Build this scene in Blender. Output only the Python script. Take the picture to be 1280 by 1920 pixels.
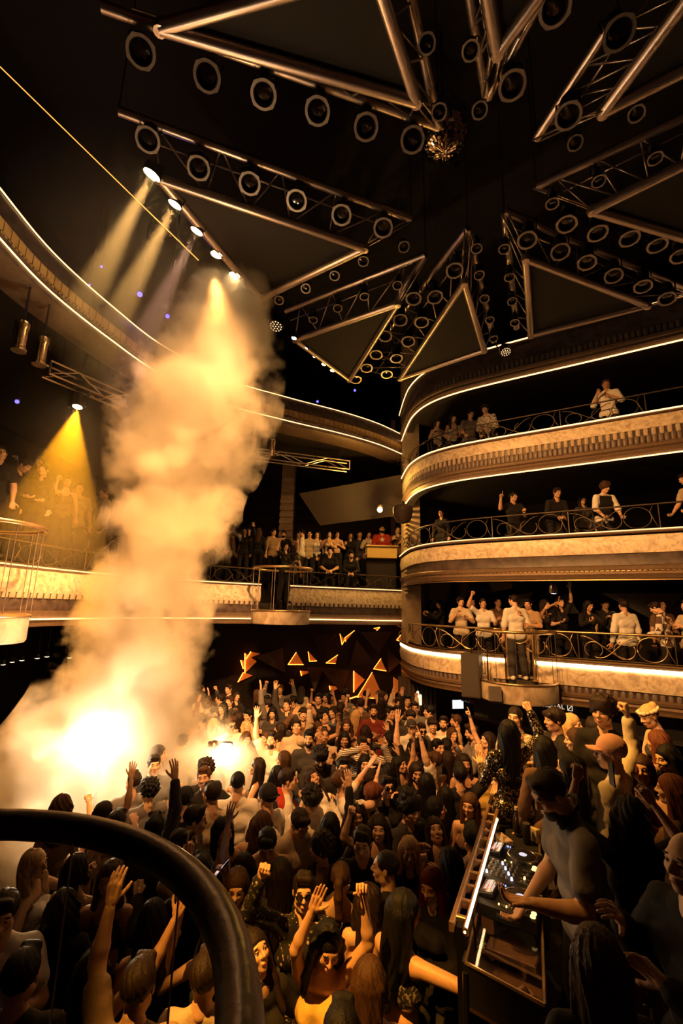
import bpy, math, random
import numpy as np
from mathutils import Vector, Matrix, Euler

for _o in list(bpy.data.objects):
    bpy.data.objects.remove(_o)
S = bpy.context.scene
COL = S.collection
random.seed(7)
R = math.radians

# ------------------------------------------------------------------ camera
F = 853.33                      # focal length in pixels of the 1280 x 1920 frame (16 mm on 24 x 36)
CAM_Z = 3.7
_p, _r = R(12.0), 0.025
FWD = Vector((0, math.cos(_p), math.sin(_p)))
_r0 = Vector((1, 0, 0)); _u0 = _r0.cross(FWD)
RGT = _r0 * math.cos(_r) + _u0 * math.sin(_r)
UPV = _u0 * math.cos(_r) - _r0 * math.sin(_r)
EYE = Vector((0, 0, CAM_Z))
cd = bpy.data.cameras.new('camera'); cam = bpy.data.objects.new('camera', cd); COL.objects.link(cam)
cd.sensor_fit = 'VERTICAL'; cd.sensor_height = 36; cd.sensor_width = 24; cd.lens = 16.0
cd.clip_start = 0.05; cd.clip_end = 100
cam.matrix_world = Matrix(((RGT.x, UPV.x, -FWD.x, EYE.x), (RGT.y, UPV.y, -FWD.y, EYE.y), (RGT.z, UPV.z, -FWD.z, EYE.z), (0, 0, 0, 1)))
S.camera = cam

# ------------------------------------------------------------------ world, exposure
w = bpy.data.worlds.new('world'); S.world = w; w.use_nodes = True
w.node_tree.nodes['Background'].inputs[0].default_value = (1.0, 0.26, 0.15, 1)
w.node_tree.nodes['Background'].inputs[1].default_value = 0.013
S.view_settings.view_transform = 'Standard'
S.view_settings.look = 'None'
S.view_settings.exposure = 0.0
S.view_settings.gamma = 1.0
S.view_settings.use_curve_mapping = False
S.cycles.use_denoising = True
S.cycles.max_bounces = 5
S.cycles.diffuse_bounces = 2
S.cycles.glossy_bounces = 2
S.cycles.transparent_max_bounces = 12
S.cycles.volume_bounces = 2
S.cycles.use_adaptive_sampling = True
S.cycles.adaptive_threshold = 0.1
S.cycles.adaptive_min_samples = 8
S.cycles.sample_clamp_indirect = 4.0
S.cycles.caustics_reflective = False
S.cycles.caustics_refractive = False

AMBER = (1.0, 0.47, 0.10); WARM = (1.0, 0.60, 0.24); ORANGE = (1.0, 0.36, 0.05); CREAM = (1.0, 0.72, 0.42)

def spot(name, loc, target, power, color, angle, blend=0.4, size=0.08, parent=None):
    l = bpy.data.lights.new(name, 'SPOT'); l.energy = power; l.color = color
    l.spot_size = R(angle); l.spot_blend = blend; l.shadow_soft_size = size
    o = bpy.data.objects.new(name, l); COL.objects.link(o)
    d = (Vector(target) - Vector(loc)).normalized()
    o.matrix_world = Matrix.Translation(Vector(loc)) @ d.to_track_quat('-Z', 'Y').to_matrix().to_4x4()
    if parent:
        m = o.matrix_world.copy(); o.parent = parent; o.matrix_parent_inverse = parent.matrix_world.inverted() if parent.matrix_world else Matrix(); o.matrix_world = m
    return o

# wash spots set about the ceiling rig, without fixtures (the photograph's amber wash)
spot('wash_lamp_balcony', (-2.2, 3.2, 9.0), (5.2, 9.0, 4.2), 3300, (1.0, 0.43, 0.11), 56, 0.7, 0.15)
spot('wash_lamp_balcony', (-0.6, 1.4, 6.8), (5.0, 9.0, 2.6), 1900, (1.0, 0.45, 0.13), 46, 0.7, 0.15)
spot('wash_lamp_gallery', (0.2, 5.2, 9.0), (0.2, 12.8, 4.3), 520, (1.0, 0.46, 0.16), 60, 0.7, 0.15)
spot('wash_lamp_floor', (-1.6, 2.6, 8.9), (0.3, 8.4, 1.2), 4300, (1.0, 0.42, 0.11), 44, 0.9, 0.10)
spot('wash_lamp_floor', (-2.2, 6.6, 9.0), (-1.0, 8.0, 1.2), 700, (1.0, 0.42, 0.11), 50, 0.9, 0.10)
spot('wash_lamp_front', (-2.4, 1.0, 8.6), (-0.1, 3.2, 1.4), 6000, (1.0, 0.42, 0.05), 17, 0.8, 0.06)
spot('wash_lamp_stage', (-1.4, 4.9, 9.0), (2.5, 5.2, 2.4), 5200, (1.0, 0.44, 0.07), 26, 0.8, 0.06)
spot('booth_fill_light', (-1.3, 4.2, 9.0), (0.95, 3.1, 1.75), 900, (1.0, 0.44, 0.08), 14, 0.8, 0.06)  # extra spot added to brighten the DJ table and its glass case
spot('plume_light', (0.3, 2.6, 8.8), (-2.8, 7.5, 5.3), 8200, (1.0, 0.47, 0.15), 42, 0.7, 0.15)  # this spot and the next are added to brighten the smoke, no fixture
spot('plume_light', (-0.6, 2.4, 7.6), (-3.1, 7.6, 3.0), 5200, (1.0, 0.45, 0.13), 46, 0.6, 0.15)

# ------------------------------------------------------------------ helpers
def ray(px, py):
    return RGT * ((px - 640) / F) + UPV * ((960 - py) / F) + FWD
def atz(px, py, z):                       # point seen at that pixel, at height z
    d = ray(px, py); return EYE + d * ((z - CAM_Z) / d.z)
def aty(px, py, y):                       # point seen at that pixel, on the plane Y = y
    d = ray(px, py); return EYE + d * (y / d.y)
def atd(px, py, dist):
    return EYE + ray(px, py) * dist

def pm(name, col, rough=0.55, metal=0.0, var=0.0, scale=6.0, bump=0.0, bscale=None, emit=None, es=0.0, spec=0.5, stretch=None, trans=0.0, detail=4.0):
    m = bpy.data.materials.get(name)
    if m: return m
    m = bpy.data.materials.new(name); m.use_nodes = True
    nt = m.node_tree; N = nt.nodes; L = nt.links
    b = N['Principled BSDF']
    b.inputs['Base Color'].default_value = (*col, 1); b.inputs['Roughness'].default_value = rough
    b.inputs['Metallic'].default_value = metal; b.inputs['Specular IOR Level'].default_value = spec
    if trans: b.inputs['Transmission Weight'].default_value = trans
    if emit:
        b.inputs['Emission Color'].default_value = (*emit, 1); b.inputs['Emission Strength'].default_value = es
    if var or bump:
        tc = N.new('ShaderNodeTexCoord'); mp = N.new('ShaderNodeMapping'); L.new(tc.outputs['Object'], mp.inputs[0])
        if stretch: mp.inputs['Scale'].default_value = stretch
        no = N.new('ShaderNodeTexNoise'); no.inputs['Scale'].default_value = scale; no.inputs['Detail'].default_value = detail
        L.new(mp.outputs[0], no.inputs['Vector'])
        if var:
            mx = N.new('ShaderNodeMix'); mx.data_type = 'RGBA'
            mx.inputs[6].default_value = (*[max(0, c * (1 - var)) for c in col], 1)
            mx.inputs[7].default_value = (*[min(1, c * (1 + var)) for c in col], 1)
            L.new(no.outputs[0], mx.inputs[0]); L.new(mx.outputs[2], b.inputs['Base Color'])
        if bump:
            bp = N.new('ShaderNodeBump'); bp.inputs['Strength'].default_value = bump; bp.inputs['Distance'].default_value = 0.02
            if bscale:
                n2 = N.new('ShaderNodeTexNoise'); n2.inputs['Scale'].default_value = bscale; n2.inputs['Detail'].default_value = 3
                L.new(mp.outputs[0], n2.inputs['Vector']); L.new(n2.outputs[0], bp.inputs['Height'])
            else: L.new(no.outputs[0], bp.inputs['Height'])
            L.new(bp.outputs[0], b.inputs['Normal'])
    return m

def emat(name, col, strength, sample=True):
    m = bpy.data.materials.get(name)
    if m: return m
    m = bpy.data.materials.new(name); m.use_nodes = True
    nt = m.node_tree; nt.nodes.clear()
    e = nt.nodes.new('ShaderNodeEmission'); o = nt.nodes.new('ShaderNodeOutputMaterial')
    e.inputs[0].default_value = (*col, 1); e.inputs[1].default_value = strength
    nt.links.new(e.outputs[0], o.inputs[0])
    if not sample or name.startswith(('deck', 'jog', 'rod_lamp', 'panel', 'phone', 'lettering', 'laser', 'hot_', 'blue', 'monitor', 'tube_', 'strobe', 'orange_dim')): m.cycles.emission_sampling = 'NONE'
    return m

def marble(name, c1, c2, scale=3.0):
    m = bpy.data.materials.new(name); m.use_nodes = True
    nt = m.node_tree; N = nt.nodes; L = nt.links; b = N['Principled BSDF']; b.inputs['Roughness'].default_value = 0.42
    tc = N.new('ShaderNodeTexCoord')
    n1 = N.new('ShaderNodeTexNoise'); n1.inputs['Scale'].default_value = scale; n1.inputs['Detail'].default_value = 7; n1.inputs['Distortion'].default_value = 2.2
    wv = N.new('ShaderNodeTexWave'); wv.inputs['Scale'].default_value = scale * 0.5; wv.inputs['Distortion'].default_value = 16; wv.inputs['Detail'].default_value = 4; wv.bands_direction = 'DIAGONAL'
    L.new(tc.outputs['Object'], n1.inputs['Vector']); L.new(tc.outputs['Object'], wv.inputs['Vector'])
    mu = N.new('ShaderNodeMath'); mu.operation = 'MULTIPLY_ADD'; mu.inputs[1].default_value = 0.16; L.new(wv.outputs[1], mu.inputs[0]); L.new(n1.outputs[0], mu.inputs[2])
    cr = N.new('ShaderNodeValToRGB'); cr.color_ramp.elements[0].color = (*c1, 1); cr.color_ramp.elements[1].color = (*c2, 1)
    cr.color_ramp.elements[0].position = 0.34; cr.color_ramp.elements[1].position = 0.70
    L.new(mu.outputs[0], cr.inputs[0]); L.new(cr.outputs[0], b.inputs['Base Color'])
    return m

M = {}
M['black'] = pm('black_paint', (0.012, 0.010, 0.010), 0.55)
M['blackmetal'] = pm('black_metal', (0.03, 0.027, 0.026), 0.38, 0.7, 0.2, 30, 0.05)
M['steel'] = pm('truss_aluminium', (0.62, 0.52, 0.48), 0.33, 0.95, 0.2, 9, 0.06, 60)
M['ring'] = pm('gel_frame_steel', (0.42, 0.36, 0.32), 0.42, 0.75, 0.25, 14, 0.05)
M['lens'] = pm('dark_lens', (0.012, 0.008, 0.008), 0.12, 0.0, spec=0.8)
M['brass'] = pm('brass', (0.62, 0.43, 0.22), 0.3, 0.9, 0.2, 12)
M['iron'] = pm('wrought_iron', (0.10, 0.075, 0.055), 0.45, 0.6)
M['marble'] = marble('cream_marble', (0.46, 0.35, 0.24), (0.84, 0.72, 0.55), 5.5)
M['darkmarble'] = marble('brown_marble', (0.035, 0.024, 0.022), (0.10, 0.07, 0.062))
M['cornice'] = pm('gilded_cornice', (0.18, 0.118, 0.075), 0.5, 0.25, 0.35, 18, 0.25, 40)
M['flute'] = pm('fluted_stone', (0.52, 0.42, 0.31), 0.5, 0.0, 0.25, 8, 0.1)
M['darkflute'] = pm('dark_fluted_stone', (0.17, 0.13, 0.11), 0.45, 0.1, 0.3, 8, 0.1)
M['goldblock'] = pm('gilded_block', (0.80, 0.55, 0.22), 0.5, 0.1, 0.25, 10, 0.15)
M['led'] = emat('warm_led', (1.0, 0.50, 0.18), 4.5)
M['led_dim'] = emat('warm_led_dim', (1.0, 0.50, 0.20), 2.2)
M['wall'] = pm('dark_plaster', (0.017, 0.011, 0.009), 0.85, 0, 0.4, 3, 0.2)
M['ceil'] = pm('black_ceiling', (0.006, 0.004, 0.004), 0.9, 0, 0.4, 3)
M['floor'] = pm('dark_dance_floor', (0.035, 0.024, 0.018), 0.35, 0, 0.4, 4)
M['stage'] = pm('black_stage', (0.018, 0.014, 0.013), 0.6, 0, 0.3, 6)
M['wood'] = pm('worn_wood', (0.20, 0.10, 0.05), 0.5, 0, 0.4, 6, 0.2, 30, stretch=(1, 1, 8))
M['stone'] = pm('ribbed_stone', (0.42, 0.31, 0.20), 0.7, 0, 0.3, 6, 0.4, 9, stretch=(1, 1, 3))

class MB:
    """collects vertices and faces of one mesh"""
    def __init__(s): s.v = []; s.f = []; s.mi = []; s.cur = 0
    def add(s, vs, fs):
        n = len(s.v); s.v += [tuple(v) for v in vs]
        for f in fs: s.f.append(tuple(i + n for i in f)); s.mi.append(s.cur)
        return s
    def box(s, c, size, rot=None, ch=0.0):
        hx, hy, hz = [a / 2 for a in size]; c = Vector(c)
        if ch:
            k = ch; vs = []
            for z, q in ((-hz, k), (-hz + k, 0), (hz - k, 0), (hz, k)):
                for sx, sy in ((-1, -1), (1, -1), (1, 1), (-1, 1)): vs.append(Vector((sx * (hx - q), sy * (hy - q), z)))
            fs = [(3, 2, 1, 0), (12, 13, 14, 15)]
            for a in range(3):
                for i in range(4): fs.append((a * 4 + i, a * 4 + (i + 1) % 4, a * 4 + 4 + (i + 1) % 4, a * 4 + 4 + i))
        else:
            vs = [Vector((x, y, z)) for z in (-hz, hz) for x, y in ((-hx, -hy), (hx, -hy), (hx, hy), (-hx, hy))]
            fs = [(3, 2, 1, 0), (4, 5, 6, 7), (0, 1, 5, 4), (1, 2, 6, 5), (2, 3, 7, 6), (3, 0, 4, 7)]
        if rot is not None: vs = [rot @ v for v in vs]
        return s.add([v + c for v in vs], fs)
    def tube(s, pts, r, n=8, caps=True, closed=False):
        P = [Vector(p) for p in pts]; m = len(P); rs = r if hasattr(r, '__len__') else [r] * m
        T = []
        for i in range(m):
            if closed: t = P[(i + 1) % m] - P[i - 1]
            else: t = P[min(i + 1, m - 1)] - P[max(i - 1, 0)]
            T.append(t.normalized() if t.length > 1e-9 else Vector((0, 0, 1)))
        a = Vector((0, 0, 1)) if abs(T[0].z) < 0.9 else Vector((1, 0, 0))
        u = T[0].cross(a).normalized(); vs = []
        for i in range(m):
            u = (u - T[i] * u.dot(T[i])); u = u.normalized() if u.length > 1e-6 else T[i].orthogonal().normalized()
            w_ = T[i].cross(u)
            for k in range(n):
                an = 2 * math.pi * k / n; vs.append(P[i] + (u * math.cos(an) + w_ * math.sin(an)) * rs[i])
        fs = []
        for i in range(m if closed else m - 1):
            j = (i + 1) % m
            for k in range(n): fs.append((i * n + k, i * n + (k + 1) % n, j * n + (k + 1) % n, j * n + k))
        if caps and not closed: fs += [tuple(range(n))[::-1], tuple((m - 1) * n + k for k in range(n))]
        return s.add(vs, fs)
    def lathe(s, prof, mtx=None, n=20, caps=True):
        vs = []
        for r, z in prof:
            for k in range(n):
                a = 2 * math.pi * k / n; v = Vector((r * math.cos(a), r * math.sin(a), z)); vs.append(mtx @ v if mtx else v)
        fs = []
        for i in range(len(prof) - 1):
            for k in range(n): fs.append((i * n + k, i * n + (k + 1) % n, (i + 1) * n + (k + 1) % n, (i + 1) * n + k))
        if caps: fs += [tuple(range(n))[::-1], tuple((len(prof) - 1) * n + k for k in range(n))]
        return s.add(vs, fs)
    def prism(s, poly, z0, z1):
        n = len(poly); vs = [(p[0], p[1], z0) for p in poly] + [(p[0], p[1], z1) for p in poly]
        fs = [tuple(range(n))[::-1], tuple(range(n, 2 * n))] + [(i, (i + 1) % n, n + (i + 1) % n, n + i) for i in range(n)]
        return s.add(vs, fs)
    def slab(s, poly, thick):            # 3-D polygon given a thickness along its normal
        P = [Vector(p) for p in poly]; nrm = (P[1] - P[0]).cross(P[2] - P[0]).normalized() * thick; n = len(P)
        vs = P + [p + nrm for p in P]
        fs = [tuple(range(n))[::-1], tuple(range(n, 2 * n))] + [(i, (i + 1) % n, n + (i + 1) % n, n + i) for i in range(n)]
        return s.add(vs, fs)
    def sweep(s, curve, normals, prof, closed=True):
        n = len(prof); vs = []
        for p, nn in zip(curve, normals):
            for off, z in prof: vs.append((p[0] + nn[0] * off, p[1] + nn[1] * off, z))
        fs = []
        for i in range(len(curve) - 1):
            for k in range(n if closed else n - 1):
                fs.append((i * n + k, i * n + (k + 1) % n, (i + 1) * n + (k + 1) % n, (i + 1) * n + k))
        if closed: fs += [tuple(range(n))[::-1], tuple((len(curve) - 1) * n + k for k in range(n))]
        return s.add(vs, fs)
    def build(s, name, mats, parent=None, smooth=False, mtx=None):
        me = bpy.data.meshes.new(name); me.from_pydata(s.v, [], s.f)
        for m in (mats if isinstance(mats, (list, tuple)) else [mats]): me.materials.append(m)
        if any(s.mi): me.polygons.foreach_set('material_index', s.mi)
        if smooth:
            me.polygons.foreach_set('use_smooth', [True] * len(s.f))
            if smooth != 'all':
                try: me.set_sharp_from_angle(angle=R(40))
                except Exception: pass
        me.update()
        return link(name, me, parent, mtx)

def link(name, me, parent=None, mtx=None):
    o = bpy.data.objects.new(name, me); COL.objects.link(o)
    if parent is not None: o.parent = parent
    if mtx is not None: o.matrix_local = mtx
    return o
def tag(o, label=None, cat=None, group=None, kind=None):
    if label: o['label'] = label
    if cat: o['category'] = cat
    if group: o['group'] = group
    if kind: o['kind'] = kind
    return o
def empty(name, loc=(0, 0, 0), rz=0.0):
    o = bpy.data.objects.new(name, None); COL.objects.link(o); o.location = loc; o.rotation_euler = (0, 0, rz); o.empty_display_size = 0.1
    return o
def frame_mtx(loc, xdir, zdir=(0, 0, 1)):
    x = Vector(xdir).normalized(); z = Vector(zdir); z = (z - x * z.dot(x)).normalized(); y = z.cross(x)
    return Matrix(((x.x, y.x, z.x, loc[0]), (x.y, y.y, z.y, loc[1]), (x.z, y.z, z.z, loc[2]), (0, 0, 0, 1)))
ORD = ['first', 'second', 'third', 'fourth', 'fifth', 'sixth', 'seventh', 'eighth', 'ninth', 'tenth', 'eleventh', 'twelfth', 'thirteenth', 'fourteenth', 'fifteenth', 'sixteenth', 'seventeenth', 'eighteenth', 'nineteenth', 'twentieth']

def catmull(P, step=0.12):
    P = [Vector(p) for p in P]; out = []
    for i in range(len(P) - 1):
        a, b, c, d = P[max(i - 1, 0)], P[i], P[i + 1], P[min(i + 2, len(P) - 1)]
        n = max(2, int((c - b).length / step))
        for k in range(n):
            t = k / n
            out.append(0.5 * ((2 * b) + (c - a) * t + (2 * a - 5 * b + 4 * c - d) * t * t + (3 * b - a - 3 * c + d) * t ** 3))
    out.append(P[-1]); return out
def normals2(curve, centre):
    ns = []
    for i in range(len(curve)):
        t = curve[min(i + 1, len(curve) - 1)] - curve[max(i - 1, 0)]; n = Vector((-t.y, t.x)).normalized(); ns.append(n)
    mid = len(curve) // 2
    if ns[mid].dot(Vector(centre) - curve[mid]) < 0: ns = [-n for n in ns]
    return ns
def along(curve, normals, start, end, step):   # points at equal arc length: (pos, tangent, normal)
    out = []; acc = 0.0; nxt = start
    for i in range(len(curve) - 1):
        seg = curve[i + 1] - curve[i]; l = seg.length
        while nxt <= acc + l and nxt <= end:
            t = (nxt - acc) / l; out.append((curve[i] + seg * t, seg.normalized(), normals[i])); nxt += step
        acc += l
    return out
def length(curve): return sum((curve[i + 1] - curve[i]).length for i in range(len(curve) - 1))
HALL = (1.0, 6.0)
# ------------------------------------------------------------------ room shell
def struct(o, label=None): return tag(o, label, kind='structure')
RC = catmull([Vector(p) for p in ((9.6, 5.7), (6.19, 7.85), (4.9, 8.67), (3.31, 9.67), (2.55, 10.25), (2.12, 10.8), (1.9, 11.45), (1.84, 12.2), (1.84, 13.4))])
LUC = catmull([Vector(p) for p in ((-4.3, 2.6), (-4.62, 4.2), (-4.70, 5.25), (-4.66, 6.26), (-4.36, 7.5), (-3.90, 8.75), (-2.85, 10.15), (-1.56, 11.0), (-0.05, 11.85), (1.0, 12.6), (1.88, 13.5))])
LLC = catmull([Vector(p) for p in ((-5.4, 4.4), (-5.42, 5.6), (-5.3, 7.1), (-4.95, 8.6), (-4.25, 10.0), (-3.2, 11.12), (-2.05, 11.92), (-0.6, 12.6), (0.6, 13.05), (1.86, 13.55))])
RN, LUN, LLN = normals2(RC, HALL), normals2(LUC, HALL), normals2(LLC, HALL)
def project(P):
    v = Vector(P) - EYE; d = v.dot(FWD); return 640 + F * v.dot(RGT) / d, 960 - F * v.dot(UPV) / d, d
def s_at_px(curve, px, z):               # arc length where the curve, at height z, is seen in that pixel column
    acc = 0.0; best = (1e9, 0)
    for i in range(len(curve)):
        if i: acc += (curve[i] - curve[i - 1]).length
        x, y, d = project((curve[i].x, curve[i].y, z))
        if d > 0.3 and abs(x - px) < best[0]: best = (abs(x - px), acc)
    return best[1]
def cut(curve, ns, s0, s1):
    acc = 0.0; c, n = [], []
    for i in range(len(curve)):
        if i: acc += (curve[i] - curve[i - 1]).length
        if s0 <= acc <= s1: c.append(curve[i]); n.append(ns[i])
    return c, n

struct(MB().box((0, 7, -0.1), (26, 24, 0.2)).build('floor', M['floor']), 'dark dance floor of the club')
struct(MB().box((0, 7, 12.1), (26, 24, 0.2)).build('ceiling', M['ceil']), 'black ceiling high above the truss rig')
struct(MB().box((-9.6, 7, 6), (0.2, 24, 12)).build('wall_left', M['wall']))
struct(MB().box((-3.9, 17.2, 6), (11.6, 0.2, 12)).build('wall_far', M['wall']))
_d = (RC[10] - RC[0]).normalized(); _n = RN[5]
_a = RC[0] - _d * 3 - _n * 4.2; _b = _a + _d * 11
struct(MB().slab([(_a.x, _a.y, 0), (_b.x, _b.y, 0), (_b.x, _b.y, 12), (_a.x, _a.y, 12)], 0.2).build('wall_right', M['wall']))
struct(MB().box((5.0, 15.6, 6), (6.2, 0.2, 12)).build('wall_corner', M['wall']))

TIERS = {1: (2.86, 2.05), 2: (5.25, 4.35), 3: (7.49, 6.65), 4: (9.70, 8.83)}
TFLOOR = {1: 2.42, 2: 4.78, 3: 7.0, 4: 9.25}
LL_TOP, LL_BOT, LL_FLOOR = 4.27, 3.40, 3.80
LU_TOP, LU_BOT, LU_FLOOR = 9.05, 8.40, 8.60
# balcony floors (their undersides are the ceilings below)
def cpoly(curve, ns, off): return [(p.x + n.x * off, p.y + n.y * off) for p, n in zip(curve, ns)]
for i, z in TFLOOR.items():
    struct(MB().prism(cpoly(RC, RN, -0.06) + [(7, 15.4), (13, 9.5), (11.5, 4.6)], z - 0.14, z).build('floor', M['wall']), None)
struct(MB().prism(cpoly(LLC, LLN, -0.06) + [(1.9, 17), (-9.4, 17), (-9.4, 4.4)], LL_FLOOR - 0.2, LL_FLOOR).build('floor', M['wall']))
struct(MB().prism(cpoly(LUC, LUN, -0.06) + [(1.9, 17), (-9.4, 17), (-9.4, 2.6)], LU_FLOOR - 0.2, LU_FLOOR).build('floor', M['wall']))

def flute_mesh(name, w, h, dpt, mat, n=5):
    mb = MB(); vs = []
    for z, k in ((0, 0.75), (h * 0.12, 1), (h * 0.9, 1), (h, 0.8)):
        for j in range(n):
            a = math.pi * j / (n - 1); vs.append((-math.cos(a) * w / 2, math.sin(a) * dpt * k, z))
    fs = []
    for i in range(3):
        for j in range(n - 1): fs.append((i * n + j, i * n + j + 1, (i + 1) * n + j + 1, (i + 1) * n + j))
    fs += [tuple(range(n))[::-1], tuple(3 * n + j for j in range(n))]
    mb.add(vs, fs); o = mb.build(name, mat, smooth=True); me = o.data; bpy.data.objects.remove(o); return me
def block_mesh(name, w, h, dpt, mat):
    o = MB().box((0, dpt / 2, h / 2), (w, dpt, h), ch=min(w, h, dpt) * 0.18).build(name, mat); me = o.data; bpy.data.objects.remove(o); return me
def row(parent, me, name, curve, ns, z, step, off=0.0, start=0.05):
    k = 0
    for p, t, n in along(curve, ns, start, length(curve) - 0.03, step):
        x, y, d = project((p.x, p.y, z))
        if d < 0.5 or x > 1330 or x < -60: continue
        o = link(name, me, parent); k += 1
        o.matrix_local = frame_mtx((p.x + n.x * off, p.y + n.y * off, z), (n.y, -n.x, 0))
        if k >= 299: break

def band(parent, name, curve, ns, prof, mat, smooth=True):
    return MB().sweep(curve, ns, prof).build(name, mat, parent, smooth)

FL = dict(light=flute_mesh('flute', 0.085, 0.15, 0.035, M['flute']), dark=flute_mesh('flute', 0.085, 0.16, 0.03, M['darkflute']),
          gold=block_mesh('gilded_block', 0.135, 0.165, 0.035, M['goldblock']), dentil=block_mesh('dentil', 0.05, 0.055, 0.03, M['goldblock']),
          grey=flute_mesh('flute', 0.10, 0.14, 0.04, M['flute']), bead=block_mesh('dentil', 0.06, 0.035, 0.022, M['brass']))

def parapet(curve, ns, zt, zb, style, label):
    H = zt - zb; f = lambda q: zb + H * q
    root = MB().sweep(curve, ns, [(-0.22, zb), (-0.03, zb), (-0.03, zt), (-0.22, zt)]).build('balcony_parapet', M['wall'])
    struct(root, label)
    B = lambda name, prof, mat: band(root, name, curve, ns, prof, mat)
    if style in ('s1', 's2', 's3', 's4'):
        B('cornice', [(-0.03, f(0.03)), (0.02, f(0.03)), (0.035, f(0.08)), (0.06, f(0.12)), (0.05, f(0.17)), (0.085, f(0.2)), (0.095, f(0.26)), (0.07, f(0.29)), (-0.03, f(0.3))], M['cornice'])
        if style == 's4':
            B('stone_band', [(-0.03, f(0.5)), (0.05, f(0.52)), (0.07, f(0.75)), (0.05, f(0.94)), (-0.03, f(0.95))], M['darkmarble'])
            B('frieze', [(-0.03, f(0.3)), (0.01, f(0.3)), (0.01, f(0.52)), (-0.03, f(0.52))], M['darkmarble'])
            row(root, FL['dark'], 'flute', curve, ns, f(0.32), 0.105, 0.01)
        elif style == 's3':
            B('marble_band', [(-0.03, f(0.62)), (0.05, f(0.64)), (0.07, f(0.78)), (0.05, f(0.93)), (-0.03, f(0.94))], M['marble'])
            B('frieze', [(-0.03, f(0.3)), (0.012, f(0.3)), (0.012, f(0.64)), (-0.03, f(0.64))], M['darkmarble'])
            row(root, FL['light'], 'flute', curve, ns, f(0.48), 0.125, 0.012)
            row(root, FL['dark'], 'flute', curve, ns, f(0.30), 0.095, 0.012)
        elif style == 's2':
            B('marble_band', [(-0.03, f(0.52)), (0.06, f(0.54)), (0.085, f(0.72)), (0.06, f(0.90)), (-0.03, f(0.92))], M['marble'])
            B('frieze', [(-0.03, f(0.3)), (0.03, f(0.3)), (0.02, f(0.42)), (0.035, f(0.53)), (-0.03, f(0.53))], M['darkmarble'])
            row(root, FL['bead'], 'dentil', curve, ns, f(0.175), 0.085, 0.05)
        else:
            B('marble_band', [(-0.03, f(0.42)), (0.07, f(0.44)), (0.10, f(0.66)), (0.06, f(0.88)), (-0.03, f(0.9))], M['marble'])
            B('frieze', [(-0.03, f(0.2)), (0.03, f(0.2)), (0.02, f(0.35)), (0.05, f(0.44)), (-0.03, f(0.44))], M['darkmarble'])
            row(root, FL['dark'], 'flute', curve, ns, f(0.22), 0.115, 0.02)
        B('top_lip', [(-0.2, zt - 0.05), (0.085, zt - 0.05), (0.1, zt - 0.025), (0.085, zt), (-0.2, zt)], M['cornice'])
        if style == 's1':
            band(root, 'led_strip', curve, ns, [(0.068, zt - 0.125), (0.09, zt - 0.125), (0.09, zt - 0.06), (0.068, zt - 0.06)], emat('bright_led', (1.0, 0.58, 0.24), 11), False)
            band(root, 'brass_edge', curve, ns, [(0.02, zb), (0.05, zb), (0.05, zb + 0.025), (0.02, zb + 0.025)], M['brass'], False)
            band(root, 'brass_edge', curve, ns, [(0.08, zt - 0.01), (0.115, zt - 0.01), (0.115, zt + 0.02), (0.08, zt + 0.02)], M['brass'], False)
        else:
            band(root, 'led_strip', curve, ns, [(0.09, zt - 0.008), (0.112, zt - 0.008), (0.112, zt + 0.011), (0.09, zt + 0.011)], M['led'] if style != 's2' else M['led_dim'], False)
            band(root, 'led_strip' if style != 's2' else 'brass_edge', curve, ns, [(0.02, zb - 0.008), (0.045, zb - 0.008), (0.045, zb + 0.011), (0.02, zb + 0.011)], M['led'] if style != 's2' else M['brass'], False)
    elif style == 'lu':
        B('stone_band', [(-0.03, f(0.5)), (0.04, f(0.5)), (0.06, f(0.75)), (0.045, f(0.97)), (-0.03, f(0.98))], M['darkmarble'])
        B('frieze', [(-0.03, f(0.12)), (0.01, f(0.12)), (0.01, f(0.5)), (-0.03, f(0.5))], M['cornice'])
        row(root, FL['gold'], 'gilded_block', curve, ns, f(0.26), 0.15, 0.01)
        row(root, FL['dentil'], 'dentil', curve, ns, f(0.165), 0.075, 0.01)
        B('cornice', [(-0.03, f(-0.1)), (0.02, f(-0.1)), (0.06, f(0.02)), (0.05, f(0.1)), (0.07, f(0.14)), (-0.03, f(0.15))], M['darkmarble'])
        B('soffit_moulding', [(-0.5, f(-0.22)), (-0.12, f(-0.24)), (0.02, f(-0.1)), (-0.03, f(-0.02)), (-0.5, f(-0.02))], M['cornice'])
        band(root, 'led_strip', curve, ns, [(0.05, zt - 0.006), (0.066, zt - 0.006), (0.066, zt + 0.007), (0.05, zt + 0.007)], M['led'], False)
        band(root, 'led_strip', curve, ns, [(0.065, zb - 0.006), (0.084, zb - 0.006), (0.084, zb + 0.008), (0.065, zb + 0.008)], M['led'], False)
    else:
        B('marble_band', [(-0.03, f(0.5)), (0.05, f(0.5)), (0.08, f(0.68)), (0.06, f(0.8)), (0.045, f(0.94)), (-0.03, f(0.95))], M['marble'])
        B('frieze', [(-0.03, f(0.16)), (0.02, f(0.16)), (0.035, f(0.3)), (0.02, f(0.36)), (0.03, f(0.5)), (-0.03, f(0.5))], M['darkmarble'])
        row(root, FL['grey'], 'flute', curve, ns, f(0.4), 0.135, 0.03)
        B('cornice', [(-0.03, f(-0.12)), (0.0, f(-0.14)), (0.03, f(-0.02)), (0.05, f(0.1)), (0.06, f(0.16)), (-0.03, f(0.17))], M['cornice'])
        B('top_lip', [(-0.2, zt - 0.05), (0.06, zt - 0.05), (0.075, zt - 0.02), (0.06, zt), (-0.2, zt)], M['cornice'])
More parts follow.
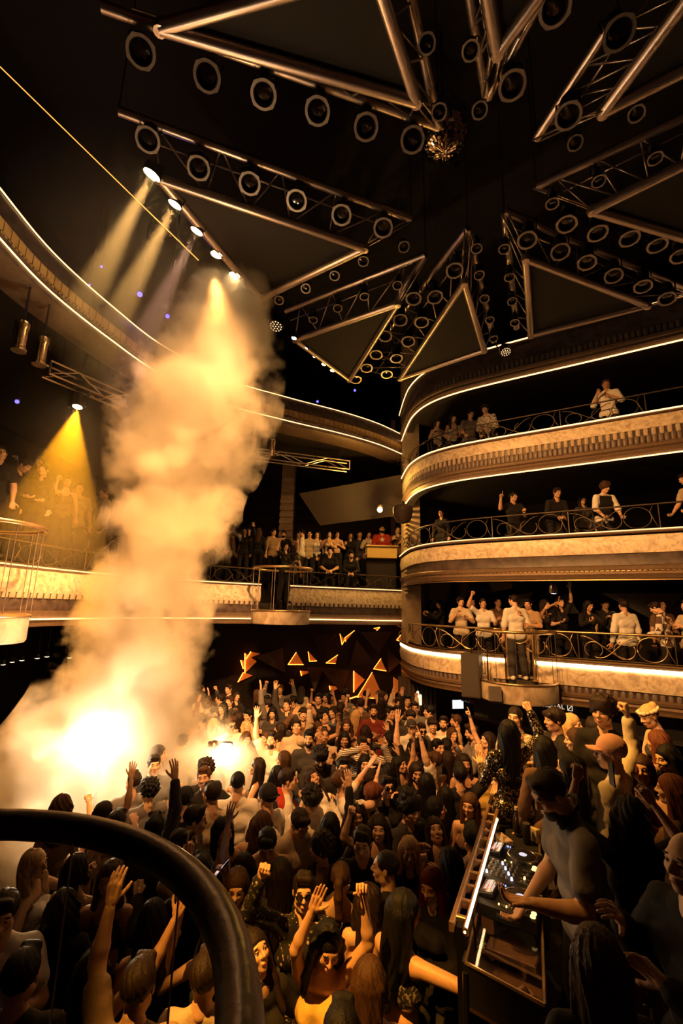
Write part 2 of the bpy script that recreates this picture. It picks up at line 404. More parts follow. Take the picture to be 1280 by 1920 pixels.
        band(root, 'led_strip', curve, ns, [(0.066, zt - 0.02), (0.085, zt - 0.02), (0.085, zt + 0.006), (0.066, zt + 0.006)], M['led_dim'], False)
        band(root, 'led_strip', curve, ns, [(0.055, zb - 0.01), (0.08, zb - 0.01), (0.08, zb + 0.016), (0.055, zb + 0.016)], M['led'], False)
    return root

# scroll-work panel 1.1 m long shared by all railings
def scroll_mesh(name, mat, seed, L=1.1, h=0.36):
    rr = random.Random(seed); mb = MB()
    def c2(pts, r=0.007): mb.tube([(x, 0, z) for x, z in pts], r, 6)
    def circ(cx, cz, r, a0=0, a1=360, k=18): c2([(cx + r * math.cos(R(a0 + (a1 - a0) * i / k)), cz + r * math.sin(R(a0 + (a1 - a0) * i / k))) for i in range(k + 1)])
    r1 = h * 0.46
    circ(0.25, h * 0.5, r1)
    circ(0.25 + r1 + 0.14, h * 0.42, h * 0.34, 150, 430)
    c2([(0.02, 0.02), (0.06, 0.12), (0.1, 0.26), (0.06, h)])
    c2([(0.42 + 0.5 * t, h * (0.5 + 0.42 * math.cos(math.pi * t * 1.15))) for t in [i / 12 for i in range(13)]])
    c2([(0.5 + 0.58 * t, h * (0.5 - 0.42 * math.cos(math.pi * t))) for t in [i / 12 for i in range(13)]])
    circ(0.92, h * 0.4, h * 0.3, -60, 230)
    o = mb.build(name, mat, smooth='all'); me = o.data; bpy.data.objects.remove(o); return me
SCR = scroll_mesh('scroll_panel', M['iron'], 1); SCRB = scroll_mesh('scroll_panel', M['brass'], 1)

def railing(curve, ns, zfoot, ztop, label, mat, scr, rr=0.024, name='balcony_railing'):
    root = empty(name); tag(root, label, 'railing')
    c = [p - n * 0.06 for p, n in zip(curve, ns)]
    MB().tube([(p.x, p.y, ztop) for p in c[::2] + [c[-1]]], rr, 8).build('handrail', mat, root, 'all')
    MB().tube([(p.x, p.y, zfoot + 0.03) for p in c[::2] + [c[-1]]], 0.012, 6).build('bottom_rail', M['iron'], root, 'all')
    h = ztop - zfoot
    for p, t, n in along(c, ns, 0.0, length(c), 1.5):
        x, y, d = project((p.x, p.y, ztop))
        if d < 0.5 or x > 1340 or x < -80: continue
        MB().tube([(p.x, p.y, zfoot), (p.x, p.y, ztop)], 0.011, 6).build('post', M['iron'], root)
        o = link('scroll_panel', scr, root); o.matrix_local = frame_mtx((p.x, p.y, zfoot + 0.03), (t.x, t.y, 0)) @ Matrix.Diagonal((1.36, 1, (h - 0.05) / 0.36, 1))
    return root

# right-hand stack of balconies
RL = length(RC)
g0, g1 = s_at_px(RC, 1003, 2.86), s_at_px(RC, 949, 2.86)
c, n = cut(RC, RN, 0, g0); parapet(c, n, *TIERS[1], 's1', 'bright cream marble parapet of the lowest right balcony, near side of the podium')
railing(c, n, 2.86, 3.37, 'brass railing with scrolls on the lowest right balcony, nearer the camera', M['brass'], SCRB)
c, n = cut(RC, RN, g1, RL); parapet(c, n, *TIERS[1], 's1', 'curved cream marble parapet of the lowest right balcony, far side of the podium')
railing(c, n, 2.86, 3.37, 'brass railing with scrolls on the lowest right balcony, round the far corner', M['brass'], SCRB)
parapet(RC, RN, *TIERS[2], 's2', 'cream marble parapet of the second right balcony')
railing(RC, RN, 5.25, 5.74, 'iron scroll railing of the second right balcony, below the pointing man', M['iron'], SCR, 0.018)
parapet(RC, RN, *TIERS[3], 's3', 'fluted marble parapet of the third right balcony')
railing(RC, RN, 7.49, 7.93, 'iron scroll railing of the third right balcony, where a man in white stands', M['iron'], SCR, 0.016)
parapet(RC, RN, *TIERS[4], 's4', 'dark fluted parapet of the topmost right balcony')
# left galleries
q0, q1 = s_at_px(LLC, 492, LL_TOP), s_at_px(LLC, 543, LL_TOP)
LLL = length(LLC)
c, n = cut(LLC, LLN, 0, q0); parapet(c, n, LL_TOP, LL_BOT, 'll', 'marble parapet of the lower left gallery behind the smoke')
railing(c, n, LL_TOP, 4.66, 'railing of the lower left gallery behind the smoke plume', M['iron'], SCR, 0.02)
c, n = cut(LLC, LLN, q1, LLL); parapet(c, n, LL_TOP, LL_BOT, 'll', 'marble parapet of the lower left gallery between podium and pillar')
railing(c, n, LL_TOP, 4.66, 'railing of the lower left gallery where two men lean', M['iron'], SCR, 0.02)
parapet(LUC, LUN, LU_TOP, LU_BOT, 'lu', 'curved upper left gallery parapet with gilded blocks and two lit edges')

# stone pillar where both sides meet, stone pier inside the gallery
p = MB(); p.box((2.02, 13.1, 6), (0.42, 0.9, 12)); struct(p.build('wall_pillar', M['stone']), 'ribbed stone pillar between the galleries')
for k in range(26):
    zz = 4.15 + k * 0.12
    MB().box((1.82, 12.66, zz), (0.05, 0.5, 0.075), ch=0.015).build('stone_rib', M['stone'], bpy.data.objects['wall_pillar'])
pp = aty(540, 935, 14.6); struct(MB().box((pp.x, 14.6, 6.3), (0.42, 0.42, 4.6)).build('trim_1', M['stone']), 'stone pier inside the lower left gallery')
for k in range(9): MB().box((pp.x, 14.36, 5.3 + k * 0.22), (0.44, 0.06, 0.16), ch=0.02).build('stone_block', M['stone'], bpy.data.objects['trim_1'])

# raised terrace inside the left gallery and the yellow bar front by the pillar
struct(MB().prism(cpoly(*cut(LLC, LLN, 0, LLL - 3.2), -1.7) + [(-0.5, 16.9), (-9.3, 16.9), (-9.3, 4.4)], LL_FLOOR, 4.42).build('floor', M['wall']), 'raised terrace of the lower left gallery')
# ------------------------------------------------------------------ ceiling truss star
ZP, ZO = 9.2, 9.65
M['mesh'] = (lambda m: m)(pm('black_mesh_sheet', (0.016, 0.012, 0.010), 0.75))
def mesh_sheet():
    m = M['mesh']; nt = m.node_tree; N = nt.nodes; L = nt.links; b = N['Principled BSDF']
    tc = N.new('ShaderNodeTexCoord'); wv = N.new('ShaderNodeTexWave'); wv.inputs['Scale'].default_value = 16; wv.bands_direction = 'DIAGONAL'
    cr = N.new('ShaderNodeValToRGB'); cr.color_ramp.elements[0].color = (0.003, 0.002, 0.002, 1); cr.color_ramp.elements[1].color = (0.014, 0.009, 0.007, 1)
    L.new(tc.outputs['Object'], wv.inputs[0]); L.new(wv.outputs[0], cr.inputs[0]); L.new(cr.outputs[0], b.inputs['Base Color'])
mesh_sheet()
UNITS = [
 ('A', 'left triangle truss above the smoke', (683, 465), (300, 335), (487, 560), (770, 410), (222, 208), None),
 ('B', 'big triangle truss at the top left of the rig', (780, 190), (300, 52), (700, -60), (822, 237), (190, 12), (760, -60)),
 ('C', 'triangle truss above the mirror ball', (932, 98), (905, -70), (1040, -50), (913, 183), (872, -60), (1050, -70)),
 ('D', 'triangle truss at the top right', (1130, 210), (1300, -20), (1310, 118), (1005, 260), (1160, 20), None),
 ('E', 'triangle truss at the right edge', (1110, 395), (1340, 280), (1340, 463), (1005, 350), (1340, 192), None),
 ('F', 'triangle truss in front of the topmost right balcony', (985, 485), (1213, 573), (995, 628), (945, 395), (1330, 562), (968, 615)),
 ('G', 'narrow triangle truss in the middle', (870, 530), (750, 710), (907, 657), (877, 428), (660, 705), (926, 640)),
 ('H', 'small triangle truss beside the pillar with five small lamps', (745, 570), (553, 637), (655, 712), (797, 478), (535, 583), (690, 640)),
]
def bars(mb, a0, a1, b0, b1, n, r=0.013):
    for i in range(n):
        t0, t1 = i / n, (i + 0.5) / n; t2 = (i + 1) / n
        A, Bm, A2 = a0.lerp(a1, t0), b0.lerp(b1, t1), a0.lerp(a1, t2)
        mb.append((A, Bm)); mb.append((Bm, A2))
TR = {}
for key, desc, I, V1, V2, O, O1, O2 in UNITS:
    root = empty('triangle_truss', atz(*I, ZP)); TR[key] = root; base = Vector(root.location)
    tag(root, 'aluminium ' + desc, 'truss')
    rel = lambda v: v - base
    i, v1, v2 = (rel(atz(*q, ZP)) for q in (I, V1, V2))
    o, o1 = rel(atz(*O, ZO)), rel(atz(*O1, ZO)); o2 = rel(atz(*O2, ZO)) if O2 else None
    big = 0.068 if key in 'ABCDE' else 0.06
    for a, b in ((i, v1), (v1, v2), (v2, i)):
        MB().tube([a, b], big, 12).build('panel_tube', M['steel'], root, True)
    for a in (i, v1, v2): MB().lathe([(0.0, -0.06), (0.06, -0.055), (0.078, 0), (0.06, 0.055), (0.0, 0.06)], Matrix.Translation(a), 12, False).build('corner_joint', M['steel'], root, True)
    up = Vector((0, 0, 0.03))
    MB().slab([i + up, v1 + up, v2 + up], 0.015).build('mesh_panel', M['mesh'], root)
    MB().tube([o, o1], 0.058, 12).build('outer_chord', M['steel'], root, True)
    if o2: MB().tube([o, o2], 0.058, 12).build('outer_chord', M['steel'], root, True)
    lat = []
    n = max(4, int((v1 - i).length / 0.5)); bars(lat, i, v1, o, o1, n)
    if o2: bars(lat, i, v2, o, o2, max(3, int((v2 - i).length / 0.5)))
    # thin inner chord that carries the lamps
    for a, b in ([(i.lerp(o, 0.5) + Vector((0, 0, 0.12)), v1.lerp(o1, 0.5) + Vector((0, 0, 0.12)))]): lat.append((a, b))
    lat.append((i + Vector((0.05, 0, 0.03)), o + Vector((0.05, 0, -0.03)))); lat.append((i - Vector((0.05, 0, -0.03)), o - Vector((0.05, 0, 0.03))))
    for a, b in lat: MB().tube([a, b], 0.013, 6).build('lattice_bar', M['steel'], root, 'all')
    for q in (o, o1): # hanging chain to the ceiling
        MB().tube([q, q + Vector((0, 0, 12.0 - ZO))], 0.008, 5).build('hanging_chain', M['blackmetal'], root)

# par cans: one kind, copied
def par_meshes():
    d = {}
    def keep(nm, mb, m, sm=True): o = mb.build(nm, m, smooth=sm); d[nm] = o.data; bpy.data.objects.remove(o)
    b = MB(); b.lathe([(0.03, -0.40), (0.07, -0.39), (0.085, -0.34), (0.085, -0.31), (0.094, -0.305), (0.094, -0.29), (0.087, -0.285), (0.087, -0.26), (0.096, -0.255), (0.096, -0.24), (0.09, -0.235), (0.092, -0.1), (0.112, -0.09), (0.114, 0.0), (0.105, 0.0), (0.10, -0.06)], n=20, caps=True); keep('can_body', b, M['blackmetal'])
    g = MB(); n = 8; vs = []
    for z in (0.0, 0.012):
        for rr, m in ((0.172, 8), (0.115, 24)):
            for k in range(24):
                a = 2 * math.pi * (k + 0.0) / 24
                if m == 8:
                    s = math.pi / 4; r_ = 0.16 / math.cos(((a + s / 2) % s) - s / 2) if False else 0.143 / math.cos((a % s) - s / 2)
                    if k % 6 == 0: r_ *= 0.93
                else: r_ = rr
                vs.append((r_ * math.cos(a), r_ * math.sin(a), z))
    fs = []
    for k in range(24):
        j = (k + 1) % 24
        fs += [(48 + k, 48 + j, 72 + j, 72 + k), (k, 24 + k, 24 + j, j), (k, j, 48 + j, 48 + k), (24 + j, 24 + k, 72 + k, 72 + j)]
    g.add(vs, fs); keep('gel_frame', g, M['ring'], False)
    l = MB(); l.lathe([(0.001, -0.05), (0.06, -0.052), (0.108, -0.062)], n=20, caps=False); keep('lens', l, M['lens'])
    y = MB(); y.tube([(0.125, 0, -0.17), (0.125, 0, -0.40), (0.1, 0, -0.47), (-0.1, 0, -0.47), (-0.125, 0, -0.40), (-0.125, 0, -0.17)], 0.012, 6); y.tube([(0, 0, -0.47), (0, 0, -0.58)], 0.015, 6); keep('yoke', y, M['blackmetal'])
    return d
PARM = par_meshes()
PARS = {
 'A': [(277, 262, 60), (372, 315, 42), (468, 344, 40), (556, 376, 38), (640, 403, 38), (718, 427, 36), (757, 463, 22), (681, 490, 22), (627, 517, 20), (573, 541, 20), (523, 563, 20)],
 'B': [(264, 97, 58), (388, 143, 52), (494, 177, 46), (595, 208, 44), (686, 238, 42), (773, 262, 40), (800, 82, 30), (823, 210, 26)],
 'C': [(882, 95, 30), (960, 160, 48), (899, 207, 26), (1040, 15, 60)],
 'D': [(1160, 62, 64), (1065, 217, 50), (1078, 268, 28), (1193, 213, 34)],
 'E': [(1228, 297, 34), (1122, 340, 28), (1035, 382, 24), (1062, 420, 40), (1120, 437, 40), (1180, 447, 40), (1232, 460, 40), (1275, 480, 36)],
 'F': [(988, 450, 34), (1050, 472, 34), (1100, 492, 34), (1150, 517, 34), (1205, 537, 36), (1250, 560, 34), (945, 467, 20), (955, 520, 18), (960, 565, 18), (965, 605, 16)],
 'G': [(852, 507, 30), (815, 557, 28), (790, 604, 26), (765, 640, 25), (743, 672, 24), (725, 702, 22), (893, 466, 18), (898, 516, 18), (908, 560, 18), (918, 600, 16), (925, 635, 16)],
 'H': [(745, 535, 16), (775, 560, 28), (750, 600, 26), (722, 630, 24), (705, 665, 22), (687, 690, 22), (667, 712, 20), (683, 556, 18), (633, 578, 18), (587, 600, 16)],
}
TILT = {'A': 0.5, 'B': 0.55, 'C': 0.5, 'D': 0.5, 'E': 0.22, 'F': 0.3, 'G': 0.28, 'H': 0.25}
PLACE = {'A': 'left truss above the smoke', 'B': 'top left truss', 'C': 'truss above the mirror ball', 'D': 'top right truss', 'E': 'right edge truss', 'F': 'truss before the topmost right balcony', 'G': 'narrow middle truss', 'H': 'small truss by the pillar'}
for key, lst in PARS.items():
    order = sorted(range(len(lst)), key=lambda q: lst[q][0])
    for rank, q in enumerate(order):
        px, py, wpx = lst[q]
        P = atz(px, py, 9.25); d = (P - EYE).dot(FWD)
        sc = 1.0 if wpx * d / F > 0.235 else 0.62
        toc = (EYE - P).normalized(); ax = (Vector((0, 0, -1)) * (1 - TILT[key]) + toc * TILT[key] + Vector((random.uniform(-.08, .08), random.uniform(-.08, .08), 0))).normalized()
        root = empty('par_can', P); side = ax.cross(Vector((0, 0, 1))).normalized()
        root.matrix_world = frame_mtx(P, side, ax) @ Matrix.Diagonal((sc, sc, sc, 1))
        tag(root, f"par can, {ORD[rank]} from the left on the {PLACE[key]}", 'stage light', 'par cans on the truss rig')
        for nm, me in PARM.items(): link(nm, me, root)

# bright floods along the lower edge of two trusses
LENS = emat('hot_lens', (1.0, 0.66, 0.30), 60.0)
def flood(px, py, size, z, axis, label, power, ang, col, grp):
    P = atz(px, py, z); ax = Vector(axis).normalized(); root = empty('flood_lamp', P)
    root.matrix_world = frame_mtx(P, ax.cross(Vector((0, 1, 0.1))).normalized(), ax)
    k = size
    MB().lathe([(0.3 * k, -1.1 * k), (0.6 * k, -1.0 * k), (0.95 * k, -0.5 * k), (1.0 * k, 0.12 * k), (0.92 * k, 0.12 * k), (0.88 * k, 0.0)], n=16).build('housing', M['blackmetal'], root, True)
    MB().lathe([(0.001, 0.07 * k), (0.5 * k, 0.06 * k), (0.88 * k, 0.03 * k)], n=16, caps=False).build('lens', LENS, root, True)
    MB().tube([(1.05 * k, 0, -0.3 * k), (1.05 * k, 0, -1.3 * k), (-1.05 * k, 0, -1.3 * k), (-1.05 * k, 0, -0.3 * k)], 0.1 * k, 6).build('bracket', M['blackmetal'], root)
    tag(root, label, 'stage light', grp)
    if power:
        l = spot('lamp_light', P + ax * (0.25 * k), P + ax * 3, power, col, ang, 0.25, 0.05)
        m = l.matrix_world.copy(); l.parent = root; l.matrix_parent_inverse = root.matrix_world.inverted(); l.matrix_world = m
    return root
for k, (px, py) in enumerate(((285, 327), (328, 383), (369, 433), (406, 477), (440, 516))):
    flood(px, py, 0.12 if k == 0 else 0.10, ZP - 0.05, (-0.42, 0.12, -1.0) if k < 3 else (-0.16, 0.05, -1), f"glaring flood lamp, {ORD[k]} from the top along the edge of the left truss", (5200, 4600, 1800, 20, 20)[k], 13 if k < 3 else 30, (1.0, 0.55, 0.16) if k != 2 else (1.0, 0.5, 0.38), 'floods on the left truss')
for k, (px, py) in enumerate(((551, 634), (572, 653), (590, 668), (607, 683), (623, 695))):
    flood(px, py, 0.055, ZP - 0.04, (-0.2, -0.1, -1.0), f"small bright lamp, {ORD[k]} from the left under the small truss by the pillar", 25, 60, WARM, 'lamps under the small truss')

# mirror ball
bp = Vector((1.25, 4.95, 10.08)); root = empty('mirror_ball', bp); tag(root, 'mirror ball of small square facets hanging in the truss star', 'mirror ball')
mb = MB(); rr = random.Random(3); NU, NV = 56, 28
for j in range(NV):
    t0, t1 = math.pi * j / NV + .004, math.pi * (j + 1) / NV - .004
    for k in range(NU):
        p0, p1 = 2 * math.pi * k / NU + .006, 2 * math.pi * (k + 1) / NU - .006
        q = [Vector((math.sin(t) * math.cos(p), math.sin(t) * math.sin(p), math.cos(t))) * 0.37 for t, p in ((t0, p0), (t1, p0), (t1, p1), (t0, p1))]
        cc = sum(q, Vector()) / 4; rot = Euler((rr.gauss(0, .09), rr.gauss(0, .09), rr.gauss(0, .09))).to_matrix()
        mb.add([cc + rot @ (v - cc) for v in q], [(0, 1, 2, 3)])
tag(mb.build('mirror_facets', pm('mirror', (0.85, 0.8, 0.75), 0.05, 1.0), root), kind='stuff')
MB().lathe([(0.001, -0.362), (0.2, -0.30), (0.362, 0), (0.2, 0.3), (0.03, 0.362), (0.03, 0.42), (0.012, 0.43), (0.012, 1.9)], n=24).build('ball_core', M['blackmetal'], root, True)

# dark led heads hung at two trusses
def led_head(px, py, z, axis, s, label):
    P = atz(px, py, z); ax = Vector(axis).normalized(); r = empty('led_head', P); r.matrix_world = frame_mtx(P, ax.cross(Vector((0, 1, 0.1))).normalized(), ax); tag(r, label, 'stage light')
    MB().lathe([(0.05 * s, -0.22 * s), (0.11 * s, -0.19 * s), (0.13 * s, -0.06 * s), (0.13 * s, 0), (0.001, 0)], n=18).build('head', M['blackmetal'], r, True)
    for q in range(19):
        rr_, an = (0, 0) if q == 0 else (0.05 * s, q * 60) if q < 7 else (0.095 * s, q * 30); MB().lathe([(0.014 * s, 0.001), (0.001, 0.006)], Matrix.Translation((rr_ * math.cos(R(an)), rr_ * math.sin(R(an)), 0)), 8, False).build('led_lens', emat('hot_led_dot', (1.0, 0.62, 0.3), 1.2), r)
    MB().tube([(0.16 * s, 0, -0.06 * s), (0.16 * s, 0, -0.34 * s), (-0.16 * s, 0, -0.34 * s), (-0.16 * s, 0, -0.06 * s)], 0.018 * s, 6).build('yoke', M['blackmetal'], r)
led_head(517, 612, 9.0, (-0.1, -0.35, -1), 1.1, 'dark led head with dotted face left of the small truss')
led_head(948, 660, 9.0, (0.0, -0.5, -1), 0.9, 'led head with pale dots in front of the topmost right balcony')
# ------------------------------------------------------------------ people: bodies grown as one smooth surface
def surf(prims, h, k=0.03, pad=0.06):
    """smooth union of round cones ('c',a,b,ra,rb), ellipsoids ('e',c,r); '-' prefix carves. Returns verts, quads."""
    lo = np.array([1e9] * 3); hi = -lo
    for p in prims:
        if p[0][0] == '-': continue
        if p[0] == 'c':
            for q, r in ((p[1], p[3]), (p[2], p[4])): lo = np.minimum(lo, np.array(q) - r); hi = np.maximum(hi, np.array(q) + r)
        else: lo = np.minimum(lo, np.array(p[1]) - max(p[2])); hi = np.maximum(hi, np.array(p[1]) + max(p[2]))
    lo -= pad; hi += pad; n = np.ceil((hi - lo) / h).astype(int) + 1
    X = [lo[a] + h * np.arange(n[a], dtype=np.float32) for a in range(3)]
    D = np.full(n, 0.12, np.float32)
    for p in prims:
        op = p[0]; kk = k
        if op.endswith('c'):
            a, b, ra, rb = np.array(p[1], np.float32), np.array(p[2], np.float32), p[3], p[4]
            if len(p) > 5: kk = p[5]
            m = max(ra, rb) + 0.09; l0, h0 = np.minimum(a, b) - m, np.maximum(a, b) + m
        else:
            a, r = np.array(p[1], np.float32), np.array(p[2], np.float32)
            if len(p) > 3: kk = p[3]
            l0, h0 = a - r - 0.09, a + r + 0.09
        s = [slice(max(0, int((l0[q] - lo[q]) / h)), min(n[q], int((h0[q] - lo[q]) / h) + 2)) for q in range(3)]
        x = X[0][s[0]][:, None, None]; y = X[1][s[1]][None, :, None]; z = X[2][s[2]][None, None, :]
        if op.endswith('c'):
            d = b - a; dd = float(d @ d) + 1e-12
            t = np.clip(((x - a[0]) * d[0] + (y - a[1]) * d[1] + (z - a[2]) * d[2]) / dd, 0, 1)
            f = np.sqrt((x - a[0] - t * d[0]) ** 2 + (y - a[1] - t * d[1]) ** 2 + (z - a[2] - t * d[2]) ** 2) - (ra + (rb - ra) * t)
        else:
            q = np.sqrt(((x - a[0]) / r[0]) ** 2 + ((y - a[1]) / r[1]) ** 2 + ((z - a[2]) / r[2]) ** 2)
            g = np.sqrt(((x - a[0]) / r[0] ** 2) ** 2 + ((y - a[1]) / r[1] ** 2) ** 2 + ((z - a[2]) / r[2] ** 2) ** 2) + 1e-6
            f = q * (q - 1) / g
        o = D[tuple(s)]
        if op[0] == '-':
            f = -f; hh = np.clip(0.5 - 0.5 * (f - o) / kk * -1, 0, 1) if False else np.clip(0.5 + 0.5 * (f - o) / kk, 0, 1)
            D[tuple(s)] = o * (1 - hh) + f * hh + kk * hh * (1 - hh)
        else:
            hh = np.clip(0.5 + 0.5 * (o - f) / kk, 0, 1)
            D[tuple(s)] = o * (1 - hh) + f * hh - kk * hh * (1 - hh)
    return nets(D, lo, h, X)

def nets(D, lo, h, X=None):
    I = D < 0
    c = np.zeros(tuple(np.array(D.shape) - 1), np.int8)
    for dx in (0, 1):
        for dy in (0, 1):
            for dz in (0, 1): c += I[dx:D.shape[0] - 1 + dx, dy:D.shape[1] - 1 + dy, dz:D.shape[2] - 1 + dz]
    cell = (c > 0) & (c < 8); ci = np.argwhere(cell); idx = np.full(c.shape, -1, np.int64); idx[cell] = np.arange(len(ci))
    acc = np.zeros((len(ci), 3)); cnt = np.zeros(len(ci))
    for ax in range(3):
        o1, o2 = [a for a in range(3) if a != ax]
        for u in (0, 1):
            for v in (0, 1):
                p = ci.copy(); p[:, o1] += u; p[:, o2] += v; q = p.copy(); q[:, ax] += 1
                a = D[p[:, 0], p[:, 1], p[:, 2]]; b = D[q[:, 0], q[:, 1], q[:, 2]]; m = (a < 0) != (b < 0)
                t = np.where(m, a / (a - b + 1e-20), 0); pos = p.astype(float); pos[:, ax] += t
                acc[m] += pos[m]; cnt[m] += 1
    V = acc / cnt[:, None] * h + lo
    Q = []
    for ax in range(3):
        o1, o2 = (ax + 1) % 3, (ax + 2) % 3
        a = [slice(None)] * 3; b = [slice(None)] * 3; a[ax] = slice(0, -1); b[ax] = slice(1, None)
        e = np.argwhere(I[tuple(a)] != I[tuple(b)])
        e = e[(e[:, o1] > 0) & (e[:, o2] > 0) & (e[:, o1] < D.shape[o1] - 1) & (e[:, o2] < D.shape[o2] - 1)]
        ins = I[e[:, 0], e[:, 1], e[:, 2]]
        r = []
        for u, v in ((1, 1), (0, 1), (0, 0), (1, 0)):
            g = e.copy(); g[:, o1] -= u; g[:, o2] -= v; r.append(idx[g[:, 0], g[:, 1], g[:, 2]])
        q = np.stack(r, 1); q[~ins] = q[~ins][:, ::-1]; Q.append(q)
    return V.astype(np.float32), np.concatenate(Q)

def np_mesh(name, parts, mats):
    """parts: list of (V, quads, material index)"""
    n = 0; vs, fs, mi = [], [], []
    for V, Q, m in parts:
        vs.append(V); fs.append(Q + n); mi.append(np.full(len(Q), m, np.int32)); n += len(V)
    V = np.concatenate(vs); Q = np.concatenate(fs).astype(np.int32); MI = np.concatenate(mi)
    me = bpy.data.meshes.new(name); me.vertices.add(len(V)); me.vertices.foreach_set('co', V.astype(np.float32).ravel())
    me.loops.add(Q.size); me.loops.foreach_set('vertex_index', Q.ravel())
    me.polygons.add(len(Q)); me.polygons.foreach_set('loop_start', np.arange(0, Q.size, 4, dtype=np.int32))
    me.polygons.foreach_set('material_index', MI); me.polygons.foreach_set('use_smooth', np.ones(len(Q), bool))
    for m in mats: me.materials.append(m)
    me.update(calc_edges=True); return me
def xf(V, mtx):
    A = np.array(mtx); return (V @ A[:3, :3].T + A[:3, 3]).astype(np.float32)
def mirror(V, Q): W = V.copy(); W[:, 0] *= -1; return W, Q[:, ::-1]

# ---- head, in its own frame (z up, +y the face, origin between the ears)
def head_parts(fem):
    j = 0.9 if fem else 1.0
    P = [('e', (0, -0.012, 0.032), (0.073, 0.092, 0.083)), ('e', (0, 0.018, -0.035), (0.057 * j, 0.068, 0.078)),
         ('e', (0, 0.056, -0.088), (0.027 * j, 0.026, 0.024)), ('c', (-0.042 * j, 0.015, -0.07), (0.042 * j, 0.015, -0.07), 0.026, 0.026),
         ('c', (-0.032, 0.072, 0.026), (0.032, 0.072, 0.026), 0.015, 0.015),
         ('c', (0, 0.086, 0.016), (0, 0.106, -0.022), 0.008, 0.0125, 0.012), ('c', (-0.012, 0.092, -0.027), (0.012, 0.092, -0.027), 0.009, 0.009, 0.01),
         ('e', (0.04, 0.058, -0.022), (0.024, 0.022, 0.022)), ('e', (-0.04, 0.058, -0.022), (0.024, 0.022, 0.022)),
         ('-e', (0.031, 0.098, 0.006), (0.019, 0.02, 0.012), 0.012), ('-e', (-0.031, 0.098, 0.006), (0.019, 0.02, 0.012), 0.012),
         ('e', (0, 0.084, -0.055), (0.024, 0.014, 0.008), 0.008), ('e', (0, 0.082, -0.066), (0.02, 0.014, 0.008), 0.008),
         ('e', (0.077, -0.008, -0.005), (0.009, 0.018, 0.028), 0.008), ('e', (-0.077, -0.008, -0.005), (0.009, 0.018, 0.028), 0.008),
         ('c', (0, -0.02, -0.06), (0, -0.035, -0.15), 0.05 * j, 0.052 * j, 0.03)]
    return surf(P, 0.0068, 0.025, 0.02)
def ball(c, r, n=6, m=8, sq=(1, 1, 1)):
    V = []; Q = []
    for i in range(n + 1):
        for j in range(m):
            t, p = math.pi * i / n, 2 * math.pi * j / m
            V.append((c[0] + r * sq[0] * math.sin(t) * math.cos(p), c[1] + r * sq[1] * math.sin(t) * math.sin(p), c[2] + r * sq[2] * math.cos(t)))
    for i in range(n):
        for j in range(m): Q.append((i * m + j, (i + 1) * m + j, (i + 1) * m + (j + 1) % m, i * m + (j + 1) % m))
    return np.array(V, np.float32), np.array(Q)
HEAD = {}
def head_full(fem):
    if fem in HEAD: return HEAD[fem]
    out = [(*head_parts(fem), 0)]
    for s in (-1, 1):
        out.append((*ball((s * 0.031, 0.0745, 0.005), 0.0115), 1)); out.append((*ball((s * 0.031, 0.0795, 0.005), 0.008), 2))
        V, Q = ball((s * 0.031, 0.0755, 0.0135), 1, 6, 8, (0.0165, 0.0125, 0.0062)); out.append((V, Q, 0))
        V, Q = ball((0, 0, 0), 1, 6, 8, (0.021, 0.008, 0.0048 if not fem else 0.0032)); V = xf(V, Matrix.Translation((s * 0.032, 0.083, 0.031)) @ Matrix.Rotation(s * 0.15, 4, 'Y')); out.append((V, Q, 3))
    V, Q = ball((0, 0.0915, -0.0605), 1, 6, 10, (0.022, 0.0055, 0.0085)); out.append((V, Q, 4))
    HEAD[fem] = out; return out

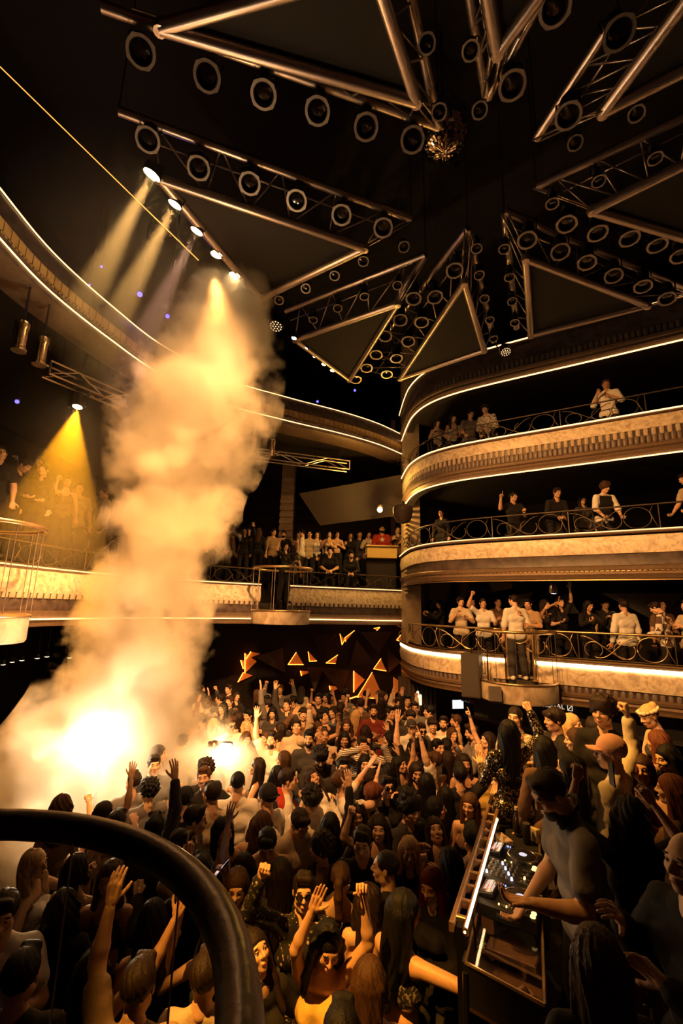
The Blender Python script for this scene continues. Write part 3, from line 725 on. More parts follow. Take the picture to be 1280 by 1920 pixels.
# ---- right hand in its own frame: +z along the fingers, palm towards +y, thumb towards -x ... (left is mirrored)
HANDS = {}
def hand(kind):
    if kind in HANDS: return HANDS[kind]
    P = [('c', (-0.022, 0, 0.0), (-0.028, 0, 0.075), 0.016, 0.0145), ('c', (0.0, 0, 0.0), (0.0, 0, 0.08), 0.0165, 0.0145), ('c', (0.018, 0, 0.0), (0.027, 0, 0.07), 0.016, 0.0135),
         ('c', (0, 0, -0.045), (0, 0, 0.01), 0.026, 0.022)]
    fx = (-0.031, -0.0105, 0.010, 0.029); ln = ((0.042, 0.026, 0.02), (0.046, 0.029, 0.021), (0.043, 0.027, 0.02), (0.034, 0.02, 0.018))
    spread = {'open': 0.16, 'relaxed': 0.05, 'fist': 0.0, 'point': 0.0, 'grip': 0.03, 'flat': 0.02, 'cup': 0.03}[kind]
    curl = {'open': (8, 10, 8), 'relaxed': (25, 30, 20), 'fist': (80, 95, 60), 'point': (80, 95, 60), 'grip': (52, 62, 35), 'flat': (2, 4, 4), 'cup': (40, 45, 25)}[kind]
    for i in range(4):
        b = Vector((fx[i], 0.0, 0.078 if i < 3 else 0.07)); a = (fx[i] * 1.4) / 0.04 * spread; c = [R(q) for q in curl]
        if kind == 'point' and i == 0: c = [R(4), R(6), R(4)]
        ang = 0.0; rad = (0.0098, 0.009, 0.0084, 0.0072) if i < 3 else (0.0088, 0.008, 0.0074, 0.0064)
        for j in range(3):
            ang += c[j]; d = Vector((math.sin(a) * math.cos(ang), math.sin(ang), math.cos(a) * math.cos(ang)))
            e = b + d * ln[i][j]; P.append(('c', tuple(b), tuple(e), rad[j], rad[j + 1], 0.004)); b = e
    tb = Vector((-0.026, 0.004, 0.012))
    if kind in ('fist', 'point'): pts = [tb, Vector((-0.046, 0.02, 0.04)), Vector((-0.038, 0.045, 0.062)), Vector((-0.014, 0.052, 0.068))]
    elif kind in ('grip', 'cup'): pts = [tb, Vector((-0.05, 0.022, 0.034)), Vector((-0.055, 0.048, 0.055)), Vector((-0.044, 0.068, 0.07))]
    else: pts = [tb, Vector((-0.052, 0.012, 0.036)), Vector((-0.072, 0.018, 0.062)), Vector((-0.083, 0.02, 0.085))]
    for j in range(3): P.append(('c', tuple(pts[j]), tuple(pts[j + 1]), (0.0135, 0.0108, 0.0095)[j], (0.0108, 0.0095, 0.0078)[j], 0.008))
    HANDS[kind] = surf(P, 0.0052, 0.007, 0.015); return HANDS[kind]

# ---- pose -> joints
UPARM, FORE = 0.285, 0.25
def joints(pose, fem):
    g = dict(lean=0, side=0, twist=0, head=(0, 0, 0), L=((-.25, 0, -1), (-.1, .25, -1), 'relaxed'), Rr=((.25, 0, -1), (.1, .25, -1), 'relaxed'), legs=0.1, step=0.0, palm=None)
    g.update(pose)
    T = Matrix.Translation((0, 0, 0.97)) @ Matrix.Rotation(-R(g['lean']), 4, 'X') @ Matrix.Rotation(R(g['side']), 4, 'Y') @ Matrix.Rotation(R(g['twist']), 4, 'Z') @ Matrix.Translation((0, 0, -0.97))
    J = dict(T=T); tp = lambda *v: T @ Vector(v)
    J['tp'] = tp; sw = 0.155 if fem else 0.183
    for key, sx in (('L', -1), ('Rr', 1)):
        u, f, hk = g[key]; S_ = tp(sx * sw, 0, 1.405); u = (T.to_3x3() @ Vector(u)).normalized(); f = (T.to_3x3() @ Vector(f)).normalized()
        S_ = S_ + Vector((0, 0, max(0, u.z) * 0.045)) + Vector((-sx * max(0, u.z) * 0.02, 0, 0))
        E_ = S_ + u * UPARM * (0.94 if fem else 1); W_ = E_ + f * FORE * (0.94 if fem else 1)
        J[key] = (S_, E_, W_, f, u, hk)
    hy, hp, hr = g['head']
    nb = tp(0, -0.012, 1.47); hm = Matrix.Translation(nb) @ T.to_3x3().to_4x4() @ Matrix.Rotation(R(hy), 4, 'Z') @ Matrix.Rotation(R(hp), 4, 'X') @ Matrix.Rotation(R(hr), 4, 'Y') @ Matrix.Translation((0, 0.02, 0.165))
    J['head'] = hm; J['nb'] = nb
    lg = g['legs']
    for key, sx, st in (('lL', -1, g['step']), ('lR', 1, -g['step'])):
        J[key] = (Vector((sx * 0.088, 0, 0.92)), Vector((sx * (0.09 + lg * 0.25), 0.03 + st * 0.5, 0.49)), Vector((sx * (0.09 + lg * 0.45), -0.02 + st, 0.085)))
    return J

def torso(J, fem, g, sk=1.0):
    tp = J['tp']; c = lambda a, b, ra, rb=None, k=0.06: ('c', tuple(tp(*a)), tuple(tp(*b)), ra + g, (ra if rb is None else rb) + g, k)
    if fem:
        return [c((-0.075, -0.01, 0.94), (0.075, -0.01, 0.94), 0.102, k=0.04), c((-0.045, 0, 1.1), (0.045, 0, 1.1), 0.077, k=0.04), c((-0.06, 0, 1.25), (0.06, 0, 1.25), 0.085, k=0.04), c((-0.105, -0.005, 1.385), (0.105, -0.005, 1.385), 0.046, k=0.04),
                c((-0.062, 0.075, 1.26), (-0.06, 0.07, 1.28), 0.055, k=0.035), c((0.062, 0.075, 1.26), (0.06, 0.07, 1.28), 0.055, k=0.035)]
    return [c((-0.07, 0, 0.95), (0.07, 0, 0.95), 0.099, k=0.04), c((-0.058, 0.004, 1.1), (0.058, 0.004, 1.1), 0.089, k=0.04), c((-0.085, 0.004, 1.26), (0.085, 0.004, 1.26), 0.100, k=0.04), c((-0.13, -0.005, 1.395), (0.13, -0.005, 1.395), 0.054, k=0.04)]
def traps(J, fem, g):
    tp = J['tp']; w_ = 0.1 if fem else 0.12
    return [('c', tuple(tp(s * w_, -0.012, 1.41)), tuple(tp(s * 0.03, -0.018, 1.475)), 0.04 + g, 0.042 + g, 0.04) for s in (-1, 1)]
def arm(J, key, fem, g, upto=2.0, flare=0.0):
    S_, E_, W_, f, u, hk = J[key]; r = (0.046, 0.036, 0.037, 0.0245) if fem else (0.056, 0.044, 0.045, 0.029)
    out = []
    t = min(1, upto); e = S_.lerp(E_, t)
    out.append(('c', tuple(S_), tuple(e), r[0] + g, r[0] + (r[1] - r[0]) * t + g + flare, 0.035))
    if upto > 1:
        t = upto - 1; e2 = E_.lerp(W_, t); m_ = E_.lerp(W_, 0.28 * t)
        out.append(('c', tuple(E_), tuple(m_), r[1] + g, r[2] + g, 0.02)); out.append(('c', tuple(m_), tuple(e2), r[2] + g, r[2] + (r[3] - r[2]) * t + g + flare, 0.02))
    return out
def legs(J, fem, g, flare=0.0, upto=1.0):
    out = []
    for key in ('lL', 'lR'):
        h_, k_, a_ = J[key]; r = (0.094, 0.06, 0.062, 0.04) if fem else (0.092, 0.064, 0.064, 0.044)
        out.append(('c', tuple(h_), tuple(k_), r[0] + g, r[1] + g + flare * 0.5, 0.04))
        if upto > 0.5:
            m_ = k_.lerp(a_, 0.3) + Vector((0, -0.015, 0)); out.append(('c', tuple(k_), tuple(m_), r[1] + g + flare * 0.5, r[2] + g + flare * 0.7, 0.03)); out.append(('c', tuple(m_), tuple(a_), r[2] + g + flare * 0.7, r[3] + g + flare, 0.03))
    return out
def feet(J, g):
    out = []
    for key in ('lL', 'lR'):
        a_ = J[key][2]; out += [('c', (a_.x, a_.y - 0.045, 0.045), (a_.x * 1.06, a_.y + 0.15, 0.036), 0.036 + g, 0.032 + g, 0.03), ('c', tuple(a_), (a_.x, a_.y, 0.05), 0.042 + g, 0.04 + g, 0.03)]
    return out

def hand_mtx(J, key, roll):
    S_, E_, W_, f, u, hk = J[key]; z = f.normalized()
    ref = (E_ - S_).cross(f); fw = Vector((0, 1, 0)) if abs(z.y) < 0.85 else Vector((0, 0, 1))
    y = (fw - z * fw.dot(z)).normalized(); y = Matrix.Rotation(roll, 3, z) @ y; x = y.cross(z)
    return Matrix(((x.x, y.x, z.x, W_.x), (x.y, y.y, z.y, W_.y), (x.z, y.z, z.z, W_.z), (0, 0, 0, 1))) @ Matrix.Translation((0, 0, 0.03))

HB = 0.017                      # body grid step
WHITE_EYE = pm('eye_white', (0.7, 0.66, 0.6), 0.25); IRIS = pm('eye_dark', (0.03, 0.018, 0.012), 0.2)
LIP = pm('lips', (0.45, 0.16, 0.12), 0.4)
SKIN = [pm('skin_light', (0.70, 0.43, 0.27), 0.5, var=0.12, scale=14, bump=0.05, bscale=90), pm('skin_tan', (0.58, 0.33, 0.19), 0.5, var=0.12, scale=14, bump=0.05, bscale=90), pm('skin_brown', (0.36, 0.20, 0.13), 0.48, var=0.12, scale=14, bump=0.05, bscale=90)]
def hairmat(n, c): return pm('hair_' + n, c, 0.5, 0, 0.45, 60, 0.35, 160, stretch=(1, 1, 0.12), spec=0.22)
HAIRC = {'black': hairmat('black', (0.006, 0.005, 0.005)), 'dark': hairmat('dark_brown', (0.018, 0.010, 0.007)), 'brown': hairmat('brown', (0.06, 0.028, 0.014)), 'auburn': hairmat('auburn', (0.13, 0.04, 0.018)),
         'blond': hairmat('blond', (0.55, 0.36, 0.18)), 'red': hairmat('dyed_red', (0.13, 0.008, 0.008)), 'grey': hairmat('grey', (0.3, 0.27, 0.24))}
CLOTHC = {'white': (0.78, 0.74, 0.68), 'cream': (0.62, 0.52, 0.38), 'black': (0.014, 0.012, 0.012), 'charcoal': (0.05, 0.045, 0.045), 'grey': (0.17, 0.155, 0.15), 'navy': (0.025, 0.03, 0.06), 'brown': (0.13, 0.07, 0.04), 'tan': (0.38, 0.26, 0.15),
          'red': (0.42, 0.035, 0.02), 'maroon': (0.16, 0.025, 0.02), 'beige': (0.52, 0.42, 0.30), 'denim': (0.10, 0.12, 0.17), 'lilac': (0.36, 0.26, 0.36), 'khaki': (0.30, 0.24, 0.15), 'yellow': (0.62, 0.42, 0.10), 'olive': (0.10, 0.10, 0.05), 'pink': (0.66, 0.36, 0.28)}
def clothmat(n):
    base = n.split('_')[0]; m = bpy.data.materials.get('cloth_' + n)
    if m: return m
    m = pm('cloth_' + n, CLOTHC[base], 0.82, 0, 0.18, 5, 0.45, 13, spec=0.25)
    if '_' in n:
        pat = n.split('_')[1]; nt = m.node_tree; N = nt.nodes; L = nt.links; b = N['Principled BSDF']; tc = N.new('ShaderNodeTexCoord')
        if pat == 'stripe':
            t = N.new('ShaderNodeTexWave'); t.bands_direction = 'Z'; t.inputs['Scale'].default_value = 14; o = t.outputs[1]; L.new(tc.outputs['Object'], t.inputs[0])
        elif pat == 'check':
            t = N.new('ShaderNodeTexChecker'); t.inputs['Scale'].default_value = 7; o = t.outputs[1]; L.new(tc.outputs['Object'], t.inputs[0])
        elif pat == 'sequin':
            t = N.new('ShaderNodeTexVoronoi'); t.inputs['Scale'].default_value = 70; o = t.outputs[0]; L.new(tc.outputs['Object'], t.inputs[0]); b.inputs['Metallic'].default_value = 0.7; b.inputs['Roughness'].default_value = 0.3
        else:
            t = N.new('ShaderNodeTexNoise'); t.inputs['Scale'].default_value = 16; t.inputs['Distortion'].default_value = 2.5; o = t.outputs[0]; L.new(tc.outputs['Object'], t.inputs[0])
        cr = N.new('ShaderNodeValToRGB'); cr.color_ramp.interpolation = 'CONSTANT' if pat != 'floral' else 'LINEAR'
        a = CLOTHC[base]; a2 = {'black': (0.5, 0.4, 0.28), 'white': (0.12, 0.07, 0.05), 'yellow': (0.16, 0.09, 0.03), 'cream': (0.14, 0.08, 0.05), 'charcoal': (0.4, 0.33, 0.25)}.get(base, (0.03, 0.02, 0.02))
        cr.color_ramp.elements[0].color = (*a, 1); cr.color_ramp.elements[1].color = (*a2, 1); cr.color_ramp.elements[1].position = 0.5 if pat != 'sequin' else 0.62
        if pat == 'floral': cr.color_ramp.elements[0].position = 0.45 if base != 'black' else 0.6; cr.color_ramp.elements[1].position = 0.58 if base != 'black' else 0.66
        L.new(o, cr.inputs[0]); L.new(cr.outputs[0], b.inputs['Base Color'])
    return m

# ---- hair, in the head frame
HAIRS = {}
def hair_mesh(style):
    if style in HAIRS: return HAIRS[style]
    shell = lambda g, dz=0.0: ('e', (0, -0.02, 0.036 + dz), (0.077 + g, 0.094 + g, 0.083 + g))
    face = [('-e', (0, 0.125, -0.045), (0.085, 0.085, 0.088), 0.012)]; nape = [('-e', (0, 0.02, -0.115), (0.13, 0.12, 0.085), 0.012)]
    h, k = 0.009, 0.02; amp = 0.004; fr = 55
    if style == 'short': P = [shell(0.008), ('c', (-0.03, 0.06, 0.095), (0.035, 0.05, 0.1), 0.026, 0.026)] + face + nape
    elif style == 'buzz': P = [shell(0.003)] + face + nape; amp = 0.0
    elif style == 'quiff': P = [shell(0.007), ('c', (-0.035, 0.066, 0.1), (0.035, 0.066, 0.108), 0.028, 0.03), ('c', (-0.03, 0.02, 0.12), (0.03, 0.02, 0.125), 0.024, 0.024)] + face + nape; amp = 0.007
    elif style == 'fringe': P = [shell(0.014), ('c', (-0.05, 0.07, 0.06), (0.05, 0.07, 0.06), 0.03, 0.03)] + [('-e', (0, 0.13, -0.06), (0.075, 0.085, 0.08), 0.01)] + nape; amp = 0.006
    elif style == 'curly': P = [shell(0.03, 0.01), ('c', (-0.05, 0.05, 0.1), (0.05, 0.05, 0.1), 0.036, 0.036)] + [('-e', (0, 0.14, -0.05), (0.08, 0.09, 0.085), 0.012)] + nape; amp = 0.014; fr = 38
    elif style == 'cap': P = [shell(0.014, 0.004)] + [('-e', (0, 0.16, -0.09), (0.14, 0.14, 0.115), 0.006), ('-e', (0, 0, -0.12), (0.16, 0.16, 0.115), 0.006)]; amp = 0; h = 0.008
    elif style == 'bun': P = [shell(0.007), ('e', (0, -0.10, 0.085), (0.042, 0.04, 0.042))] + face + [('-e', (0, 0.03, -0.115), (0.13, 0.13, 0.085), 0.012)]
    elif style == 'pony':
        P = [shell(0.006)] + face + [('-e', (0, 0.03, -0.12), (0.13, 0.13, 0.085), 0.012)]
        q = [(0, -0.10, 0.06), (0, -0.15, 0.03), (0, -0.165, -0.06), (0.01, -0.15, -0.2), (0.0, -0.13, -0.3)]; r = [0.02, 0.034, 0.036, 0.03, 0.012]
        P += [('c', q[i], q[i + 1], r[i], r[i + 1], 0.015) for i in range(4)]
    else:
        ln = {'long': 0.34, 'wavy': 0.30, 'bob': 0.12, 'verylong': 0.46}[style]; w_ = 0.072 if style != 'wavy' else 0.085
        P = [shell(0.011)] + [('c', (s * w_, -0.005, 0.02), (s * (w_ + 0.018), -0.01, -ln * 0.55), 0.032, 0.034) for s in (-1, 1)]
        P += [('c', (s * (w_ + 0.018), -0.01, -ln * 0.55), (s * (w_ + 0.012), 0.03, -ln), 0.034, 0.02) for s in (-1, 1)]
        P += [('c', (s * 0.04, -0.06, 0.0), (s * 0.055, -0.085, -ln), 0.06, 0.035) for s in (-1, 1)] + [('c', (0, -0.07, 0), (0, -0.1, -ln * 1.05), 0.06, 0.035)]
        P += [('-e', (0, 0.13, -0.042), (0.070, 0.103, 0.104), 0.010), ('-c', (0, 0.06, -0.12), (0, 0.09, -0.45), 0.066, 0.085, 0.012)]
        amp = 0.012 if style == 'wavy' else 0.007; h = 0.010; fr = 34 if style == 'wavy' else 75
    V, Q = surf(P, h, k, 0.03)
    if amp:
        a = np.arctan2(V[:, 0], -V[:, 1] + 0.0); nz = np.sin(a * fr / 4 + 6 * np.sin(V[:, 2] * 9)) * np.sin(V[:, 2] * (8 if style in ('long', 'verylong', 'bob', 'pony') else fr) + a * 5)
        if style == 'curly': nz = np.sin(V[:, 0] * 90) * np.sin(V[:, 1] * 95 + 1) * np.sin(V[:, 2] * 85 + 2) * 1.6
        c_ = np.array([0, -0.02, 0.03]); d = V - c_; d[:, 2] *= 0.4; d /= np.linalg.norm(d, axis=1)[:, None] + 1e-6
        V = (V + d * (amp * nz * np.clip((0.055 - V[:, 1]) / 0.05, 0.0, 1.0))[:, None]).astype(np.float32)
    HAIRS[style] = np_mesh('hair', [(V, Q, 0)], [HAIRC['black']]); return HAIRS[style]
def mesh_of(mb, name, m, smooth=True):
    o = mb.build(name, m, smooth=smooth); me = o.data; bpy.data.objects.remove(o); return me
def acc_mesh(kind):
    if kind in HAIRS: return HAIRS[kind]
    mb = MB()
    if kind == 'brim':
        for s, z in ((1, 0.0), (-1, -0.008)): pass
        pts = [(-0.075, 0.06), (-0.07, 0.115), (-0.04, 0.155), (0, 0.165), (0.04, 0.155), (0.07, 0.115), (0.075, 0.06)]
        vs = [(x, y, 0.052 - abs(x) * 0.25) for x, y in pts] + [(x, y, 0.044 - abs(x) * 0.25) for x, y in pts]; n = len(pts)
        mb.add(vs, [tuple(range(n)), tuple(range(2 * n - 1, n - 1, -1))] + [(i, n + i, n + (i + 1) % n, (i + 1) % n) for i in range(n)])
        me = mesh_of(mb, 'cap_brim', clothmat('black'))
    elif kind in ('glasses', 'sunglasses'):
        for s in (-1, 1):
            mb.tube([(s * 0.033 + 0.024 * math.cos(a), 0.104 - abs(s * 0.033 + 0.024 * math.cos(a)) * 0.12, 0.004 + 0.02 * math.sin(a)) for a in [2 * math.pi * q / 14 for q in range(14)]], 0.003, 5, closed=True)
            mb.tube([(s * 0.057, 0.096, 0.01), (s * 0.078, 0.03, 0.012), (s * 0.08, -0.02, 0.0)], 0.0025, 5)
            if kind == 'sunglasses': mb.lathe([(0.001, 0.0), (0.0225, 0.0)], Matrix.Translation((s * 0.033, 0.1, 0.004)) @ Matrix.Rotation(-math.pi / 2, 4, 'X'), 14, False)
        mb.tube([(-0.009, 0.103, 0.008), (0, 0.106, 0.011), (0.009, 0.103, 0.008)], 0.0025, 5)
        me = mesh_of(mb, kind, pm('glasses_black', (0.012, 0.01, 0.01), 0.15))
    elif kind == 'headphones':
        mb.tube([(0.07 * math.sin(a) * 1.1, -0.035 + 0.085 * math.cos(a), -0.115 - 0.02 * math.cos(a)) for a in [math.pi * (q / 12 - 0.0) * 2 * 0.78 + 0.69 for q in range(13)]], 0.009, 6)
        for s in (-1, 1): mb.lathe([(0.02, -0.014), (0.036, -0.01), (0.038, 0.01), (0.022, 0.016)], Matrix.Translation((s * 0.06, 0.042, -0.125)) @ Matrix.Rotation(math.pi / 2 + s * 0.4, 4, 'Y'), 12)
        me = mesh_of(mb, 'headphones', M['blackmetal'])
    elif kind == 'crown':
        for q in range(15):
            a = 2 * math.pi * q / 15; V, Q = ball((0.088 * math.cos(a), -0.02 + 0.104 * math.sin(a), 0.06), 0.02 + 0.005 * (q % 3), 5, 7, (1, 1, 0.8)); mb.add(V.tolist(), Q.tolist())
        me = mesh_of(mb, 'flower_crown', clothmat('cream'), 'all')
    HAIRS[kind] = me; return me

# ---- whole figures
FIG = {}
def figure(key, pose, fem, top, bottom, hb=HB):
    """meshes of one posed figure, shared by every person in that pose and dress"""
    kk = (key, fem)
    if kk not in FIG:
        J = joints(pose, fem); P = torso(J, fem, 0) + traps(J, fem, 0)
        hm = J['head']; P += [('c', tuple(J['nb'] + Vector((0, 0, -0.03))), tuple(hm @ Vector((0, -0.028, -0.095))), 0.05 if fem else 0.058, 0.044 if fem else 0.052, 0.03)]
        for s in ('L', 'Rr'): P += arm(J, s, fem, 0)
        P += legs(J, fem, 0) + feet(J, 0)
        parts = [(*surf(P, hb, 0.03), 0)]
        for V, Q, m in head_full(fem): parts.append((xf(V * (0.95 if fem else 1.0), hm), Q, m))
        roll = pose.get('roll', (0, 0))
        for s, rl in (('L', roll[0]), ('Rr', roll[1])):
            V, Q = hand(J[s][5]); V = V * (0.9 if fem else 1.0)
            if s == 'L': V, Q = mirror(V, Q)
            parts.append((xf(V, hand_mtx(J, s, rl)), Q, 0))
        FIG[kk] = dict(J=J, body=np_mesh('person', parts, [SKIN[0], WHITE_EYE, IRIS, HAIRC['dark'], LIP]), tops={}, bots={})
    f = FIG[kk]; J = f['J']
    if top not in f['tops']:
        g = 0.011
        if top == 'tank':
            P = torso(J, fem, g - 0.002); P = [q for i, q in enumerate(P) if i != 3]
            P += [('c', tuple(J['tp'](s * 0.075, 0.05, 1.28)), tuple(J['tp'](s * 0.085, 0.0, 1.445)), 0.03, 0.014, 0.02) for s in (-1, 1)] + [('c', tuple(J['tp'](s * 0.085, 0.0, 1.445)), tuple(J['tp'](s * 0.07, -0.05, 1.28)), 0.014, 0.03, 0.02) for s in (-1, 1)]
        elif top == 'bandeau': P = [q for i, q in enumerate(torso(J, fem, g - 0.003)) if i in (2, 4, 5)]
        else:
            P = torso(J, fem, g) + traps(J, fem, 0.006)
            up = {'tee': 0.62, 'long': 1.95, 'shirt': 1.9, 'rolled': 1.15, 'dress': 0.25, 'hoodie': 1.97, 'vest': 0.0}[top]
            if up:
                for s in ('L', 'Rr'): P += arm(J, s, fem, g + (0.006 if top == 'hoodie' else 0.002), up, 0.008)
            if top in ('shirt', 'hoodie', 'rolled'): P += [('c', tuple(J['tp'](s * 0.035, -0.045 if s else 0, 1.485)), tuple(J['tp'](s * 0.055, 0.02, 1.478)), 0.018, 0.016, 0.02) for s in (-1, 1)]
            if top in ('tee', 'shirt', 'long', 'rolled', 'hoodie'): P += [('c', tuple(J['tp'](-0.092, 0, 0.9)), tuple(J['tp'](0.092, 0, 0.9)), 0.113, 0.113, 0.03)]
        V, Q = surf(P, hb, 0.03)
        w_ = np.sin(V[:, 2] * 31 + 7 * V[:, 0]) * np.sin(V[:, 0] * 23 + V[:, 2] * 13) + 0.6 * np.sin(V[:, 2] * 67 - V[:, 0] * 41 + V[:, 1] * 19)
        c_ = np.array([0, 0, 0]); nrm = V.copy(); nrm[:, 2] = 0; nrm /= np.linalg.norm(nrm, axis=1)[:, None] + 1e-6
        V = (V + nrm * (0.004 * w_)[:, None]).astype(np.float32)
        f['tops'][top] = np_mesh('top', [(V, Q, 0)], [clothmat('white')])
    if bottom not in f['bots']:
        if bottom == 'skirt':
            P = [('c', (-0.07, -0.01, 1.0), (0.07, -0.01, 1.0), 0.108, 0.108, 0.05), ('c', (-0.08, -0.01, 0.9), (0.08, -0.01, 0.9), 0.13, 0.13, 0.05), ('c', (-0.085, 0, 0.75), (0.085, 0, 0.75), 0.135, 0.135, 0.05), ('c', (-0.09, 0, 0.62), (0.09, 0, 0.62), 0.135, 0.135, 0.05)]
        else: P = [q for i, q in enumerate(torso(joints({}, fem), fem, 0.002)) if i == 0] + legs(J, fem, 0.004, 0.02)
        f['bots'][bottom] = np_mesh('trousers' if bottom != 'skirt' else 'skirt', [(*surf(P, hb * 1.15, 0.03), 0)], [clothmat('black')])
    if 'shoes' not in f: f['shoes'] = [np_mesh('shoe', [(*surf(q, 0.016, 0.02), 0)], [clothmat('black')]) for q in (feet(J, 0.01)[:2], feet(J, 0.01)[2:])]
    return f

TOPNAME = {'tee': 't_shirt', 'long': 'long_sleeved_top', 'shirt': 'shirt', 'rolled': 'shirt', 'tank': 'tank_top', 'bandeau': 'bandeau_top', 'dress': 'dress_bodice', 'hoodie': 'hoodie', 'vest': 'vest'}
PEOPLE = []
def slot(o, i, m): o.material_slots[i].link = 'OBJECT'; o.material_slots[i].material = m
def person(loc, yaw, pose, fem, hair, hc, top, tc, bottom='trousers', bc='black', label='', skin=0, h=1.0, group=None, extra=(), posekey=None, hb=HB, cat='person', shoe='black'):
    pd = POSES[pose] if isinstance(pose, str) else pose
    key = pose if isinstance(pose, str) else posekey
    f = figure(key, pd, fem, top, bottom, hb)
    o = link('person', f['body']); o.location = loc; o.rotation_euler = (0, 0, R(yaw)); o.scale = (h, h, h)
    slot(o, 0, SKIN[skin]); slot(o, 3, HAIRC[hc] if hc else HAIRC['dark'])
    tag(o, label, cat, group)
    t = link(TOPNAME[top], f['tops'][top], o); slot(t, 0, clothmat(tc))
    b = link(f['bots'][bottom].name.split('.')[0], f['bots'][bottom], o); slot(b, 0, clothmat(bc))
    
    for me in f['shoes']: s = link('shoe', me, o); slot(s, 0, clothmat(shoe))
    hm = f['J']['head'] @ Matrix.Scale(0.97 if fem else 1.0, 4)
    if hair:
        q = link('cap' if hair == 'cap' else 'hair', hair_mesh(hair), o, hm); slot(q, 0, clothmat(hc) if hair == 'cap' and hc in CLOTHC and 'capc' in extra else HAIRC[hc])
        if hair == 'cap':
            cc = [e for e in extra if e.startswith('cap:')]; cm = clothmat(cc[0][4:] if cc else 'black'); slot(q, 0, cm)
            br = link('cap_brim', acc_mesh('brim'), q, Matrix.Rotation(math.pi, 4, 'Z') if 'backward' in extra else None); slot(br, 0, cm)
            hr_ = link('hair', hair_mesh('buzz'), o, hm); slot(hr_, 0, HAIRC[hc])
    for e in extra:
        if e in ('glasses', 'sunglasses', 'headphones', 'crown'): link({'crown': 'flower_crown'}.get(e, e), acc_mesh(e), o, hm)
    if 'beard' in extra:
        bm = HAIRS.get('beard')
        if not bm:
            V, Q = surf([('e', (0, 0.03, -0.075), (0.058, 0.062, 0.05)), ('e', (0, 0.06, -0.095), (0.03, 0.03, 0.028)), ('-e', (0, 0.09, -0.06), (0.021, 0.03, 0.009), 0.006), ('-e', (0, 0.09, 0.01), (0.1, 0.09, 0.055), 0.01), ('-e', (0, -0.06, -0.06), (0.1, 0.08, 0.1), 0.01)], 0.008, 0.02, 0.02)
            bm = HAIRS['beard'] = np_mesh('beard', [(V, Q, 0)], [HAIRC['dark']])
        q = link('beard', bm, o, f['J']['head']); slot(q, 0, HAIRC[hc])
    o['hd'] = 0; del o['hd']
    return o
def head_of(pose, fem, posekey=None):
    pd = POSES[pose] if isinstance(pose, str) else pose; J = joints(pd, fem); return J['head'].translation
def stand(px, py, floor, yaw, pose, fem, h):            # base of a figure whose head is seen at that pixel
    hc = head_of(pose, fem); P = atz(px, py, floor + h * hc.z)
    a = R(yaw); return Vector((P.x - h * (hc.x * math.cos(a) - hc.y * math.sin(a)), P.y - h * (hc.x * math.sin(a) + hc.y * math.cos(a)), floor))

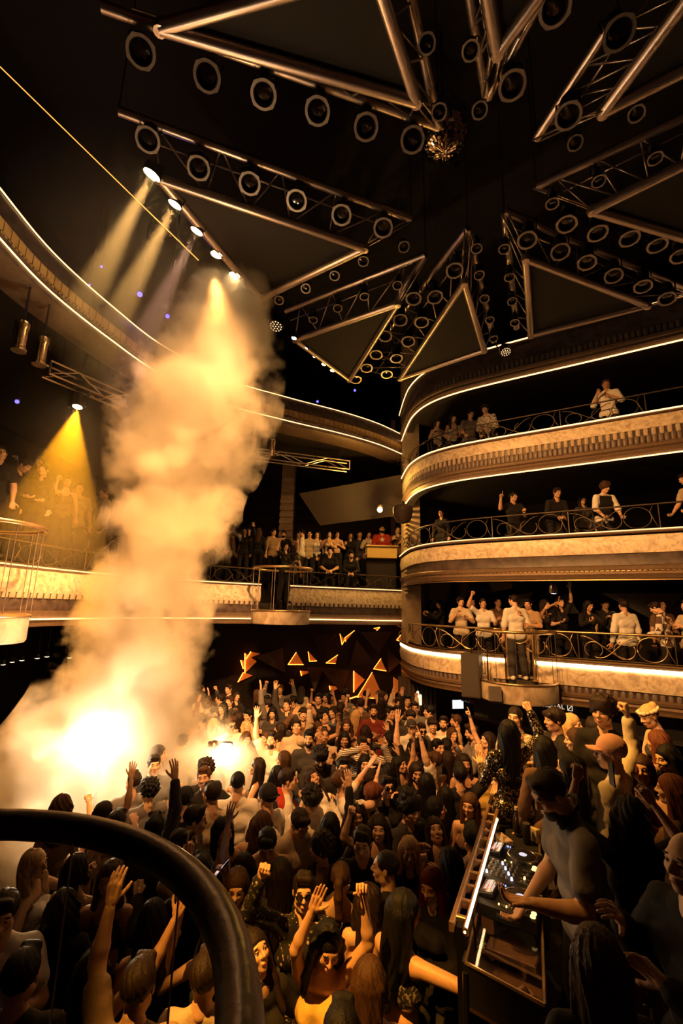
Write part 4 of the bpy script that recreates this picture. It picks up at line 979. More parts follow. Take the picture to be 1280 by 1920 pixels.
_dn = lambda s: ((s * .22, 0.02, -1), (s * .05, .3, -1), 'relaxed')
POSES = {
 'idle': dict(),
 'drink': dict(Rr=((.25, .25, -1), (-.25, 1, .55), 'cup'), L=_dn(-1), head=(5, -4, 0)),
 'raiseR': dict(Rr=((.35, .25, 1), (-.05, .15, 1), 'open'), L=((-.3, .25, -1), (.15, 1, .3), 'relaxed'), head=(-8, 12, 4), twist=-6),
 'raiseL': dict(L=((-.35, .25, 1), (.08, .1, 1), 'open'), Rr=((.35, .1, -1), (-.2, .9, .2), 'relaxed'), head=(8, 10, -4), twist=6),
 'pointL': dict(L=((-.3, .35, .95), (.05, .25, 1), 'point'), head=(10, 14, 0)),
 'pointR': dict(Rr=((.3, .35, .95), (-.05, .3, 1), 'point'), head=(-6, 8, 0)),
 'both': dict(L=((-.45, .2, 1), (.15, .2, 1), 'open'), Rr=((.45, .2, 1), (-.15, .2, 1), 'open'), head=(0, 16, 0)),
 'bothbent': dict(L=((-.8, .45, .35), (.2, .2, 1), 'open'), Rr=((.8, .45, .35), (-.2, .2, 1), 'fist'), head=(0, 4, 0)),
 'mouth': dict(Rr=((.3, .5, -.75), (-.55, .55, .9), 'relaxed'), L=((-.3, .35, -.9), (.75, .6, .1), 'relaxed'), head=(0, -8, 0)),
 'phone': dict(L=((-.3, .75, .2), (.25, .5, 1), 'grip'), Rr=((.3, .75, .2), (-.25, .5, 1), 'grip'), head=(0, 4, 0)),
 'phone1': dict(Rr=((.25, .8, -.2), (-.1, .6, .8), 'grip'), L=_dn(-1), head=(0, -6, 0)),
 'dance': dict(L=((-.6, .3, -.55), (.1, .8, .65), 'fist'), Rr=((.6, .1, -.7), (-.15, .9, .2), 'fist'), twist=14, side=5, head=(-10, 4, 4), step=.08),
 'dance2': dict(L=((-.5, -.1, -.8), (-.1, .9, .1), 'relaxed'), Rr=((.75, .3, -.1), (-.2, .45, 1), 'open'), twist=-16, side=-6, head=(14, 2, -5), step=-.08),
 'fist': dict(Rr=((.65, .3, .45), (-.3, .25, 1), 'fist'), L=((-.3, .2, -.9), (.1, .9, .3), 'relaxed'), head=(0, 5, 0)),
 'clap': dict(L=((-.4, .6, .25), (.55, .4, .9), 'flat'), Rr=((.4, .6, .25), (-.55, .4, .9), 'flat'), head=(0, 12, 0)),
 'lean': dict(lean=24, L=((-.2, .35, -.9), (.75, .95, -.05), 'relaxed'), Rr=((.2, .35, -.9), (-.75, .95, -.05), 'relaxed'), head=(8, 10, 0)),
 'rail': dict(lean=9, L=((-.25, .35, -.9), (.2, .75, -.6), 'grip'), Rr=((.25, .35, -.9), (-.2, .75, -.6), 'grip'), head=(10, -12, 0)),
 'lookdown': dict(lean=6, head=(0, -26, 0), L=((-.2, .2, -1), (.3, .9, -.2), 'relaxed'), Rr=((.2, .2, -1), (-.3, .9, -.2), 'relaxed')),
 'lookup': dict(head=(0, 26, 6), L=((-.5, .1, -.8), (-.1, .9, .3), 'relaxed')),
 'forehead': dict(Rr=((.75, .35, .5), (-.8, .2, .35), 'relaxed'), L=((-.35, .45, -.7), (.5, .5, .8), 'relaxed'), head=(0, 8, -4)),
 'hug': dict(L=((-.75, .5, -.1), (.3, 1, .1), 'relaxed'), Rr=((.6, .6, -.4), (-.2, 1, .1), 'relaxed'), head=(-20, -4, 0)),
 'headback': dict(head=(15, 34, 10), L=((-.4, .3, -.8), (.2, .8, .4), 'open'), twist=10),
}
# ------------------------------------------------------------------ podiums, stage, booth and fittings
def podium(c, zdrum, zring, r, hd, label, ncab=10, gap=None, ring_r=0.03, ringmat='brass', cab_r=0.006):
    root = empty('podium', (c.x, c.y, zdrum - hd)); tag(root, label, 'podium')
    z0 = 0.0
    MB().lathe([(r - 0.03, 0.06), (r - 0.03, hd), (r, hd + 0.0), (r, 0.03), (r * 0.97, 0.0), (0.02, 0.0), (0.02, 0.06), (r - 0.03, 0.06)], n=48, caps=False).build('drum', M['podium'], root, True)
    MB().tube([(r * math.cos(a), r * math.sin(a), hd) for a in [2 * math.pi * k / 48 for k in range(48)]], 0.022, 8, closed=True).build('drum_rim', M['brass'], root, 'all')
    MB().tube([((r + 0.02) * math.cos(a), (r + 0.02) * math.sin(a), zring - zdrum + hd) for a in [2 * math.pi * k / 64 for k in range(64)]], ring_r, 10, closed=True).build('ring_rail', M[ringmat], root, 'all')
    for k in range(ncab):
        a = 2 * math.pi * (k + 0.3) / ncab
        MB().tube([(r * math.cos(a), r * math.sin(a), hd), (r * math.cos(a), r * math.sin(a), zring - zdrum + hd)], cab_r, 5).build('cable', M['steel'], root)
    return root
M['podium'] = marble('podium_plaster', (0.30, 0.22, 0.15), (0.62, 0.50, 0.36), 2.0)
pc = atz(970, 1277, 2.44); podium(pc, 2.46, 3.36, 0.70, 0.34, 'round plaster podium with ring rail jutting from the lowest right balcony', 12)
pr = Vector((pc.x, pc.y, 0))
for i, px in enumerate((947, 1005)):          # gate posts with chain
    q = RC[min(range(len(RC)), key=lambda t: abs(project((RC[t].x, RC[t].y, 2.9))[0] - px))]
    q = q.lerp(Vector((pc.x, pc.y)), 0.18)
    g = empty('gate_post', (q.x, q.y, TFLOOR[1])); MB().tube([(0, 0, 0), (0, 0, 0.98)], 0.028, 8).build('post', M['brass'], g, True)
    MB().lathe([(0.07, 0), (0.07, 0.015), (0.03, 0.03)], n=14).build('base_plate', M['brass'], g, True)
    tag(g, ('left' if i == 0 else 'right') + ' brass gate post of the right podium entrance', 'post')
    if i == 0: qa = q
    else:
        pts = [qa.lerp(q, t / 14).to_3d() + Vector((0, 0, TFLOOR[1] + 0.86 - 0.17 * math.sin(math.pi * t / 14))) for t in range(15)]
        tag(MB().tube(pts, 0.014, 6).build('gate_chain', M['brass'], smooth='all'), 'brass chain sagging between the gate posts behind the podium', 'chain')
struct(MB().prism([(qa.x, qa.y), (q.x, q.y), (q.x - 0.1, q.y + 0.6), (qa.x + 0.1, qa.y + 0.5)], TFLOOR[1] - 0.14, TFLOOR[1]).build('floor', M['stage']))
pc2 = atd(526, 1150, 10.7); podium(pc2, 3.62, 4.60, 0.68, 0.30, 'round podium with ring rail in front of the lower left gallery', 10)
pc3 = atd(-62, 1140, 6.1); podium(pc3, 3.5, 4.72, 0.72, 0.36, 'podium cut by the left edge of the picture', 12)
pc4 = Vector((-0.575, 0.435, 0)); podium(pc4, 2.2, 3.30, 0.48, 0.3, 'dark podium with thick black ring rail in the near left corner', 11, None, 0.0245, 'nearrail', 0.0016)  if M.setdefault('nearrail', pm('dark_bronze_tube', (0.05, 0.033, 0.022), 0.36, 0.55, 0.3, 40, 0.08)) else None

# stage and DJ booth
STZ = 0.9; TBZ = 1.75
stage_poly = [(0.62, 2.2), (1.55, 5.0), (2.3, 6.6), (3.2, 7.3), (8.4, 4.2), (8.4, -1.5), (0.62, -1.5)]
struct(MB().prism(stage_poly, 0.0, STZ).build('floor', M['stage']), 'raised black stage behind the DJ booth')
NL, NR = atz(872, 1805, TBZ), atz(1021, 1885, TBZ); FR, FL_ = atz(1010, 1550, TBZ), atz(941, 1532, TBZ)
U = ((FR - NR).normalized() + (FL_ - NL).normalized()).normalized(); W_ = (NR - NL).normalized(); W_ = (W_ - U * W_.dot(U) * 0.45).normalized()
ba = empty('dj_booth_table', (NL + NR) / 2 - Vector((0, 0, TBZ - STZ))); tag(ba, 'DJ table with dark top and bright metal edges, seen from above', 'table')
B0 = Vector(ba.location)
def quad(mb, pts, th): mb.slab([p - B0 for p in pts], th)
mb = MB(); mid1, mid2 = NL.lerp(FL_, 0.33), NR.lerp(FR, 0.33)
dz = Vector((0, 0, -0.04)); quad(mb, [mid1 + dz, mid2 + dz, FR + dz, FL_ + dz], 0.03); mb.build('table_top', M['black'], ba)
mb = MB(); lo = Vector((0, 0, -0.22)); quad(mb, [NL + lo, NR + lo, mid2 + lo, mid1 + lo], 0.02); mb.build('case_floor', M['wood'], ba)
for a, b in ((NL, NR), (NR, FR), (NL, mid1)):
    MB().tube([a - B0, b - B0], 0.010, 6).build('metal_edge', M['brass'], ba)
MB().tube([NL.lerp(mid1, 0.45) - B0 + lo * 0.4, NR.lerp(mid2, 0.45) - B0 + lo * 0.4], 0.007, 6).build('case_divider', M['brass'], ba)
mb = MB(); quad(mb, [NL, NR, NR + lo, NL + lo], 0.006); mb.build('case_front', M['black'], ba)
mb = MB(); quad(mb, [NL, NL + lo, mid1 + lo, mid1], 0.006); mb.build('case_side', M['wood'], ba)
mb = MB(); quad(mb, [NR, mid2, mid2 + lo, NR + lo], 0.006); mb.build('case_side', M['black'], ba)
gl = bpy.data.materials.new('clear_glass'); gl.use_nodes = True; _n = gl.node_tree; _n.nodes.clear(); _o = _n.nodes.new('ShaderNodeOutputMaterial'); _m = _n.nodes.new('ShaderNodeMixShader'); _t = _n.nodes.new('ShaderNodeBsdfTransparent'); _g = _n.nodes.new('ShaderNodeBsdfGlossy')
_g.inputs['Roughness'].default_value = 0.05; _m.inputs[0].default_value = 0.07; _n.links.new(_t.outputs[0], _m.inputs[1]); _n.links.new(_g.outputs[0], _m.inputs[2]); _n.links.new(_m.outputs[0], _o.inputs[0])
mb = MB(); quad(mb, [NL, NR, mid2, mid1], 0.004); mb.build('glass_lid', gl, ba)
for a in (NL, NR, FR, FL_): MB().tube([a - B0 + lo * 0.2, Vector((a.x - B0.x, a.y - B0.y, 0))], 0.02, 6).build('leg', M['blackmetal'], ba)
mb = MB(); quad(mb, [NL, FL_, FL_ - Vector((0, 0, TBZ - STZ)), NL - Vector((0, 0, TBZ - STZ))], 0.02); mb.build('front_panel', M['black'], ba)

def dframe(P): return frame_mtx((P.x, P.y, TBZ - 0.008), W_)           # x across towards the DJ, y along the table
SCRN = emat('deck_screen', (0.9, 0.75, 0.62), 1.1); SBLUE = emat('deck_blue', (0.2, 0.3, 1.0), 2.5); BTN = emat('deck_button', (1.0, 0.62, 0.2), 2.5); BTNW = emat('deck_button_white', (0.9, 0.85, 1.0), 2.0)
def text(s, size, mat, mtx, parent=None, name='lettering', label=None, ext=0.0015):
    c = bpy.data.curves.new(name, 'FONT'); c.body = s; c.size = size; c.align_x = 'CENTER'; c.align_y = 'CENTER'; c.extrude = ext
    o = bpy.data.objects.new(name, c); COL.objects.link(o); dg = bpy.context.evaluated_depsgraph_get(); me = bpy.data.meshes.new_from_object(o.evaluated_get(dg)); bpy.data.objects.remove(o)
    me.materials.clear(); me.materials.append(mat); q = link(name, me, parent, mtx); return q
GREYP = pm('grey_print', (0.35, 0.3, 0.27), 0.5)
def deck(P, label):
    r = empty('media_player'); r.matrix_world = dframe(P); tag(r, label, 'turntable')
    MB().box((0, 0, 0.045), (0.38, 0.30, 0.09), ch=0.012).build('deck_body', M['black'], r)
    MB().box((-0.135, 0, 0.105), (0.10, 0.19, 0.03), Euler((0, -0.18, 0)).to_matrix(), 0.004).build('screen_housing', M['black'], r)
    sc = MB().box((-0.133, 0, 0.1215), (0.085, 0.165, 0.002), Euler((0, -0.18, 0)).to_matrix()).build('screen', pm('deck_screen_glass', (0.05, 0.04, 0.04), 0.2), r)
    rr = random.Random(5)
    for k in range(9):
        MB().box((-0.165 + 0.008 * k, rr.uniform(-0.03, 0.03), 0.117 + 0.00145 * k), (0.0045, rr.uniform(0.07, 0.13), 0.002), Euler((0, -0.18, 0)).to_matrix()).build('screen_line', SCRN if k % 3 else emat('deck_red', (0.9, 0.2, 0.12), 1.2), sc)
    MB().lathe([(0.115, 0.09), (0.115, 0.104), (0.108, 0.108), (0.098, 0.108), (0.096, 0.104), (0.04, 0.104)], Matrix.Translation((0.06, 0.02, 0)), 36).build('jog_wheel', pm('jog_chrome', (0.5, 0.42, 0.36), 0.22, 0.9), r, True)
    MB().lathe([(0.092, 0.104), (0.088, 0.109), (0.001, 0.110)], Matrix.Translation((0.06, 0.02, 0)), 36, False).build('jog_plate', M['black'], r, True)
    MB().lathe([(0.03, 0.1105), (0.001, 0.112)], Matrix.Translation((0.06, 0.02, 0)), 20, False).build('jog_display', emat('jog_light', (0.95, 0.85, 0.95), 0.9), r)
    for k in range(7): MB().box((-0.165 + 0.018 * k, 0.118, 0.094), (0.008, 0.008, 0.008)).build('button', BTNW if k % 2 else SBLUE, r)
    for k in range(6): MB().box((-0.045 + 0.016 * k, -0.118, 0.094), (0.008, 0.012, 0.008)).build('button', BTN if k % 3 == 0 else GREYP, r)
    for y in (-0.12, -0.085): MB().lathe([(0.017, 0.09), (0.017, 0.097), (0.001, 0.098)], Matrix.Translation((0.165, y - 0.005, 0)), 14, False).build('cue_button', BTN, r)
    MB().box((0.15, 0.125, 0.095), (0.06, 0.012, 0.012)).build('pitch_fader', GREYP, r)
    text('Pioneer DJ', 0.034, GREYP, Matrix.Translation((0.02, -0.1505, 0.045)) @ Matrix.Rotation(R(90), 4, 'X'), r)
    return r
dk1, dk2 = atz(956, 1681, TBZ + 0.09), atz(964, 1603, TBZ + 0.09); deck(dk1, 'media player deck at the near end, lit jog wheel and screen'); deck(dk2, 'media player deck at the far end, by the DJ\'s wrist')
mx = empty('mixer'); mx.matrix_world = dframe((dk1 + dk2) / 2 + Vector((0, 0, 0))); tag(mx, 'club mixer with rows of knobs between the two decks', 'mixer')
gapm = (dk2 - dk1).length - 0.31
MB().box((0, 0, 0.05), (0.38, max(0.2, gapm), 0.1), ch=0.01).build('mixer_body', M['black'], mx)
for a in range(4):
    for b in range(6):
        MB().lathe([(0.009, 0.1), (0.007, 0.118), (0.001, 0.118)], Matrix.Translation((-0.16 + 0.035 * b, (a - 1.5) * max(0.2, gapm) / 4.6, 0)), 10, False).build('knob', BTNW if (a + b) % 5 == 0 else GREYP, mx)
    MB().box((0.09, (a - 1.5) * max(0.2, gapm) / 4.6, 0.104), (0.07, 0.004, 0.004)).build('fader_slot', GREYP, mx); MB().box((0.08 + 0.01 * a, (a - 1.5) * max(0.2, gapm) / 4.6, 0.11), (0.012, 0.02, 0.014)).build('fader_cap', BTN if a == 1 else GREYP, mx)
# light rod and wooden front rail
a, b = atz(932, 1535, 1.93), atz(871, 1748, 1.93)
rod = empty('light_rod', b); tag(rod, 'glowing light rod along the front of the DJ booth', 'light')
MB().tube([(0, 0, 0), a - b], 0.008, 8).build('glowing_tube', emat('rod_light', (1.0, 0.60, 0.26), 14), rod, 'all')
for t in (0.0, 1.0): MB().tube([(a - b) * (t - 0.015 if t else 0), (a - b) * (t + 0.012 if not t else t)], 0.016, 8).build('end_cap', M['brass'], rod)
for t in (0.15, 0.85): MB().tube([(a - b) * t, (a - b) * t + Vector((0.02, 0.0, -0.22))], 0.006, 6).build('bracket', M['blackmetal'], rod)
a2, b2 = atz(922, 1497, 1.86), atz(846, 1738, 1.86)
fr = empty('booth_front_rail', (b2.x, b2.y, STZ - 0.0)); tag(fr, 'worn wooden rail frame along the front of the DJ booth', 'rail')
ax_ = (a2 - b2); dirn = ax_.normalized(); side = Vector((dirn.y, -dirn.x, 0)); h0 = Vector((0, 0, 1.86 - STZ))
for k, off in enumerate((0.0, 0.085)):
    m_ = frame_mtx((h0 + ax_ / 2 + side * off), dirn); MB().box((0, 0, 0), (ax_.length, 0.03, 0.06), ch=0.006).build('plank', M['wood'], fr, mtx=m_)
for k in range(12):
    p = h0 + ax_ * ((k + 0.5) / 12) + side * 0.043; MB().box((0, 0, 0), (0.03, 0.075, 0.05), ch=0.004).build('crosspiece', M['wood'] if k % 3 else M['brass'], fr, mtx=frame_mtx(p, dirn))
for t in (0.02, 0.5, 0.98): MB().box((0, 0, 0), (0.05, 0.05, 1.86 - STZ)).build('leg', M['blackmetal'], fr, mtx=frame_mtx(ax_ * t + h0 / 2 + side * 0.05, dirn))
# things on and in the table
PAPER = pm('cream_card', (0.72, 0.6, 0.42), 0.7, var=0.1)
def cbox(name, P, size, rz, mat, label, cat, lid=None):
    o = MB().box((0, 0, size[2] / 2), size, ch=min(size) * 0.12).build(name, mat); o.location = P; o.rotation_euler = (0, 0, rz); tag(o, label, cat)
    if lid: MB().box((0, 0, size[2]), (size[0] * 0.5, size[1] * 0.45, 0.006)).build('window', lid, o)
    return o
zc = TBZ - 0.198
cbox('card_box', atz(915, 1790, zc + 0.03), (0.05, 0.11, 0.035), 0.5, PAPER, 'small cream card box inside the glass case', 'box', M['wood'])
for k, (px, py, rz) in enumerate(((929, 1757, 0.3), (938, 1766, 1.6), (930, 1775, 2.2), (942, 1742, 2.6))):
    cbox('paper_slip', atz(px, py, zc + 0.002 * k), (0.055, 0.018, 0.008), rz, PAPER, f'folded paper slip in the glass case, {ORD[k]} of the loose pile', 'paper')
cbox('paper_slip', atz(891, 1807, zc), (0.05, 0.022, 0.006), -0.3, PAPER, 'paper slip lying alone in the near corner of the glass case', 'paper')
cbox('folded_board', atz(960, 1800, zc + 0.05), (0.30, 0.12, 0.05), math.atan2(W_.y, W_.x), M['wood'], 'folded brown board lying in the near end of the glass case', 'board')
wb = cbox('wooden_block', atz(917, 1738, TBZ - 0.1), (0.075, 0.17, 0.12), math.atan2(U.y, U.x) - math.pi / 2, pm('orange_wood', (0.42, 0.17, 0.05), 0.6, var=0.3, scale=12, bump=0.2), 'orange brown wooden block standing beside the near deck', 'block')
def bottle(P, h, r, mat, label, cap):
    o = MB().lathe([(r * 0.9, 0), (r, 0.01), (r, h * 0.55), (r * 0.4, h * 0.75), (r * 0.36, h * 0.93), (r * 0.36, h)], n=16).build('bottle', mat, smooth=True); o.location = P; tag(o, label, 'bottle')
    MB().lathe([(r * 0.42, h * 0.9), (r * 0.42, h * 1.02), (0.001, h * 1.02)], n=12, caps=False).build('cap', cap, o, True)
bottle(atz(969, 1560, TBZ + 0.02), 0.2, 0.034, pm('dark_bottle', (0.03, 0.02, 0.015), 0.15), 'dark bottle with pale cap at the far end of the DJ table', PAPER)
c_ = MB().lathe([(0.028, 0), (0.034, 0.008), (0.034, 0.14), (0.029, 0.15), (0.001, 0.15)], n=18).build('drink_can', M['blackmetal'], smooth=True); c_.location = atz(988, 1580, TBZ); tag(c_, 'tall dark drink can on the far end of the DJ table', 'can')
MB().lathe([(0.03, 0.15), (0.03, 0.153), (0.001, 0.152)], n=18).build('can_lid', M['steel'], c_, True)
cbox('pale_box', atz(1003, 1578, TBZ), (0.05, 0.08, 0.11), 0.4, pm('pale_card', (0.5, 0.42, 0.25), 0.7), 'pale box beside the drink can on the DJ table', 'box')
cloth_ = cbox('crumpled_towel', atz(942, 1580, TBZ), (0.10, 0.16, 0.045), 0.3, pm('towel', (0.6, 0.42, 0.24), 0.95, var=0.2, bump=0.8, bscale=30), 'crumpled pale towel beyond the far deck', 'towel')

# loudspeakers
def speaker(P, size, rz, label, tilt=0.0, bracket=True):
    r = empty('loudspeaker', P); r.rotation_euler = (tilt, 0, rz); tag(r, label, 'loudspeaker')
    MB().box((0, 0, 0), size, ch=0.015).build('cabinet', pm('speaker_black', (0.035, 0.028, 0.024), 0.5, var=0.2), r)
    MB().box((0, -size[1] / 2 - 0.004, 0), (size[0] * 0.9, 0.012, size[2] * 0.93)).build('grille', pm('speaker_grille', (0.05, 0.04, 0.033), 0.6, 0.3, bump=0.3, bscale=200), r)
    if bracket:
        MB().tube([(0, 0.0, size[2] / 2), (0, 0, size[2] / 2 + 0.1), (size[0] * 0.75, size[1] * 0.6, size[2] / 2 + 0.1), (size[0] * 0.75, size[1] * 0.6, -size[2] * 0.2)], 0.014, 6).build('bracket', M['blackmetal'], r)
    return r
speaker(atd(885, 1265, 8.75), (0.34, 0.36, 0.80), R(-28), 'tall black loudspeaker hung beside the right podium')
speaker(atd(928, 1303, 8.05), (0.22, 0.2, 0.26), R(-20), 'small black loudspeaker fixed to the podium drum', -0.3, False)
dm = atd(755, 960, 11.4); ds = empty('dome_speaker', dm); tag(ds, 'dark dome shaped speaker mounted on the pillar', 'loudspeaker')
MB().lathe([(0.02, -0.30), (0.14, -0.27), (0.22, -0.15), (0.25, 0.02), (0.25, 0.10), (0.20, 0.16), (0.02, 0.18)], n=24).build('dome', pm('dome_brown', (0.07, 0.045, 0.03), 0.6), ds, True)
MB().tube([(0, 0, 0.16), (0, 0, 0.28), (1.86 - dm.x, 12.4 - dm.y, 0.3)], 0.02, 6).build('bracket', M['blackmetal'], ds)

# triangular light wall under the left gallery
WY = 15.2
struct(MB().box((-3.0, WY + 0.3, 1.65), (11.5, 0.2, 3.3)).build('wall_bar', M['wall']))
ORG = emat('orange_backlight', (1.0, 0.20, 0.02), 9.0); FAC = pm('orange_glow_facet', (0.55, 0.20, 0.06), 0.6, var=0.2, emit=(1.0, 0.17, 0.015), es=0.28); DFAC = pm('dark_facet', (0.03, 0.02, 0.016), 0.6)  # facets glow by themselves, strip light on them is put into the material
def tri(pts, mat, rim=True, dep=0.0, label=None, tilt=0.12):
    P = [aty(x, y, WY) for x, y in pts]; P[0] = P[0] + Vector((0, -tilt, 0)); c = sum(P, Vector()) / 3; r = empty('wall_light', c); tag(r, label, 'wall light', 'orange triangles on the wall below the left gallery')
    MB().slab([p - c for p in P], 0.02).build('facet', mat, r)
    if rim:
        fw_ = Vector((0, -0.03, 0))
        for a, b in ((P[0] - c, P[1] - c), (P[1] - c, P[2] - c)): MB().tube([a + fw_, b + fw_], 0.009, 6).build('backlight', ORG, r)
    return r
T_ = [(((697, 1259), (669, 1307), (719, 1310)), 'tallest glowing orange triangle above the far crowd'), (((713, 1234), (700, 1254), (724, 1258)), 'small orange triangle just above the tallest one'), (((556, 1222), (540, 1246), (569, 1246)), 'dim orange triangle left of the wall centre'),
      (((578, 1221), (580, 1240), (594, 1239)), 'narrow orange triangle right of the dim one'), (((633, 1227), (611, 1243), (629, 1244)), 'slanting orange triangle in the wall centre'), (((664, 1182), (646, 1196), (648, 1203)), 'orange sliver just under the gallery edge'),
      (((637, 1188), (641, 1209), (646, 1200)), 'thin upright orange triangle under the gallery'), (((750, 1190), (743, 1200), (752, 1203)), 'tiny orange triangle next to the pillar'), (((730, 1312), (735, 1328), (745, 1318)), 'lowest orange triangle by the pillar foot'), (((700, 1178), (712, 1176), (706, 1182)), 'tiny orange triangle at the gallery underside')]
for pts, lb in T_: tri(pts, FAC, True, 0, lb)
for k, (x0, y0, x1, y1) in enumerate(((663, 1258, 663, 1298), (459, 1225, 459, 1262), (456, 1261, 446, 1279), (451, 1238, 456, 1254), (470, 1222, 461, 1236), (738, 1270, 738, 1305), (563, 1258, 565, 1267), (617, 1286, 620, 1298), (655, 1310, 672, 1305))):
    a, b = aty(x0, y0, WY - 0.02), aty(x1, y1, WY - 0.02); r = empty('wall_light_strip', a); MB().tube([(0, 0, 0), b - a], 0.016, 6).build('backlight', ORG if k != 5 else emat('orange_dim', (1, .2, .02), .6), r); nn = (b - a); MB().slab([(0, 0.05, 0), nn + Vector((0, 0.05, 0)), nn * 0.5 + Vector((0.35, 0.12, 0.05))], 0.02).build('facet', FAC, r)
    tag(r, f'orange light strip on the dark wall below the left gallery, {ORD[k]} of nine', 'wall light', 'orange strips on the wall below the left gallery')

# drape at the pillar foot
mb = MB(); cv = []
for k in range(45): cv.append(Vector((1.55 + 0.9 * k / 44, 12.25 + 0.04 * math.sin(k * 1.25) - 0.25 * k / 44)))
mb.sweep(cv, [Vector((0, -1))] * 45, [(0, 0.0), (0.02, 0.0), (0.02, 2.05), (0, 2.05)]); tag(mb.build('pleated_drape', pm('brown_drape', (0.05, 0.03, 0.02), 0.8), smooth='all'), 'dark pleated drape at the foot of the stone pillar', 'drape')

# right side bar below the lowest balcony
n_in = -RN[5]; along_ = (RC[10] - RC[0]).normalized()
def rp(px, off, z):                       # point on a line parallel to the right balcony front, off metres behind it
    best = min((RC[i] - RN[i] * off for i in range(len(RC))), key=lambda q: abs(project((q.x, q.y, z))[0] - px)); return Vector((best.x, best.y, z))
w0, w1 = rp(1300, 0.55, 1.6), rp(890, 0.55, 1.6)
fx_ = empty('sign_board', (w0 + w1) / 2); tag(fx_, 'black fascia board with white lettering below the lowest right balcony', 'sign')
MB().slab([w0 - fx_.location + Vector((0, 0, 0.42)), w1 - fx_.location + Vector((0, 0, 0.42)), w1 - fx_.location + Vector((0, 0, -0.1)), w0 - fx_.location + Vector((0, 0, -0.1))], 0.03).build('board', M['black'], fx_)
WL = emat('lettering_white', (1.0, 0.78, 0.52), 0.9)
sx = atd(1034, 1327, 8.9)
sp = rp(1036, 0.47, 1.0); sp.z = CAM_Z + (ray(1036, 1327) * ((sp - EYE).dot(FWD))).z
tdir = Vector((-along_.x, -along_.y, 0)); tm = frame_mtx((sp.x, sp.y, sp.z), tdir) @ Matrix.Rotation(R(90), 4, 'X')
text('BRUGAL', 0.125, WL, Matrix.Translation(-Vector(fx_.location)) @ tm, fx_)
sq = sp + tdir * 0.33
mb = MB()
for a, b in (((-.04, -.05), (.04, -.05)), ((.04, -.05), (.04, .05)), ((.04, .05), (-.04, .05)), ((-.04, .05), (-.04, -.05)), ((-.035, -.045), (.035, .045))): mb.tube([(a[0], a[1], 0), (b[0], b[1], 0)], 0.007, 5)
mb.build('square_mark', WL, fx_, mtx=Matrix.Translation(-Vector(fx_.location)) @ frame_mtx((sq.x, sq.y, sq.z), tdir) @ Matrix.Rotation(R(90), 4, 'X'))
bk = rp(1100, 1.6, 0); shelf = empty('back_bar_shelf', (bk.x, bk.y, 0)); tag(shelf, 'dark back bar with glowing orange shelf edges below the right balcony', 'bar')
for k in range(4):
    a, b = rp(1290, 1.6, 0.55 + 0.38 * k), rp(838, 1.6, 0.55 + 0.38 * k); c0 = Vector(shelf.location)
    MB().slab([a - c0, b - c0, b - c0 + Vector((n_in.x, n_in.y, 0)) * 0.3, a - c0 + Vector((n_in.x, n_in.y, 0)) * 0.3], 0.03).build('shelf', M['wood'], shelf)
a, b = rp(1290, 1.95, 0), rp(838, 1.95, 0); MB().slab([a - c0, b - c0, b - c0 + Vector((0, 0, 2)), a - c0 + Vector((0, 0, 2))], 0.05).build('back_panel', M['wall'], shelf)
BOT = [pm('bottle_amber', (0.35, 0.12, 0.03), 0.15), pm('bottle_brown', (0.12, 0.05, 0.02), 0.15), pm('bottle_red', (0.4, 0.04, 0.02), 0.15)]
bm = mesh_of(MB().lathe([(0.034, 0), (0.036, 0.01), (0.036, 0.15), (0.014, 0.2), (0.013, 0.27), (0.001, 0.27)], n=10, caps=False), 'bottle', BOT[0])
for k in range(30):
    px = 845 + (k % 15) * 7.5; lv = 2 + k // 15; q = rp(px, 1.68, 0.585 + 0.38 * lv - 0.005)
    o = link('bottle', bm); o.location = q; slot(o, 0, BOT[k % 3]); tag(o, f"small {('amber', 'brown', 'red')[k % 3]} bottle, {ORD[k % 15]} from the left on the {'upper' if lv == 3 else 'lower'} back bar shelf", 'bottle', 'bottles on the back bar')
sh = spot('shelf_lamp', (bk.x - 0.3, bk.y + 0.2, 1.98), (bk.x - 1.6, bk.y + 1.6, 1.3), 12, ORANGE, 120, 1, 0.05)
tv = rp(838, 1.5, 1.5); tv.z = CAM_Z + (ray(838, 1319) * ((tv - EYE).dot(FWD))).z
r = empty('monitor', tv); r.rotation_euler = (0, 0, R(12)); tag(r, 'small glowing white monitor in the far bar', 'monitor'); MB().box((0, 0, 0), (0.36, 0.04, 0.26), ch=0.008).build('housing', M['black'], r); MB().box((0, -0.022, 0), (0.32, 0.004, 0.22)).build('screen', emat('monitor_white', (0.75, 0.82, 1.0), 2.2), r); MB().tube([(0, 0, -0.13), (0, 0.02, -0.4)], 0.02, 6).build('stand', M['black'], r)
tb = atd(828, 1284, 10.2); r = empty('tube_light', tb); r.rotation_euler = (0, 0.1, R(-32)); tag(r, 'white fluorescent tube under the lowest right balcony', 'light'); MB().tube([(-0.22, 0, 0), (0.22, 0, 0)], 0.025, 8).build('tube', emat('tube_white', (0.85, 0.85, 1.0), 3.0), r); MB().box((0, 0, 0.035), (0.5, 0.06, 0.03)).build('fitting', M['black'], r)
